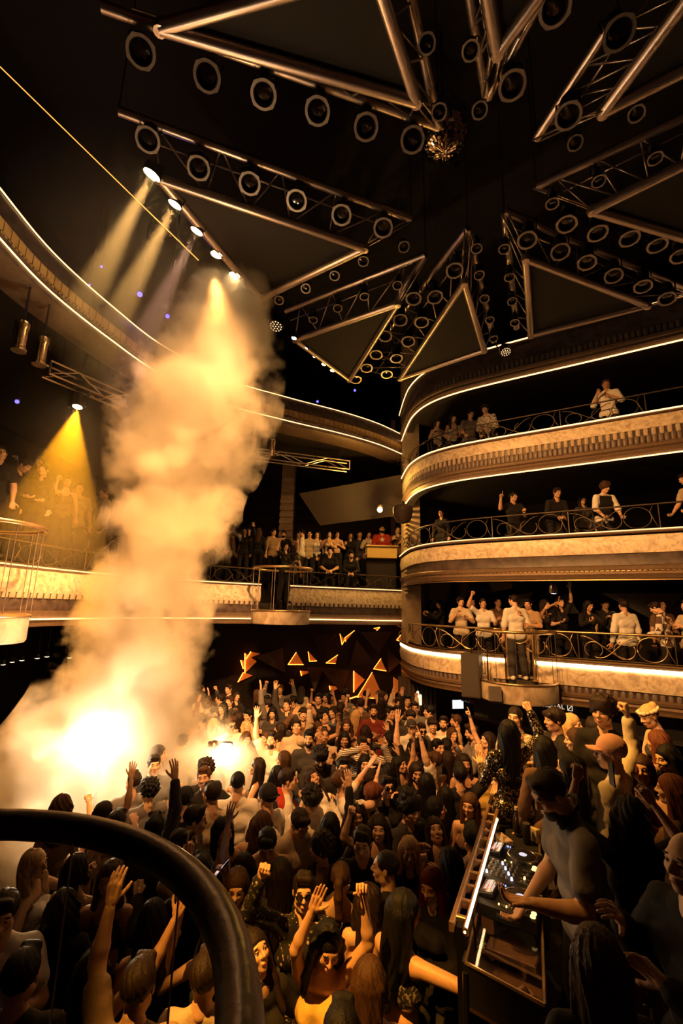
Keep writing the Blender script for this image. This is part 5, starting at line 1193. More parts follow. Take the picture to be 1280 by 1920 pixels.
for k, (px, py, hh) in enumerate(((783, 1308, 0.30), (788, 1312, 0.24), (781, 1318, 0.14))):
    p = atd(px, py, 10.9); o = MB().lathe([(0.028, -hh / 2), (0.03, -hh / 2 + 0.02), (0.03, hh / 2 - 0.02), (0.012, hh / 2)], n=10).build('rod_lamp', emat('rod_lamp_cream', (1.0, 0.72, 0.4), 2.0), smooth=True); o.location = p; tag(o, ('tallest', 'middle', 'shortest')[k] + ' of three glowing rod lamps beside the pillar drape', 'light', 'rod lamps by the drape')
    MB().tube([(0, 0, hh / 2), (0, 0, 1.1)], 0.004, 5).build('cord', M['black'], o)

# lit triangular wall panels inside the lowest right balcony
PAN = pm('pale_panel', (0.30, 0.24, 0.16), 0.7, var=0.1)
for k, pts in enumerate((((862, 1112), (1000, 1110), (935, 1150)), ((1028, 1150), (1070, 1112), (1082, 1150)), ((1135, 1112), (1290, 1112), (1235, 1168)), ((930, 1112), (905, 1165), (968, 1140)), ((1240, 1150), (1300, 1128), (1300, 1185)))):
    P = []
    for x, y in pts:
        q = rp(x, 3.3, 3.5); q.z = CAM_Z + (ray(x, y) * ((q - EYE).dot(FWD))).z; P.append(q)
    c = sum(P, Vector()) / 3; r = empty('wall_panel', c); MB().slab([p - c for p in P], 0.05).build('panel', PAN, r); tag(r, f'pale triangular wall panel inside the lowest right balcony, {ORD[k]} from left', 'wall panel', 'pale triangles in the lowest right balcony')
for px, pw in ((800, 25), (960, 32), (1160, 40)):
    q = rp(px, 2.0, 4.55); spot('balcony_downlight', q, (q.x, q.y + 0.6, 2.6), pw, (1.0, 0.6, 0.28), 120, 1, 0.1)

# lamps and trusses hung under the upper gallery
CHR = pm('warm_chrome', (0.6, 0.45, 0.28), 0.25, 0.85)
def long_par(px, py, z, label, sc):
    P = atz(px, py, z); r = empty('long_nose_lamp', P); tag(r, label, 'stage light', 'long nose lamps under the upper gallery'); s = sc
    MB().lathe([(0.04 * s, 0.22 * s), (0.085 * s, 0.2 * s), (0.09 * s, 0.1 * s), (0.075 * s, 0.08 * s), (0.08 * s, -0.2 * s), (0.1 * s, -0.22 * s), (0.1 * s, -0.26 * s), (0.08 * s, -0.26 * s)], n=16).build('can_body', CHR, r, True)
    MB().tube([(0.12 * s, 0, 0), (0.12 * s, 0, 0.24 * s), (-0.12 * s, 0, 0.24 * s), (-0.12 * s, 0, 0)], 0.01, 6).build('yoke', M['blackmetal'], r); MB().tube([(0, 0, 0.24 * s), (0, 0, LU_FLOOR - 0.2 - z)], 0.015, 6).build('hanging_rod', M['blackmetal'], r)
for k, (px, py, z) in enumerate(((40, 628, 7.5), (78, 656, 7.5))): long_par(px, py, z, f'long chrome lamp hanging below the upper gallery at the far left, {ORD[k]} of two', 1.0)
for k, (px, py, z) in enumerate(((443, 823, 7.7), (475, 832, 7.7), (510, 838, 7.7))): long_par(px, py, z, f'long chrome lamp right of the smoke, {ORD[k]} of three below the upper gallery', 1.0)
def ladder(p0, p1, h, label):
    r = empty('lighting_truss', p0); tag(r, label, 'truss'); d = p1 - p0; up = Vector((0, 0, h)); sd = Vector((-d.y, d.x, 0)).normalized() * h
    for o in (Vector(), up, sd, sd + up): MB().tube([o, o + d], 0.022, 6).build('chord', M['steel'], r, True)
    n = max(3, int(d.length / 0.55))
    for i in range(n):
        for o in (Vector(), sd):
            a, b = d * (i / n), d * ((i + 1) / n); MB().tube([a + o + (up if i % 2 else Vector()), b + o + (Vector() if i % 2 else up)], 0.011, 5).build('brace', M['steel'], r)
    for t in (0, 1): MB().tube([d * t, d * t + up], 0.018, 5).build('end_bar', M['steel'], r)
    for t in (0.12, 0.88): MB().tube([d * t + up, d * t + up + Vector((0, 0, LU_FLOOR - 0.2 - p0.z - h))], 0.01, 5).build('hanger', M['blackmetal'], r)
ladder(atz(92, 700, 7.5), atz(238, 762, 7.5), 0.24, 'lighting truss below the upper gallery at the left')
ladder(atz(483, 858, 7.7), atz(655, 880, 7.7), 0.26, 'lighting truss below the upper gallery right of the smoke')

# glowing lamps in the galleries
def small_lamp(P, r_, em, label, hang, power=0, col=WARM, cat='lamp', group=None):
    r = empty('gallery_lamp', P); tag(r, label, cat, group)
    V, Q = ball((0, 0, 0), r_, 8, 12); m_ = MB(); m_.add(V.tolist(), Q.tolist()); m_.build('bulb', em, r, smooth='all')
    MB().lathe([(r_ * 0.6, r_ * 0.7), (r_ * 1.15, r_ * 0.9), (r_ * 1.0, r_ * 1.8), (r_ * 0.3, r_ * 2.1)], n=12).build('socket', M['blackmetal'], r, True)
    hang = 0 if hang < 0 else (12.0 if P.z > 8.6 else 8.4) - P.z
    if hang: MB().tube([(0, 0, r_ * 2), (0, 0, hang)], 0.008, 5).build('cord', M['blackmetal'], r)
    if power:
        l = bpy.data.lights.new('lamp_light', 'POINT'); l.energy = power; l.color = col; l.shadow_soft_size = r_ * 1.2; q = bpy.data.objects.new('lamp_light', l); COL.objects.link(q); q.parent = r; q.location = (0, -r_ * 1.6, 0)
    return r
HOT = emat('hot_bulb', (1.0, 0.62, 0.22), 40)
gp = atd(712, 956, 12.5); gl_ = small_lamp(gp, 0.07, HOT, 'glaring lamp below the gallery ceiling beside the pillar', -1, 190, (1.0, 0.52, 0.10)); MB().tube([(0, 0, 0.14), (0, 0, 0.22), Vector((1.83, 12.9, gp.z + 0.22)) - gp], 0.014, 6).build('wall_bracket', M['blackmetal'], gl_)
BLU = emat('blue_led', (0.09, 0.07, 1.0), 5)
for k, (px, py, rr_) in enumerate(((262, 552, 0.05), (314, 593, 0.04), (190, 500, 0.022), (168, 534, 0.018))): small_lamp(atd(px, py, 9.4), rr_, BLU, ['large blue lamp in the dark upper gallery, left of the smoke', 'second large blue lamp, at the smoke edge', 'tiny blue lamp highest in the upper gallery', 'tiny blue lamp just above the lit gallery edge'][k], 0.6, 3 if k < 2 else 0, (0.2, 0.15, 1.0))
for k, (px, py) in enumerate(((665, 732), (595, 753))): small_lamp(atd(px, py, 13.6), 0.035, BLU, ['blue lamp in the upper gallery beside the trusses', 'small blue lamp just above the far gallery edge'][k], 0.5, 0)
small_lamp(atd(32, 753, 9.2), 0.04, BLU, 'blue lamp at the left picture edge above the gallery crowd', 0.5, 0)
fx2 = atd(625, 960, 13.5); r = empty('emergency_light', fx2); tag(r, 'small rectangular emergency light under the gallery ceiling', 'lamp'); MB().box((0, 0, 0), (0.3, 0.1, 0.12), ch=0.015).build('housing', pm('pale_plastic', (0.55, 0.45, 0.35), 0.5, emit=(1, .5, .2), es=0.12), r); MB().tube([(0, 0, 0.06), (0, 0, 0.5)], 0.01, 5).build('rod', M['black'], r)

# bar counter in the gallery beside the pillar, sloping ceiling panel above it
a, b = aty(688, 1037, 13.75), aty(742, 1037, 13.75); r = empty('gallery_bar', (a + b) / 2); tag(r, 'yellow lit bar counter in the gallery beside the pillar', 'bar'); wd = (b - a).length + 0.02
MB().box((0, 0, 0), (wd, 0.35, 0.34), ch=0.01).build('bar_front', pm('ochre_panel', (0.5, 0.34, 0.10), 0.6, var=0.1), r); MB().box((0, -0.03, 0.19), (wd + 0.06, 0.45, 0.05), ch=0.01).build('counter_top', M['brass'], r); MB().box((0, 0.1, -0.7), (wd, 0.15, 1.1)).build('bar_base', M['wall'], r)
P0, P1, P2, P3 = aty(600, 985, 13.3), aty(752, 966, 13.3), aty(752, 890, 12.9), aty(560, 925, 12.9)
struct(MB().slab([P0, P1, P2, P3], 0.05).build('trim_2', pm('brown_ceiling', (0.030, 0.018, 0.012), 0.7)), 'sloping ceiling panel of the lower left gallery')

# railing on the raised terrace at the far left
tc_, tn_ = cut(LLC, LLN, 0, LLL * 0.45); tcv = [p - n * 1.75 for p, n in zip(tc_, tn_)]
railing(tcv, tn_, 4.75, 5.42, 'raised terrace railing behind the left podium', M['brass'], SCRB, 0.022)
# laser line
a, b = atd(-40, 86, 5.8), atd(372, 488, 6.6); o = MB().tube([a, b], 0.0065, 6).build('laser_line', emat('laser_orange', (1.0, 0.33, 0.06), 2.2)); tag(o, 'thin straight orange laser line crossing the dark upper left', 'laser beam')

# dark faceted panels between the orange lights
for k, pts in enumerate((((600, 1250), (655, 1258), (640, 1300)), ((668, 1200), (700, 1240), (655, 1250)), ((585, 1190), (630, 1190), (600, 1220)), ((480, 1230), (530, 1215), (535, 1262)), ((725, 1215), (748, 1240), (728, 1262)), ((575, 1250), (606, 1252), (590, 1295)), ((675, 1185), (735, 1185), (710, 1225)))):
    P = [aty(x, y, WY) for x, y in pts]; P[k % 3] = P[k % 3] + Vector((0, -0.3, 0)); c = sum(P, Vector()) / 3
    r = empty('wall_panel', c); MB().slab([p - c for p in P], 0.03).build('facet', pm('umber_facet', (0.09, 0.045, 0.03), 0.55), r); tag(r, f'dark triangular facet on the wall below the left gallery, {ORD[k]} of seven', 'wall panel', 'dark facets below the left gallery')
# row of downlights under the left gallery
DL = emat('downlight_cream', (1.0, 0.7, 0.38), 9, False)
for k, (px, py) in enumerate(((6, 1246), (23, 1241), (41, 1238), (70, 1234), (88, 1231), (130, 1233), (290, 1222), (316, 1217), (331, 1216))):
    P = atd(px, py, 9.6 if px < 200 else 12.2); r = empty('downlight', P); tag(r, f'small cream downlight under the left gallery, {ORD[k]} from the left', 'light', 'downlights under the left gallery')
    MB().lathe([(0.045, 0.0), (0.05, 0.02), (0.05, 0.09), (0.02, 0.1)], n=12).build('can', M['blackmetal'], r, True); MB().lathe([(0.043, -0.004), (0.001, -0.012)], n=12, caps=False).build('lens', DL, r, True)
    MB().tube([(0, 0, 0.09), (0, 0, LL_FLOOR - 0.2 - P.z)], 0.008, 5).build('rod', M['blackmetal'], r)

q = rp(1040, 0.9, 4.0); q.z = CAM_Z + (ray(1040, 1104) * ((q - EYE).dot(FWD))).z
r = empty('ceiling_spot', q); tag(r, 'glinting white ceiling lamp inside the lowest right balcony', 'light')
MB().lathe([(0.05, 0.16), (0.09, 0.12), (0.1, -0.08), (0.09, -0.1)], n=16).build('can', pm('bright_chrome', (0.7, 0.72, 0.78), 0.15, 1.0), r, True); MB().lathe([(0.085, -0.095), (0.001, -0.11)], n=16, caps=False).build('lens', emat('hot_white_lens', (0.85, 0.9, 1.0), 3), r, True); MB().tube([(0, 0, 0.14), (0, 0, TFLOOR[2] - 0.14 - q.z)], 0.012, 6).build('rod', M['blackmetal'], r)
# ------------------------------------------------------------------ the people
FACE = {'b': 0, 'l': 90, 'f': 180, 'r': -90, 'fl': 140, 'fr': -140, 'bl': 42, 'br': -42}
POSES.update({
 'hero_arms': dict(L=((-.6, .1, .8), (.12, .1, 1), 'grip'), Rr=((-.02, .6, .8), (-.42, .1, 1), 'flat'), head=(20, -18, -8)),
 'hero_reach': dict(Rr=((1, .35, -.05), (.95, .3, .15), 'grip'), L=((-.35, .2, -1), (-.05, .4, -1), 'relaxed'), head=(-25, -8, 0), twist=-8),
 'dj': dict(lean=9, L=((-.15, .3, -.85), (.1, 1.0, .25), 'relaxed'), Rr=((.25, .2, -1), (-.1, .75, -.6), 'relaxed'), head=(8, -24, 0), legs=.2),
 'front_raise': dict(Rr=((.8, .3, .6), (.5, .35, 1), 'flat'), L=_dn(-1), head=(-6, 2, 0)),
 'front_point': dict(Rr=((.35, .5, .75), (.12, .15, 1), 'point'), L=_dn(-1), head=(4, -4, 0)),
 'front_hand': dict(L=((-.3, .5, .7), (.1, .1, 1), 'relaxed'), Rr=_dn(1), head=(-4, -6, 0)),
 'phone_up': dict(L=((-.55, .6, .35), (.45, .35, 1), 'grip'), Rr=((.75, .45, .1), (-.62, .3, 1), 'grip'), head=(0, 6, 0)),
 'straight': dict(L=((-.25, .0, -1), (-.02, .25, -1), 'relaxed'), Rr=((.3, -.05, -1), (-.35, .5, -.6), 'relaxed'), head=(40, -4, 0)),
 'pointout': dict(Rr=((.6, .5, -.35), (.05, .45, 1), 'point'), L=((-.25, .35, -1), (.5, .9, .25), 'cup'), head=(35, 0, 0)),
 'armup': dict(Rr=((.55, -.05, .35), (-.05, .05, 1), 'fist'), L=_dn(-1), head=(30, -4, 0)),
 'phone_near': dict(Rr=((.3, .3, -.8), (-.05, .6, .85), 'grip'), L=_dn(-1), head=(0, -2, 0)),
 'cover': dict(Rr=((.5, .55, .4), (-.85, .25, .3), 'relaxed'), L=((-.55, .6, .15), (.5, .2, 1), 'open'), head=(0, 0, 0)),
 'handhold': dict(L=((-.28, .55, -.5), (.2, .8, .5), 'relaxed'), Rr=((.28, .5, -.6), (-.25, .9, .3), 'cup'), head=(12, -14, 0)),
 'chest': dict(L=((-.35, .25, -.9), (.8, .55, .4), 'relaxed'), Rr=((.35, .25, -.85), (-.5, .6, .75), 'relaxed'), head=(10, 4, 0)),
})
# px, py of the head, facing, pose, female, hair, hair colour, top, colour, label, options
FLOORP = [
 (431, 1358, 'fr', 'mouth', 0, 'quiff', 'brown', 'shirt', 'white', 'man in white shirt and sunglasses in the bright smoke', dict(x=('sunglasses',))),
 (402, 1361, 'fr', 'dance', 1, 'wavy', 'blond', 'tank', 'white', 'blond woman half lost in the bright smoke', {}),
 (462, 1363, 'f', 'headback', 1, 'wavy', 'blond', 'tank', 'black', 'woman tossing blond hair right of the bright smoke', {}),
 (461, 1386, 'fr', 'dance2', 1, 'wavy', 'brown', 'long', 'brown', 'woman with loose brown hair beside the lit smoke', {}),
 (511, 1388, 'f', 'raiseR', 0, 'quiff', 'dark', 'tee', 'white', 'man with moustache in white tee, one bent arm raised', dict(x=('beard',))),
 (528, 1369, 'l', 'idle', 1, 'long', 'dark', 'tank', 'cream', 'dark haired woman in profile, cream top, facing the smoke', {}),
 (551, 1362, 'f', 'pointL', 0, 'short', 'dark', 'long', 'beige', 'man pointing straight up above the far crowd', {}),
 (568, 1340, 'f', 'clap', 0, 'fringe', 'dark', 'shirt', 'brown', 'man with dark fringe clapping behind the pointing man', {}),
 (579, 1384, 'f', 'idle', 0, 'short', 'black', 'tee', 'charcoal', 'bearded man in charcoal tee facing the camera', dict(x=('beard',))),
 (609, 1347, 'fr', 'headback', 0, 'short', 'black', 'long', 'black', 'laughing man in black, head thrown back', {}),
 (612, 1380, 'f', 'forehead', 0, 'buzz', 'brown', 'shirt', 'beige', 'man in open beige shirt, hand to his forehead', {}),
 (596, 1366, 'fr', 'bothbent', 1, 'long', 'brown', 'tank', 'black', 'woman with bent raised arms behind the bearded man', {}),
 (535, 1323, 'f', 'raiseR', 0, 'short', 'dark', 'shirt', 'charcoal', 'dim man in dark jacket raising one hand, far row', {}),
 (514, 1337, 'f', 'drink', 1, 'bob', 'black', 'tee', 'charcoal', 'short haired woman with a drink in the dim far row', {}),
 (500, 1321, 'l', 'raiseL', 0, 'short', 'dark', 'shirt', 'grey', 'man in grey shirt turned left in the dim far row', {}),
 (597, 1310, 'f', 'idle', 0, 'short', 'black', 'long', 'black', 'man in black standing under the slanting orange triangle', {}),
 (624, 1336, 'fl', 'dance', 1, 'wavy', 'dark', 'tee', 'denim', 'smiling woman in denim blue beside the laughing man', {}),
 (646, 1360, 'f', 'idle', 1, 'wavy', 'brown', 'tank', 'brown', 'woman with wavy brown hair under the blond woman', {}),
 (667, 1341, 'b', 'dance', 1, 'long', 'blond', 'long', 'cream', 'blond woman seen from behind in cream jacket, far row', {}),
 (676, 1320, 'b', 'idle', 0, 'short', 'dark', 'shirt', 'brown', 'man seen from behind in front of the tallest orange triangle', {}),
 (700, 1333, 'f', 'chest', 0, 'short', 'dark', 'long', 'maroon', 'bearded man in maroon near the tallest orange triangle', dict(x=('beard',))),
 (733, 1337, 'fr', 'raiseL', 0, 'quiff', 'dark', 'shirt', 'black', 'man in black suit holding up an open hand, far row', {}),
 (752, 1335, 'f', 'idle', 0, 'short', 'dark', 'shirt', 'white', 'man in white shirt beside the man in black suit', {}),
 (747, 1319, 'f', 'idle', 0, 'short', 'dark', 'tee', 'brown', 'dim man in brown tee behind the white shirted men', {}),
 (763, 1314, 'f', 'idle', 0, 'short', 'black', 'tee', 'charcoal', 'dim man farthest back beside the pleated drape', {}),
 (779, 1329, 'f', 'idle', 0, 'short', 'dark', 'tee', 'grey', 'dim man in grey tee just below the rod lamps', dict(x=('glasses',))),
 (792, 1333, 'l', 'idle', 0, 'short', 'black', 'shirt', 'white', 'man in profile with white collar below the rod lamps', {}),
 (771, 1361, 'f', 'idle', 0, 'cap', 'dark', 'shirt', 'white', 'man in white shirt and dark flat cap', dict(x=('cap:charcoal',))),
 (770, 1346, 'f', 'idle', 0, 'fringe', 'dark', 'tee', 'charcoal', 'man with fringe behind the man in flat cap', {}),
 (794, 1369, 'f', 'idle', 0, 'short', 'dark', 'tee', 'black', 'man in sunglasses and black between two white shirts', dict(x=('sunglasses',))),
 (809, 1361, 'f', 'idle', 0, 'fringe', 'dark', 'shirt', 'white', 'young man in white shirt right of the sunglasses man', {}),
 (835, 1355, 'fl', 'chest', 0, 'short', 'dark', 'shirt', 'white', 'bearded man in white shirt below the glowing monitor', dict(x=('beard',))),
 (851, 1353, 'l', 'idle', 0, 'short', 'brown', 'shirt', 'tan', 'bearded man in tan shirt facing left near the bar', dict(x=('beard',))),
 (847, 1377, 'f', 'chest', 1, 'long', 'brown', 'tank', 'brown', 'woman with long brown hair below the two bearded men', {}),
 (884, 1374, 'l', 'mouth', 0, 'quiff', 'dark', 'shirt', 'grey', 'bearded man in grey shirt seen from the side near the bar', dict(x=('beard',))),
 (481, 1438, 'l', 'dance', 1, 'wavy', 'dark', 'tank', 'brown', 'woman with long dark curls facing the lit smoke', {}),
 (530, 1424, 'l', 'idle', 1, 'long', 'brown', 'long', 'charcoal', 'woman with straight brown hair in profile, left of raised arm', {}),
 (445, 1468, 'b', 'idle', 0, 'buzz', 'black', 'shirt', 'white', 'crop haired man from behind in white shirt before the smoke', dict(h=1.04)),
 (397, 1490, 'bl', 'drink', 0, 'short', 'dark', 'shirt', 'cream', 'man in cream shirt at the smoke edge', dict(h=1.03)),
 (367, 1537, 'r', 'drink', 0, 'short', 'dark', 'shirt', 'charcoal', 'dark man bending towards a lit phone', {}),
 (496, 1502, 'bl', 'idle', 0, 'cap', 'dark', 'tee', 'white', 'man with backward black cap in white tee', dict(x=('cap:black', 'backward'))),
 (541, 1462, 'r', 'idle', 0, 'short', 'dark', 'tee', 'white', 'man in white tee with red sweater over his shoulder', dict(sweater=1)),
 (586, 1461, 'f', 'headback', 1, 'wavy', 'dark', 'shirt', 'white', 'woman in white with head tilted back, arm raised', {}),
 (583, 1500, 'fr', 'lookdown', 0, 'curly', 'black', 'shirt', 'white', 'curly haired man in white shirt looking down', {}),
 (519, 1453, 'b', 'idle', 1, 'bob', 'black', 'tank', 'black', 'woman with black bob from behind, next to brown haired woman', {}),
 (601, 1420, 'f', 'lookdown', 0, 'curly', 'black', 'tee', 'charcoal', 'bearded man with big black curls looking down', dict(x=('beard',))),
 (641, 1386, 'f', 'idle', 1, 'long', 'black', 'tank', 'black', 'woman with straight black hair beside the forehead man', {}),
 (680, 1397, 'f', 'cover', 0, 'short', 'dark', 'long', 'white_stripe', 'man in striped top with arms crossed before his face', {}),
 (648, 1440, 'f', 'chest', 0, 'short', 'black', 'tee', 'black', 'moustached man with wide eyes staring at the camera', dict(x=('beard',))),
 (642, 1466, 'r', 'clap', 0, 'quiff', 'brown', 'tee', 'white', 'man in white tee clapping high in the middle', {}),
 (684, 1432, 'f', 'idle', 1, 'long', 'black', 'tee', 'black', 'dim woman in black behind the clapping man', {}),
 (699, 1454, 'r', 'mouth', 1, 'wavy', 'dark', 'tee', 'charcoal', 'dim woman in profile with hand at her chin', {}),
 (702, 1488, 'br', 'idle', 0, 'fringe', 'auburn', 'tee', 'charcoal', 'auburn haired person from behind in the middle', {}),
 (719, 1478, 'fr', 'idle', 0, 'short', 'dark', 'shirt', 'black', 'man in sunglasses and black, right of the auburn head', dict(x=('sunglasses',))),
 (672, 1530, 'f', 'idle', 1, 'long', 'dark', 'tank', 'charcoal', 'woman with white sunglasses pushed up on her hair', dict(whiteglasses=1)),
 (612, 1545, 'b', 'raiseR', 1, 'long', 'black', 'long', 'black', 'black haired woman from behind with one patterned arm raised', {}),
 (736, 1416, 'fl', 'bothbent', 1, 'long', 'black', 'tank', 'black', 'smiling woman leaning with bare shoulder, hand raised', {}),
 (749, 1437, 'fr', 'raiseL', 1, 'long', 'black', 'tank', 'charcoal', 'woman in profile with hand beside her face', {}),
 (777, 1447, 'f', 'mouth', 1, 'long', 'dark', 'long', 'black', 'woman resting her hand at her chin, black sleeves', {}),
 (723, 1449, 'b', 'idle', 1, 'wavy', 'black', 'long', 'black', 'black curls seen from behind left of profile woman', {}),
 (772, 1402, 'b', 'raiseL', 0, 'short', 'black', 'tee', 'black', 'man from behind in black with an open hand at his head', {}),
 (798, 1399, 'b', 'idle', 1, 'bob', 'black', 'tee', 'black', 'black bobbed head from behind before the white shirts', {}),
 (821, 1404, 'fr', 'idle', 0, 'short', 'black', 'tee', 'charcoal', 'man glancing right with short black hair, below white shirts', {}),
 (839, 1398, 'r', 'idle', 1, 'long', 'black', 'tank', 'charcoal', 'woman in profile with black hair, lit shoulder', {}),
 (815, 1426, 'l', 'pointL', 0, 'fringe', 'brown', 'tee', 'white', 'man with glasses in white tee, finger pointing up', dict(x=('glasses',))),
 (804, 1470, 'b', 'idle', 1, 'long', 'black', 'tank', 'black', 'straight black hair from behind, below the man with glasses', {}),
 (862, 1452, 'b', 'fist', 0, 'short', 'black', 'tee', 'black', 'man in black tee from behind, bare arm bent up', {}),
 (867, 1427, 'f', 'idle', 1, 'long', 'dark', 'tank', 'brown', 'woman lit on one cheek behind the man in black tee', {}),
 (845, 1426, 'bl', 'idle', 1, 'long', 'dark', 'tank', 'tan', 'woman with yellow lit back beside the man with glasses', {}),
 (886, 1440, 'b', 'dance2', 1, 'bun', 'dark', 'tee', 'yellow', 'woman in yellow top with hair up, right of raised arm', {}),  # yellow light on her back is put into the top's colour
 (830, 1491, 'b', 'idle', 1, 'long', 'black', 'long', 'black', 'black haired woman from behind left of the booth rail', {}),
 (826, 1516, 'r', 'idle', 1, 'long', 'black', 'tank', 'black', 'woman in profile with face half hidden by black hair', {}),
 (873, 1510, 'fl', 'idle', 1, 'verylong', 'brown', 'tank', 'brown', 'woman with very long brown hair next to the booth rail', {}),
 (783, 1529, 'fr', 'mouth', 0, 'curly', 'black', 'shirt', 'charcoal', 'curly haired man drinking from a cup', {}),
 (721, 1550, 'f', 'fist', 1, 'wavy', 'dark', 'tank', 'black', 'dim woman with one fist raised by the cup drinker', {}),
 (804, 1555, 'f', 'lookup', 1, 'long', 'dark', 'tank', 'charcoal', 'woman gazing up below the cup drinker', {}),
 (856, 1566, 'b', 'idle', 0, 'short', 'black', 'shirt', 'lilac', 'man with lilac collar from behind beside the booth rail', {}),
 (560, 1547, 'fr', 'lookdown', 0, 'short', 'dark', 'shirt', 'beige', 'man in beige shirt looking down, below the curly man', {}),
 (503, 1537, 'b', 'dance', 1, 'wavy', 'brown', 'tank', 'brown', 'brown haired woman from behind before the backward cap', {}),
 (419, 1560, 'fr', 'idle', 1, 'long', 'black', 'bandeau', 'black', 'dark haired woman with bare shoulders near the lit phone', {}),
 (499, 1583, 'f', 'lookdown', 0, 'short', 'black', 'tank', 'cream', 'man in cream tank top looking down', {}),
 (604, 1592, 'l', 'idle', 1, 'curly', 'dark', 'tee', 'brown', 'person with big dark curls in profile, centre left', {}),
 (677, 1580, 'f', 'mouth', 0, 'short', 'dark', 'tee', 'black', 'man in black tee with hand at his mouth, centre', {}),
 (767, 1597, 'f', 'idle', 1, 'long', 'blond', 'long', 'black', 'blond woman in black facing the camera near the booth', {}),
 (726, 1630, 'l', 'idle', 0, 'buzz', 'dark', 'tee', 'black', 'crop haired man in profile in the dark centre', {}),
 (790, 1650, 'fl', 'mouth', 1, 'long', 'red', 'long', 'black', 'red haired woman with hands before her mouth', {}),
 (839, 1618, 'bl', 'mouth', 1, 'long', 'black', 'shirt', 'lilac', 'woman with long black hair in pale sleeves near the booth', {}),
 (591, 1661, 'f', 'fist', 0, 'quiff', 'dark', 'shirt', 'black_floral', 'man in patterned black shirt and sunglasses, hand to his face', dict(x=('sunglasses',))),
 (645, 1654, 'b', 'idle', 1, 'pony', 'brown', 'tank', 'black', 'woman with brown ponytail from behind', {}),
 (454, 1660, 'f', 'mouth', 1, 'long', 'brown', 'long', 'charcoal', 'dim woman with long hair and hand at her chest, beside the ring rail', {}),
 (520, 1643, 'b', 'idle', 1, 'verylong', 'dark', 'long', 'charcoal', 'woman from behind with very long dark hair, centre left', {}),
 (467, 1615, 'b', 'raiseL', 1, 'bob', 'dark', 'tank', 'brown', 'woman from behind waving an open hand by the ring rail', {}),
 (707, 1705, 'b', 'idle', 1, 'wavy', 'dark', 'tank', 'maroon', 'woman with dark waves from behind in the dark', {}),
 (602, 1778, 'f', 'hero_arms', 1, 'wavy', 'black', 'tank', 'yellow', 'woman in yellow lit tank top raising both arms, front centre', dict(h=1.0, hb=.012)),  # yellow light on the tank top is put into its cloth colour
 (692, 1838, 'b', 'idle', 1, 'bob', 'brown', 'tank', 'cream', 'woman with brown bob from behind, right of the raised arms', dict(hb=.012)),
 (486, 1785, 'fr', 'lookup', 1, 'long', 'dark', 'tee', 'black', 'woman gazing upwards in the dark beside the ring rail', {}),
 (738, 1690, 'br', 'hero_reach', 1, 'verylong', 'black', 'bandeau', 'charcoal_sequin', 'woman with very long black hair reaching for the booth', dict(h=1.06, hb=.012, skin=1)),
 (640, 1935, 'b', 'idle', 0, 'short', 'black', 'tee', 'black', 'dark head at the bottom edge, centre', {}),
 (37, 1702, 'fr', 'mouth', 0, 'short', 'dark', 'tee', 'white', 'man in white tee with hand at his mouth, inside the ring rail', dict(hb=.013)),
 (193, 1655, 'f', 'idle', 1, 'long', 'brown', 'bandeau', 'charcoal', 'woman with long brown hair and bare shoulders inside the ring rail', dict(hb=.013)),
 (67, 1622, 'r', 'dance', 1, 'wavy', 'blond', 'tank', 'white', 'blond woman whirling in the smoke above the man in white', {}),
 (142, 1628, 'b', 'idle', 1, 'bob', 'dark', 'tank', 'charcoal', 'dark head from behind between two women inside the ring', {}),
 (105, 1705, 'b', 'idle', 1, 'wavy', 'black', 'long', 'black', 'thick black curls from behind inside the ring rail', {}),
 (56, 1822, 'b', 'idle', 0, 'short', 'black', 'tee', 'charcoal', 'dark haired man from behind in the bottom left corner', dict(hb=.013)),
 (160, 1828, 'b', 'front_raise', 1, 'wavy', 'black', 'tank', 'black', 'black haired woman from behind stretching an arm up, bottom left', dict(hb=.013, skin=1)),
 (286, 1838, 'b', 'front_hand', 0, 'short', 'dark', 'tee', 'tan', 'man from behind with lit neck inside the ring rail', dict(hb=.013)),
 (367, 1836, 'b', 'idle', 0, 'short', 'dark', 'shirt', 'beige', 'man from behind just inside the thick ring rail', dict(hb=.013)),
 (285, 1722, 'bl', 'front_point', 1, 'long', 'black', 'tank', 'black', 'woman from behind pointing a finger up, inside the ring rail', dict(skin=1)),
 (221, 1545, 'b', 'idle', 0, 'short', 'dark', 'tee', 'tan', 'head at the smoke foot just above the ring rail', {}),
 (285, 1552, 'bl', 'raiseR', 0, 'short', 'black', 'shirt', 'charcoal', 'man in dark shirt above the ring rail, hand raised into smoke', {}),
 (195, 1523, 'b', 'raiseR', 1, 'bob', 'dark', 'tank', 'brown', 'figure veiled by smoke raising an arm', {}),
 (116, 1512, 'b', 'idle', 1, 'wavy', 'brown', 'tank', 'tan', 'figure veiled by smoke at the far left', {}),
 (340, 1585, 'r', 'phone1', 0, 'short', 'dark', 'tee', 'tan', 'man with bare forearm holding up a lit phone', dict(phone=1)),
 (914, 1388, 'l', 'pointR', 1, 'long', 'dark', 'dress', 'yellow_floral', 'woman in gold patterned dress facing left, arm out', dict(z=0.25)),
]
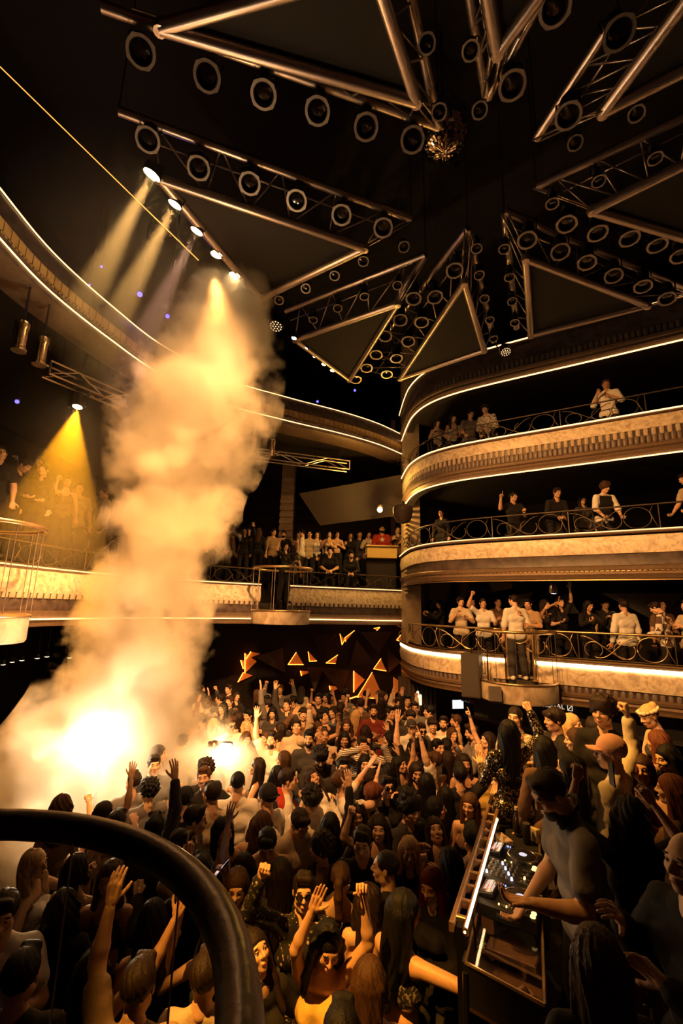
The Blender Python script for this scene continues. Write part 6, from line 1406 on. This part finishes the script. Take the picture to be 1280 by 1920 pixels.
STAGEP = [
 (965, 1345, 'fl', 'idle', 1, 'pony', 'dark', 'shirt', 'cream_floral', 'woman with ponytail in pale patterned jacket, looking left', {}),
 (953, 1372, 'b', 'fist', 1, 'verylong', 'black', 'long', 'black_sequin', 'woman from behind with long black hair in sequinned top', {}),
 (1040, 1350, 'l', 'phone_near', 0, 'fringe', 'dark', 'tee', 'black', 'man in black tee in profile holding a phone', dict(phone=1)),
 (1074, 1358, 'fr', 'idle', 1, 'long', 'blond', 'tank', 'white', 'blond woman in white top beside the man with phone', {}),
 (1136, 1338, 'fl', 'idle', 0, 'curly', 'dark', 'shirt', 'black', 'tall curly haired man in dark suit under the lettering board', dict(h=1.05)),
 (1113, 1367, 'b', 'hug', 0, 'short', 'dark', 'shirt', 'brown', 'short haired man from behind with lit neck', {}),
 (1216, 1343, 'l', 'rail', 1, 'bun', 'blond', 'tank', 'charcoal', 'woman with flower crown in profile at the right', dict(x=('crown',))),
 (1232, 1392, 'bl', 'idle', 1, 'long', 'auburn', 'tank', 'brown', 'woman with auburn hair below the flower crown', {}),
 (1250, 1423, 'l', 'mouth', 1, 'long', 'black', 'long', 'black', 'dark haired woman in profile at the right edge', {}),
 (1147, 1408, 'bl', 'armup', 0, 'cap', 'brown', 'shirt', 'cream', 'man in pink cap and pale shirt raising an arm', dict(x=('cap:pink',))),
 (1179, 1442, 'fl', 'chest', 1, 'long', 'brown', 'tank', 'brown', 'smiling woman with brown hair in front of the pink cap', {}),
 (1081, 1444, 'bl', 'idle', 1, 'verylong', 'black', 'tank', 'black', 'woman from behind with long black hair and bare arm by the DJ', {}),
 (1019, 1404, 'b', 'idle', 1, 'verylong', 'black', 'long', 'brown', 'woman from behind with straight black hair behind the DJ head', {}),
 (1180, 1530, 'b', 'phone_up', 1, 'wavy', 'dark', 'tee', 'black', 'person in black holding a phone up with both hands', dict(phone=1, h=.97)),
 (1257, 1482, 'bl', 'idle', 1, 'long', 'auburn', 'long', 'brown', 'brown haired woman from behind at the right edge', {}),
 (1292, 1620, 'l', 'chest', 0, None, 'dark', 'long', 'black', 'bald man in black at the right edge, hands together', dict(z=.9)),
 (1119, 1800, 'b', 'idle', 1, 'verylong', 'brown', 'long', 'black', 'woman with long brown hair from behind, bottom right', dict(hb=.012, h=.95)),
 (1078, 1388, 'l', 'hug', 1, 'long', 'brown', 'tank', 'tan', 'woman with brown hair and raised hand near the blond woman', {}),
]
ALLP = []
def place(lst, floor0):
    for i, (px, py, fc, pose, fem, hair, hc, top, tc, label, o) in enumerate(lst):
        rr = random.Random(px * 7 + py); z = o.get('z', floor0); h = o.get('h', rr.uniform(0.97, 1.03) * (0.97 if fem else 1.02)); yaw = FACE[fc] + rr.uniform(-12, 12)
        ALLP.append(dict(px=px, py=py, z=z, h=h, yaw=yaw, pose=pose, fem=bool(fem), hair=hair, hc=hc, top=top, tc=tc, label=label, o=o, loc=stand(px, py, z, yaw, pose, bool(fem), h)))
place(FLOORP, 0.0); NF = len(ALLP)
# more dancers between the ones above, named by their neighbours
rf = random.Random(21)
HAIRW = {'black': 'black', 'dark': 'dark brown', 'brown': 'brown', 'auburn': 'auburn', 'blond': 'blond'}
used = set()
def filler(zone, n, tries=400):
    k = 0
    for _ in range(tries):
        if k >= n: break
        x, y = rf.uniform(zone[0], zone[2]), rf.uniform(zone[1], zone[3]); loc = Vector((x, y, 0))
        if min((loc - Vector((q['loc'].x, q['loc'].y, 0))).length for q in ALLP if q['z'] < 0.5) < 0.40: continue
        sx, sy, d = project((x, y, 1.6))
        if not (20 < sx < 900) or sy > 1900: continue
        # keep clear of faces of the described people standing just behind
        if any(abs(q['px'] - sx) < 26 and 0 < sy - q['py'] < 34 for q in ALLP[:NF]): continue
        fem = rf.random() < 0.5; hc = rf.choice(['black', 'black', 'dark', 'dark', 'brown']); hair = rf.choice(['long', 'wavy', 'bob', 'long']) if fem else rf.choice(['short', 'short', 'quiff', 'fringe', 'curly'])
        top = rf.choice(['tank', 'long', 'tee']) if fem else rf.choice(['tee', 'shirt', 'long']); tc = rf.choice(['black', 'black', 'charcoal', 'brown', 'navy', 'cream', 'maroon', 'grey'])
        pose = rf.choice(['idle', 'dance', 'dance2', 'drink', 'idle', 'chest', 'lookdown', 'idle', 'bothbent'] if sy < 1450 else ['idle', 'dance', 'chest', 'lookdown', 'drink'])
        yaw = rf.choice([0, 20, -20, 40, -40, 150, 180, 210, 90, -90])
        nb = min(ALLP[:NF], key=lambda q: (q['loc'] - loc).length); dl = loc - nb['loc']; rel = ('behind' if dl.y > 0 else 'in front of') if abs(dl.y) > abs(dl.x) else ('right of' if dl.x > 0 else 'left of')
        short = ' '.join(nb['label'].split(',')[0].split()[:7])
        for wd in ('with', 'in', 'beside', 'and', 'from', 'the', 'a', 'near', 'below', 'of', 'his', 'her', 'below', 'behind', 'before'):
            if short.endswith(' ' + wd): short = short[:-len(wd) - 1]
        lab = f"{HAIRW[hc]} haired {'woman' if fem else 'man'} in {tc}, {rel} {short}"
        if lab in used: continue
        used.add(lab)
        ALLP.append(dict(px=sx, py=sy, z=0.0, h=rf.uniform(.94, 1.0), yaw=yaw, pose=pose, fem=fem, hair=hair, hc=hc, top=top, tc=tc, label=lab, o={}, loc=loc)); k += 1
filler((-3.6, 8.6, 1.6, 12.6), 34)
filler((-2.6, 5.2, 1.3, 8.8), 26)
filler((-2.4, 3.0, 0.5, 5.2), 10)
NFL = len(ALLP)
for _q in STAGEP:
    if _q[0] in (965, 953, 1019): _q[10].setdefault('z', STZ + 0.04)
    if (_q[0], _q[1]) in ( (1136, 1338), (1216, 1343)): _q[10].setdefault('z', STZ + 0.2)
place(STAGEP, STZ)
struct(MB().prism([(1.75, 5.05), (1.72, 5.5), (2.4, 6.5), (3.2, 7.15), (8.3, 4.1), (8.3, 3.4), (3.3, 5.0)], STZ, STZ + 0.2).build('floor', M['stage']), 'low riser at the back of the stage')
# nobody stands inside anybody else: push close neighbours apart a little
for _ in range(12):
    for i in range(len(ALLP)):
        for j in range(i + 1, len(ALLP)):
            a, b = ALLP[i], ALLP[j]
            if abs(a['z'] - b['z']) > 0.4: continue
            d = b['loc'] - a['loc']; d.z = 0; l = d.length
            if 1e-4 < l < 0.37: m = d / l * (0.37 - l) * 0.5; a['loc'] = a['loc'] - m; b['loc'] = b['loc'] + m
WGL = pm('white_plastic', (0.8, 0.75, 0.68), 0.4)
def hand_world(o, f, key): return o.matrix_basis @ hand_mtx(f['J'], key, 0)
def phone(o, key, fkey, label, lit=False, both=False, scr=None):
    f = FIG[fkey]; m = hand_mtx(f['J'], key, 0)
    bpy.context.view_layer.update(); mw = o.matrix_world @ m
    if both: mw = mw.copy(); c2 = (o.matrix_world @ hand_mtx(f['J'], 'L', 0)).translation; mw.translation = (mw.translation + c2) / 2 + Vector((0, 0, 0.09)); mw = Matrix.Translation(mw.translation) @ o.matrix_world.to_3x3().to_4x4() @ Matrix.Rotation(R(90), 4, 'Z').to_4x4(); off = Matrix()
    else: off = Matrix.Translation((-0.01, 0.035, 0.09))
    r = MB().box((0, 0, 0), (0.072, 0.009, 0.148), ch=0.003).build('phone', M['black']); r.matrix_world = mw @ off
    MB().box((0, -0.0052, 0), (0.064, 0.001, 0.136)).build('screen', scr if scr else emat('phone_screen', (0.85, 0.85, 1.0), 2.5) if lit else pm('phone_dark', (0.03, 0.03, 0.035), 0.1), r)
    MB().lathe([(0.006, 0), (0.005, 0.002), (0.0005, 0.002)], Matrix.Translation((0.022, 0.0045, 0.058)) @ Matrix.Rotation(R(-90), 4, 'X'), 10).build('camera_lens', M['lens'], r)
    tag(r, label, 'phone')
for i, q in enumerate(ALLP):
    rr = random.Random(i * 13 + 5); o = q['o']
    p = person(q['loc'], q['yaw'], q['pose'], q['fem'], q['hair'], q['hc'], q['top'], q['tc'], 'skirt' if q['fem'] and q['top'] == 'dress' else 'trousers', 'yellow_floral' if q['top'] == 'dress' else rr.choice(['black', 'black', 'denim', 'charcoal', 'tan']),
               q['label'], o.get('skin', rr.choice([0, 0, 1])), q['h'], 'crowd on the dance floor' if i < NFL else 'crowd on the stage', o.get('x', ()), hb=o.get('hb', HB))
    hm = joints(POSES[q['pose']], q['fem'])['head']
    if o.get('sweater'):
        J = joints(POSES[q['pose']], q['fem']); tp = J['tp']; V, Qd = surf([('c', tuple(tp(-.19, -.06, 1.44)), tuple(tp(0.0, -.10, 1.5)), .04, .05), ('c', tuple(tp(0, -.10, 1.5)), tuple(tp(.19, -.05, 1.43)), .05, .045), ('c', tuple(tp(.19, -.05, 1.43)), tuple(tp(.13, .12, 1.3)), .045, .035), ('c', tuple(tp(-.19, -.06, 1.44)), tuple(tp(-.13, .12, 1.28)), .04, .035)], 0.013, 0.02)
        link('red_sweater', np_mesh('red_sweater', [(V, Qd, 0)], [clothmat('red')]), p)
    if o.get('whiteglasses'):
        g = link('white_sunglasses', acc_mesh('sunglasses').copy(), p, hm @ Matrix.Translation((0, -0.035, 0.085)) @ Matrix.Rotation(R(35), 4, 'X')); g.data.materials.clear(); g.data.materials.append(WGL)
    if o.get('phone'):
        phone(p, 'Rr', (q['pose'], q['fem']), 'phone held up by the ' + ' '.join(q['label'].split()[:7]), lit=q['z'] == 0, both=q['pose'] == 'phone_up')

# the DJ
djl = stand(1030, 1487, STZ, 88, 'dj', False, 1.08)
DJ = person(djl, 88, 'dj', False, 'short', 'dark', 'tee', 'grey', 'trousers', 'black', 'DJ in grey tee with headphones round his neck, bent over the decks', 1, 1.08, None, ('beard', 'headphones'), hb=.012)

# people on the right balconies: pixel of head, tier, metres behind the front
def on_right(px, py, tier, off, fc, pose, fem, hair, hc, top, tc, label, x=(), bc='black', group=None, shoe='black', skin=0, h=None):
    pts = [RC[i] - RN[i] * off for i in range(len(RC))]
    z0 = TFLOOR[tier]; b = min(pts, key=lambda q: abs(project((q.x, q.y, z0 + 1.6))[0] - px)); d = (Vector((b.x, b.y, z0 + 1.6)) - EYE).dot(FWD)
    hz = (EYE + ray(px, py) * d).z - z0; hd = head_of(pose, bool(fem)); s = h or max(0.9, min(1.08, hz / hd.z)); yaw = FACE[fc]
    a = R(yaw); loc = Vector((b.x - s * (hd.x * math.cos(a) - hd.y * math.sin(a)), b.y - s * (hd.x * math.sin(a) + hd.y * math.cos(a)), z0))
    return person(loc, yaw, pose, bool(fem), hair, hc, top, tc, 'trousers', bc, label, skin, s, group or 'people on the right balconies', x, shoe=shoe)
RB = [
 (820, 812, 3, 0.42, 'f', 'chest', 1, 'long', 'dark', 'tank', 'cream', 'bare shouldered woman at the corner of the third right balcony'),
 (849, 806, 3, 0.42, 'f', 'lean', 1, 'wavy', 'dark', 'tank', 'white', 'woman in white top second on the third right balcony'),
 (880, 778, 3, 0.5, 'f', 'rail', 0, 'short', 'black', 'tee', 'grey', 'man in grey tee on the third right balcony'),
 (914, 782, 3, 0.35, 'fl', 'lean', 0, 'fringe', 'dark', 'shirt', 'white_floral', 'man in printed shirt leaning over the third right balcony rail'),
 (1132, 722, 3, 0.5, 'fl', 'chest', 0, 'fringe', 'brown', 'rolled', 'white', 'man in white shirt alone on the third right balcony'),
 (826, 972, 2, 0.8, 'fl', 'idle', 1, 'bun', 'dark', 'long', 'black', 'woman in black in the corner of the second right balcony'),
 (964, 936, 2, 0.5, 'f', 'pointout', 0, 'short', 'black', 'tee', 'black', 'man in black tee pointing up on the second right balcony'),
 (1043, 935, 2, 0.35, 'f', 'lean', 0, 'short', 'dark', 'long', 'black', 'man in black leaning on the second right balcony rail'),
 (1138, 916, 2, 0.42, 'f', 'rail', 0, 'curly', 'brown', 'rolled', 'white', 'curly haired man in dark vest over white shirt, second balcony'),
 (1096, 945, 2, 1.5, 'f', 'idle', 1, 'long', 'black', 'long', 'charcoal', 'dim woman behind the curly haired man, second balcony'),
 (1276, 935, 2, 0.4, 'l', 'rail', 0, 'short', 'dark', 'tee', 'beige', 'man in beige tee at the picture edge, second balcony'),
 (803, 1136, 1, 0.8, 'fr', 'chest', 1, 'long', 'brown', 'long', 'black', 'woman with long brown hair first on the lowest right balcony'),
 (823, 1138, 1, 0.8, 'l', 'handhold', 1, 'bob', 'dark', 'long', 'black', 'woman in dark jacket second on the lowest right balcony'),
 (861, 1128, 1, 0.5, 'f', 'chest', 0, 'fringe', 'dark', 'tee', 'cream', 'man in cream tee with hand at his chin, lowest balcony'),
 (905, 1136, 1, 0.5, 'f', 'fist', 0, 'short', 'dark', 'tee', 'white', 'man in white tee with raised fist, lowest balcony'),
 (886, 1122, 1, 1.2, 'b', 'idle', 0, 'short', 'black', 'tee', 'black', 'dark head behind the raised fist, lowest balcony'),
 (933, 1130, 1, 1.2, 'f', 'idle', 0, 'buzz', 'dark', 'tee', 'brown', 'dim man in brown tee behind the podium entrance'),
 (984, 1136, 1, 0.12, 'fl', 'mouth', 0, 'short', 'black', 'tee', 'tan', 'man in tan tee and tan trousers drinking at the podium entrance'),
 (1023, 1138, 1, 0.55, 'fr', 'cover', 1, 'long', 'dark', 'tank', 'black', 'woman in black with forearm across her face, lowest balcony'),
 (1046, 1130, 1, 0.7, 'f', 'raiseL', 1, 'long', 'dark', 'tee', 'black', 'woman waving below the glinting ceiling lamp'),
 (1097, 1139, 1, 0.6, 'f', 'handhold', 1, 'long', 'black', 'long', 'black', 'woman in black long sleeves clapping, lowest balcony'),
 (1128, 1132, 1, 1.5, 'f', 'idle', 0, 'short', 'dark', 'tee', 'charcoal', 'dim man behind the clapping woman'),
 (1172, 1136, 1, 0.3, 'b', 'idle', 0, 'quiff', 'dark', 'shirt', 'white', 'man in white shirt seen from behind on the lowest balcony'),
 (1220, 1146, 1, 0.35, 'bl', 'lookdown', 0, 'short', 'dark', 'shirt', 'white_check', 'man in checked shirt bending over on the lowest balcony'),
 (1243, 1136, 1, 1.2, 'f', 'idle', 0, 'buzz', 'dark', 'tee', 'brown', 'dim man behind the checked shirt'),
 (1283, 1160, 1, 0.35, 'l', 'chest', 0, 'short', 'dark', 'tee', 'cream', 'man cut by the right picture edge, lowest balcony'),
]
for px, py, t, off, fc, pose, fem, hair, hc, top, tc, lb in RB:
    o = on_right(px, py, t, off, fc, pose, fem, hair, hc, top, tc, lb, bc='tan' if 'tan trousers' in lb else 'black', shoe='white' if 'tan trousers' in lb else 'black', skin=random.Random(px).choice([0, 0, 1]))
    if 'vest over' in lb:
        f = FIG[('rail', False)]; J = f['J']; V, Q = surf(torso(J, False, 0.02), 0.016, 0.03); v = link('vest', np_mesh('vest', [(V, Q, 0)], [clothmat('black')]), o)
on_right(957, 1126, 1, -0.05, 'b', 'straight', 0, 'short', 'dark', 'rolled', 'white', 'man in white shirt standing at the podium entrance, looking left', shoe='white', bc='charcoal')

# people in the left gallery: pixel of head, floor height, distance Y
def on_left(px, py, z0, y, fc, pose, fem, hair, hc, top, tc, label, bc='black', x=(), skin=0):
    P = aty(px, py, y); hd = head_of(pose, bool(fem)); s = max(0.88, min(1.1, (P.z - z0) / hd.z)); a = R(FACE[fc])
    loc = Vector((P.x - s * (hd.x * math.cos(a) - hd.y * math.sin(a)), P.y - s * (hd.x * math.sin(a) + hd.y * math.cos(a)), z0))
    return person(loc, FACE[fc], pose, bool(fem), hair, hc, top, tc, 'trousers', bc, label, skin, s, 'people in the left gallery', x)
TZ = 4.42
LB = [
 (408, 979, TZ, 13.4, 'fr', 'idle', 0, 'short', 'dark', 'shirt', 'beige', 'man in beige shirt just right of the smoke in the gallery'), (425, 984, TZ, 14.0, 'fr', 'idle', 0, 'short', 'black', 'shirt', 'tan', 'man in tan shirt second from the smoke in the gallery'),
 (459, 1004, TZ, 13.2, 'f', 'bothbent', 1, 'long', 'black', 'long', 'black', 'woman in black with hands at her head in the gallery'), (466, 994, TZ, 14.0, 'f', 'idle', 0, 'cap', 'dark', 'tee', 'brown', 'man in cap behind the woman with hands at her head'),
 (485, 1003, TZ, 13.2, 'b', 'idle', 1, 'long', 'brown', 'long', 'black', 'woman from behind with long hair in the gallery'), (513, 998, TZ, 13.4, 'fr', 'idle', 0, 'short', 'dark', 'rolled', 'tan', 'man in tan shirt before the stone pier'),
 (532, 1002, TZ, 13.9, 'f', 'idle', 0, 'short', 'black', 'tee', 'black', 'bearded man in black next to the stone pier'), (560, 1003, TZ, 14.0, 'f', 'idle', 1, 'long', 'dark', 'tank', 'tan', 'woman in tan top behind the white shirted gallery man'),
 (566, 1009, TZ, 13.3, 'l', 'idle', 0, 'short', 'black', 'shirt', 'white', 'man in white shirt turned left in the gallery'), (580, 1009, TZ, 13.5, 'f', 'idle', 0, 'buzz', 'black', 'tee', 'beige', 'man in beige tee right of the white shirt in the gallery'),
 (594, 1017, TZ, 13.5, 'f', 'idle', 1, 'long', 'dark', 'tank', 'white', 'woman in white top in the gallery'), (617, 1011, TZ, 13.4, 'f', 'chest', 1, 'long', 'black', 'tank', 'cream', 'woman in cream top behind the leaning men'),
 (632, 1002, TZ, 14.0, 'f', 'chest', 1, 'bun', 'dark', 'bandeau', 'tan', 'bare shouldered woman with hair up in the gallery'), (657, 1004, TZ, 14.2, 'f', 'drink', 1, 'long', 'black', 'long', 'black', 'woman in black left of the gallery bar'),
 (674, 1002, TZ, 14.6, 'f', 'drink', 0, 'short', 'black', 'tee', 'charcoal', 'dim man behind the gallery bar end'), (692, 1002, TZ, 14.5, 'f', 'mouth', 1, 'wavy', 'dark', 'long', 'cream', 'woman with hand at her mouth at the gallery bar'),
 (745, 982, TZ, 14.45, 'f', 'chest', 0, 'short', 'dark', 'shirt', 'brown', 'man in open brown jacket beside the pillar at the gallery bar'),
 (535, 1031, LL_FLOOR, 11.75, 'fr', 'bothbent', 1, 'long', 'black', 'tee', 'black', 'woman in black tee at the gap above the left podium'), (618, 1033, LL_FLOOR, 12.75, 'f', 'lean', 0, 'short', 'black', 'tee', 'black', 'man with chain leaning on the gallery rail, left of two'),
 (658, 1041, LL_FLOOR, 12.85, 'f', 'lean', 0, 'short', 'dark', 'long', 'black', 'bearded man leaning on the gallery rail, right of two'),
 (550, 1030, LL_FLOOR, 13.0, 'b', 'idle', 1, 'long', 'dark', 'dress', 'charcoal_sequin', 'woman in glittering dress from behind in the gallery'),
 (3, 843, TZ, 7.6, 'fr', 'drink', 0, 'short', 'dark', 'tee', 'black', 'dark haired man at the left picture edge in the gallery'), (50, 857, TZ, 8.2, 'r', 'lookdown', 0, 'short', 'dark', 'long', 'black', 'man in black bending forward at the left gallery rail'),
 (82, 878, TZ, 8.6, 'f', 'idle', 1, 'bun', 'dark', 'long', 'black', 'woman in black beside the lamp cone in the gallery'), (128, 893, TZ, 9.4, 'fr', 'phone1', 1, 'long', 'brown', 'tank', 'brown', 'woman in the lamp cone in the gallery'),
 (152, 890, TZ, 10.0, 'fr', 'idle', 0, 'short', 'dark', 'tee', 'tan', 'second figure in the lamp cone in the gallery'), (198, 912, TZ, 10.4, 'fl', 'idle', 0, 'short', 'brown', 'shirt', 'cream', 'man in cream shirt at the lamp cone edge'),
 (12, 796, 4.9, 9.2, 'r', 'idle', 0, 'short', 'dark', 'shirt', 'brown', 'tall man in brown shirt behind the left edge man'), (86, 808, 4.9, 9.6, 'f', 'phone1', 1, 'long', 'dark', 'long', 'charcoal', 'dim figure filming with a blue phone in the gallery'),
]
struct(MB().box((-8.3, 10.2, 4.65), (1.8, 3.6, 0.46)).build('floor', M['wall']))
for a in LB:
    o = on_left(*a, x=('beard',) if 'bearded' in a[-1] else (), skin=random.Random(a[0]).choice([0, 0, 1]))
    if 'blue phone' in a[-1]: 
        phone(o, 'Rr', ('phone1', True), 'phone with bright blue screen held up in the left gallery', scr=emat('blue_screen', (0.05, 0.45, 1.0), 2.0))

o = on_left(716, 979, TZ, 14.3, 'f', 'idle', 0, 'short', 'black', 'hoodie', 'red', 'man in red hoodie with a pale star at the gallery bar', x=('beard',))
mb = MB(); st = [(math.sin(math.pi * k / 5) * (0.09 if k % 2 == 0 else 0.037), 0, math.cos(math.pi * k / 5) * (0.09 if k % 2 == 0 else 0.037)) for k in range(10)]
mb.add(st + [(x, 0.006, z) for x, y, z in st], [tuple(range(10)), tuple(range(19, 9, -1))] + [(i, 10 + i, 10 + (i + 1) % 10, (i + 1) % 10) for i in range(10)]); mb.build('star_print', clothmat('white'), o, mtx=Matrix.Translation((0, 0.118, 1.31)))
# ------------------------------------------------------------------ smoke plume, haze and the lamps in it
PL = [(-3.3, 7.7, 0.7, 1.75), (-3.35, 7.7, 1.7, 1.5), (-4.3, 7.6, 1.0, 1.2), (-2.3, 7.4, 1.0, 1.1), (-3.15, 7.7, 2.9, 1.15), (-3.0, 7.7, 4.1, 1.05), (-2.85, 7.6, 5.2, 1.1), (-2.75, 7.5, 6.2, 1.25), (-2.45, 7.3, 7.2, 1.25), (-2.2, 7.1, 8.1, 1.0), (-2.05, 6.9, 8.9, 0.7), (-1.85, 7.5, 1.3, 0.75)]
V, Q = surf([("e", q[:3], (q[3] * 1.0,) * 3) for q in PL], 0.14, 0.4, 0.3)
V = V + 0.10 * np.stack([np.sin(V[:, 1] * 3 + V[:, 2] * 2.3), np.sin(V[:, 2] * 2.7 + V[:, 0] * 2), np.sin(V[:, 0] * 3.1 + V[:, 1] * 2)], 1).astype(np.float32)
sm = bpy.data.materials.new('smoke'); sm.use_nodes = True; nt = sm.node_tree; nt.nodes.clear(); N = nt.nodes; L = nt.links
out = N.new('ShaderNodeOutputMaterial'); vol = N.new('ShaderNodeVolumePrincipled'); L.new(vol.outputs[0], out.inputs['Volume'])
vol.inputs['Color'].default_value = (0.96, 0.88, 0.74, 1); vol.inputs['Anisotropy'].default_value = 0.25
tc = N.new('ShaderNodeTexCoord')
nz = N.new('ShaderNodeTexNoise'); nz.inputs['Scale'].default_value = 1.15; nz.inputs['Detail'].default_value = 6; nz.inputs['Roughness'].default_value = 0.62; L.new(tc.outputs['Object'], nz.inputs[0])
def MA(op, a, b=None, c=None, clamp=False):
    m = N.new('ShaderNodeMath'); m.operation = op; m.use_clamp = clamp
    for i, v in enumerate((a, b, c)):
        if v is None: continue
        if hasattr(v, 'default_value') or hasattr(v, 'links'): L.new(v, m.inputs[i])
        else: m.inputs[i].default_value = v
    return m.outputs[0]
tot = None
for x, y, z, r in PL:
    vd = N.new('ShaderNodeVectorMath'); vd.operation = 'DISTANCE'; L.new(tc.outputs['Object'], vd.inputs[0]); vd.inputs[1].default_value = (x, y, z)
    g = MA('SUBTRACT', 1.0, MA('DIVIDE', vd.outputs['Value'], r)); tot = g if tot is None else MA('SMOOTH_MAX', tot, g, 0.25)
edge = MA('ADD', tot, MA('MULTIPLY', MA('SUBTRACT', nz.outputs[0], 0.53), 2.3))
dens = MA('MULTIPLY', MA('MULTIPLY', edge, 3.6, clamp=True), 3.0)
L.new(dens, vol.inputs['Density'])
sm.cycles.volume_step_rate = 1.0
pl = link('smoke_plume', np_mesh('smoke_plume', [(V, Q, 0)], [sm])); tag(pl, 'tall billowing column of amber lit smoke rising from the dance floor', 'smoke', kind='stuff')
S.cycles.volume_step_rate = 2.0; S.cycles.volume_max_steps = 96

def lamp(name, loc, power, col, size):
    l = bpy.data.lights.new(name, 'POINT'); l.energy = power; l.color = col; l.shadow_soft_size = size; o = bpy.data.objects.new(name, l); COL.objects.link(o); o.location = loc; return o
# strobe at the foot of the plume (white hot in the photograph) and a lamp glaring through its upper part
def strobe(P, label, s, power, col):
    r = empty('strobe_lamp', P); tag(r, label, 'stage light')
    MB().box((0, 0.06, 0), (0.42 * s, 0.1, 0.22 * s), ch=0.02).build('housing', M['blackmetal'], r); MB().box((0, 0.0, 0), (0.38 * s, 0.02, 0.18 * s)).build('flash_tube', emat('strobe_white', (1.0, 0.8, 0.52), 60), r)
    MB().tube([(0, 0.08, -0.1 * s), (0, 0.08, -P.z)], 0.02, 6).build('stand', M['blackmetal'], r)
    l = lamp('lamp_light', (0, -0.12, 0), power, col, 0.12); l.parent = r
P_ = aty(187, 1386, 6.9); strobe(P_, 'white hot strobe glaring at the foot of the smoke', 1.0, 330, (1.0, 0.74, 0.45))
P_ = aty(418, 1402, 7.4); strobe(P_, 'small strobe glaring between dancers right of the smoke', 0.6, 110, (1.0, 0.66, 0.32))
lamp('plume_light', (-1.75, 6.0, 7.3), 55, (1.0, 0.58, 0.24), 0.3)
# moving head with its orange cone in the haze
hp = atd(145, 763, 8.3); mh = empty('moving_head', hp); tag(mh, 'bright moving head lamp throwing an orange cone of light', 'stage light')
ax = Vector((0.02, -0.12, -1)).normalized(); mm = frame_mtx((0, 0, 0), ax.cross(Vector((0, 1, 0))).normalized(), ax)
MB().lathe([(0.05, -0.28), (0.12, -0.24), (0.13, -0.05), (0.1, 0.0), (0.085, 0.0)], mm, 18).build('head', M['blackmetal'], mh, True); MB().lathe([(0.08, 0.0), (0.05, 0.02), (0.001, 0.025)], mm, 18, False).build('lens', LENS, mh, True)
MB().tube([(0.16, 0, -0.0), (0.16, 0, 0.34), (-0.16, 0, 0.34), (-0.16, 0, 0.0)], 0.02, 6).build('yoke', M['blackmetal'], mh); MB().box((0, 0, 0.42), (0.26, 0.2, 0.14), ch=0.02).build('base', M['blackmetal'], mh); MB().tube([(0, 0, 0.48), (0, 0, LU_FLOOR - 0.2 - hp.z)], 0.02, 6).build('hanging_rod', M['blackmetal'], mh)
sl = spot('lamp_light', hp + ax * 0.05, hp + ax * 3, 2100, (1.0, 0.38, 0.008), 40, 0.08, 0.03)
def haze(name, blobs, density, label, col=(1, 0.9, 0.75)):
    V, Q = surf([('e', b[:3], (b[3],) * 3) for b in blobs], 0.22, 0.5, 0.5)
    m = bpy.data.materials.new(name); m.use_nodes = True; n = m.node_tree; n.nodes.clear(); o = n.nodes.new('ShaderNodeOutputMaterial'); v = n.nodes.new('ShaderNodeVolumeScatter'); v.inputs['Anisotropy'].default_value = 0.3; v.inputs['Color'].default_value = (*col, 1); n.links.new(v.outputs[0], o.inputs['Volume'])
    t = n.nodes.new('ShaderNodeTexCoord'); prev = None
    for x, y, z, r in blobs:                 # thins out towards its rim
        d = n.nodes.new('ShaderNodeVectorMath'); d.operation = 'DISTANCE'; d.inputs[1].default_value = (x, y, z); n.links.new(t.outputs['Object'], d.inputs[0])
        g = n.nodes.new('ShaderNodeMapRange'); g.inputs[1].default_value = r * 0.95; g.inputs[2].default_value = r * 0.25; g.inputs[3].default_value = 0; g.inputs[4].default_value = density; n.links.new(d.outputs['Value'], g.inputs[0])
        if prev is None: prev = g.outputs[0]
        else:
            mx = n.nodes.new('ShaderNodeMath'); mx.operation = 'MAXIMUM'; n.links.new(prev, mx.inputs[0]); n.links.new(g.outputs[0], mx.inputs[1]); prev = mx.outputs[0]
    n.links.new(prev, v.inputs['Density'])
    tag(link(name, np_mesh(name, [(V, Q, 0)], [m])), label, 'haze', kind='stuff')
haze('haze', [(hp.x, hp.y, hp.z - 0.7, 1.5), (hp.x + 0.1, hp.y, hp.z - 2.0, 1.7)], 0.16, 'thin haze round the orange lamp cone in the left gallery')
haze('haze', [(-3.1, 5.4, 8.3, 1.7), (-2.9, 6.2, 7.6, 1.5)], 0.10, 'thin haze in the flood lamp beams below the left truss')
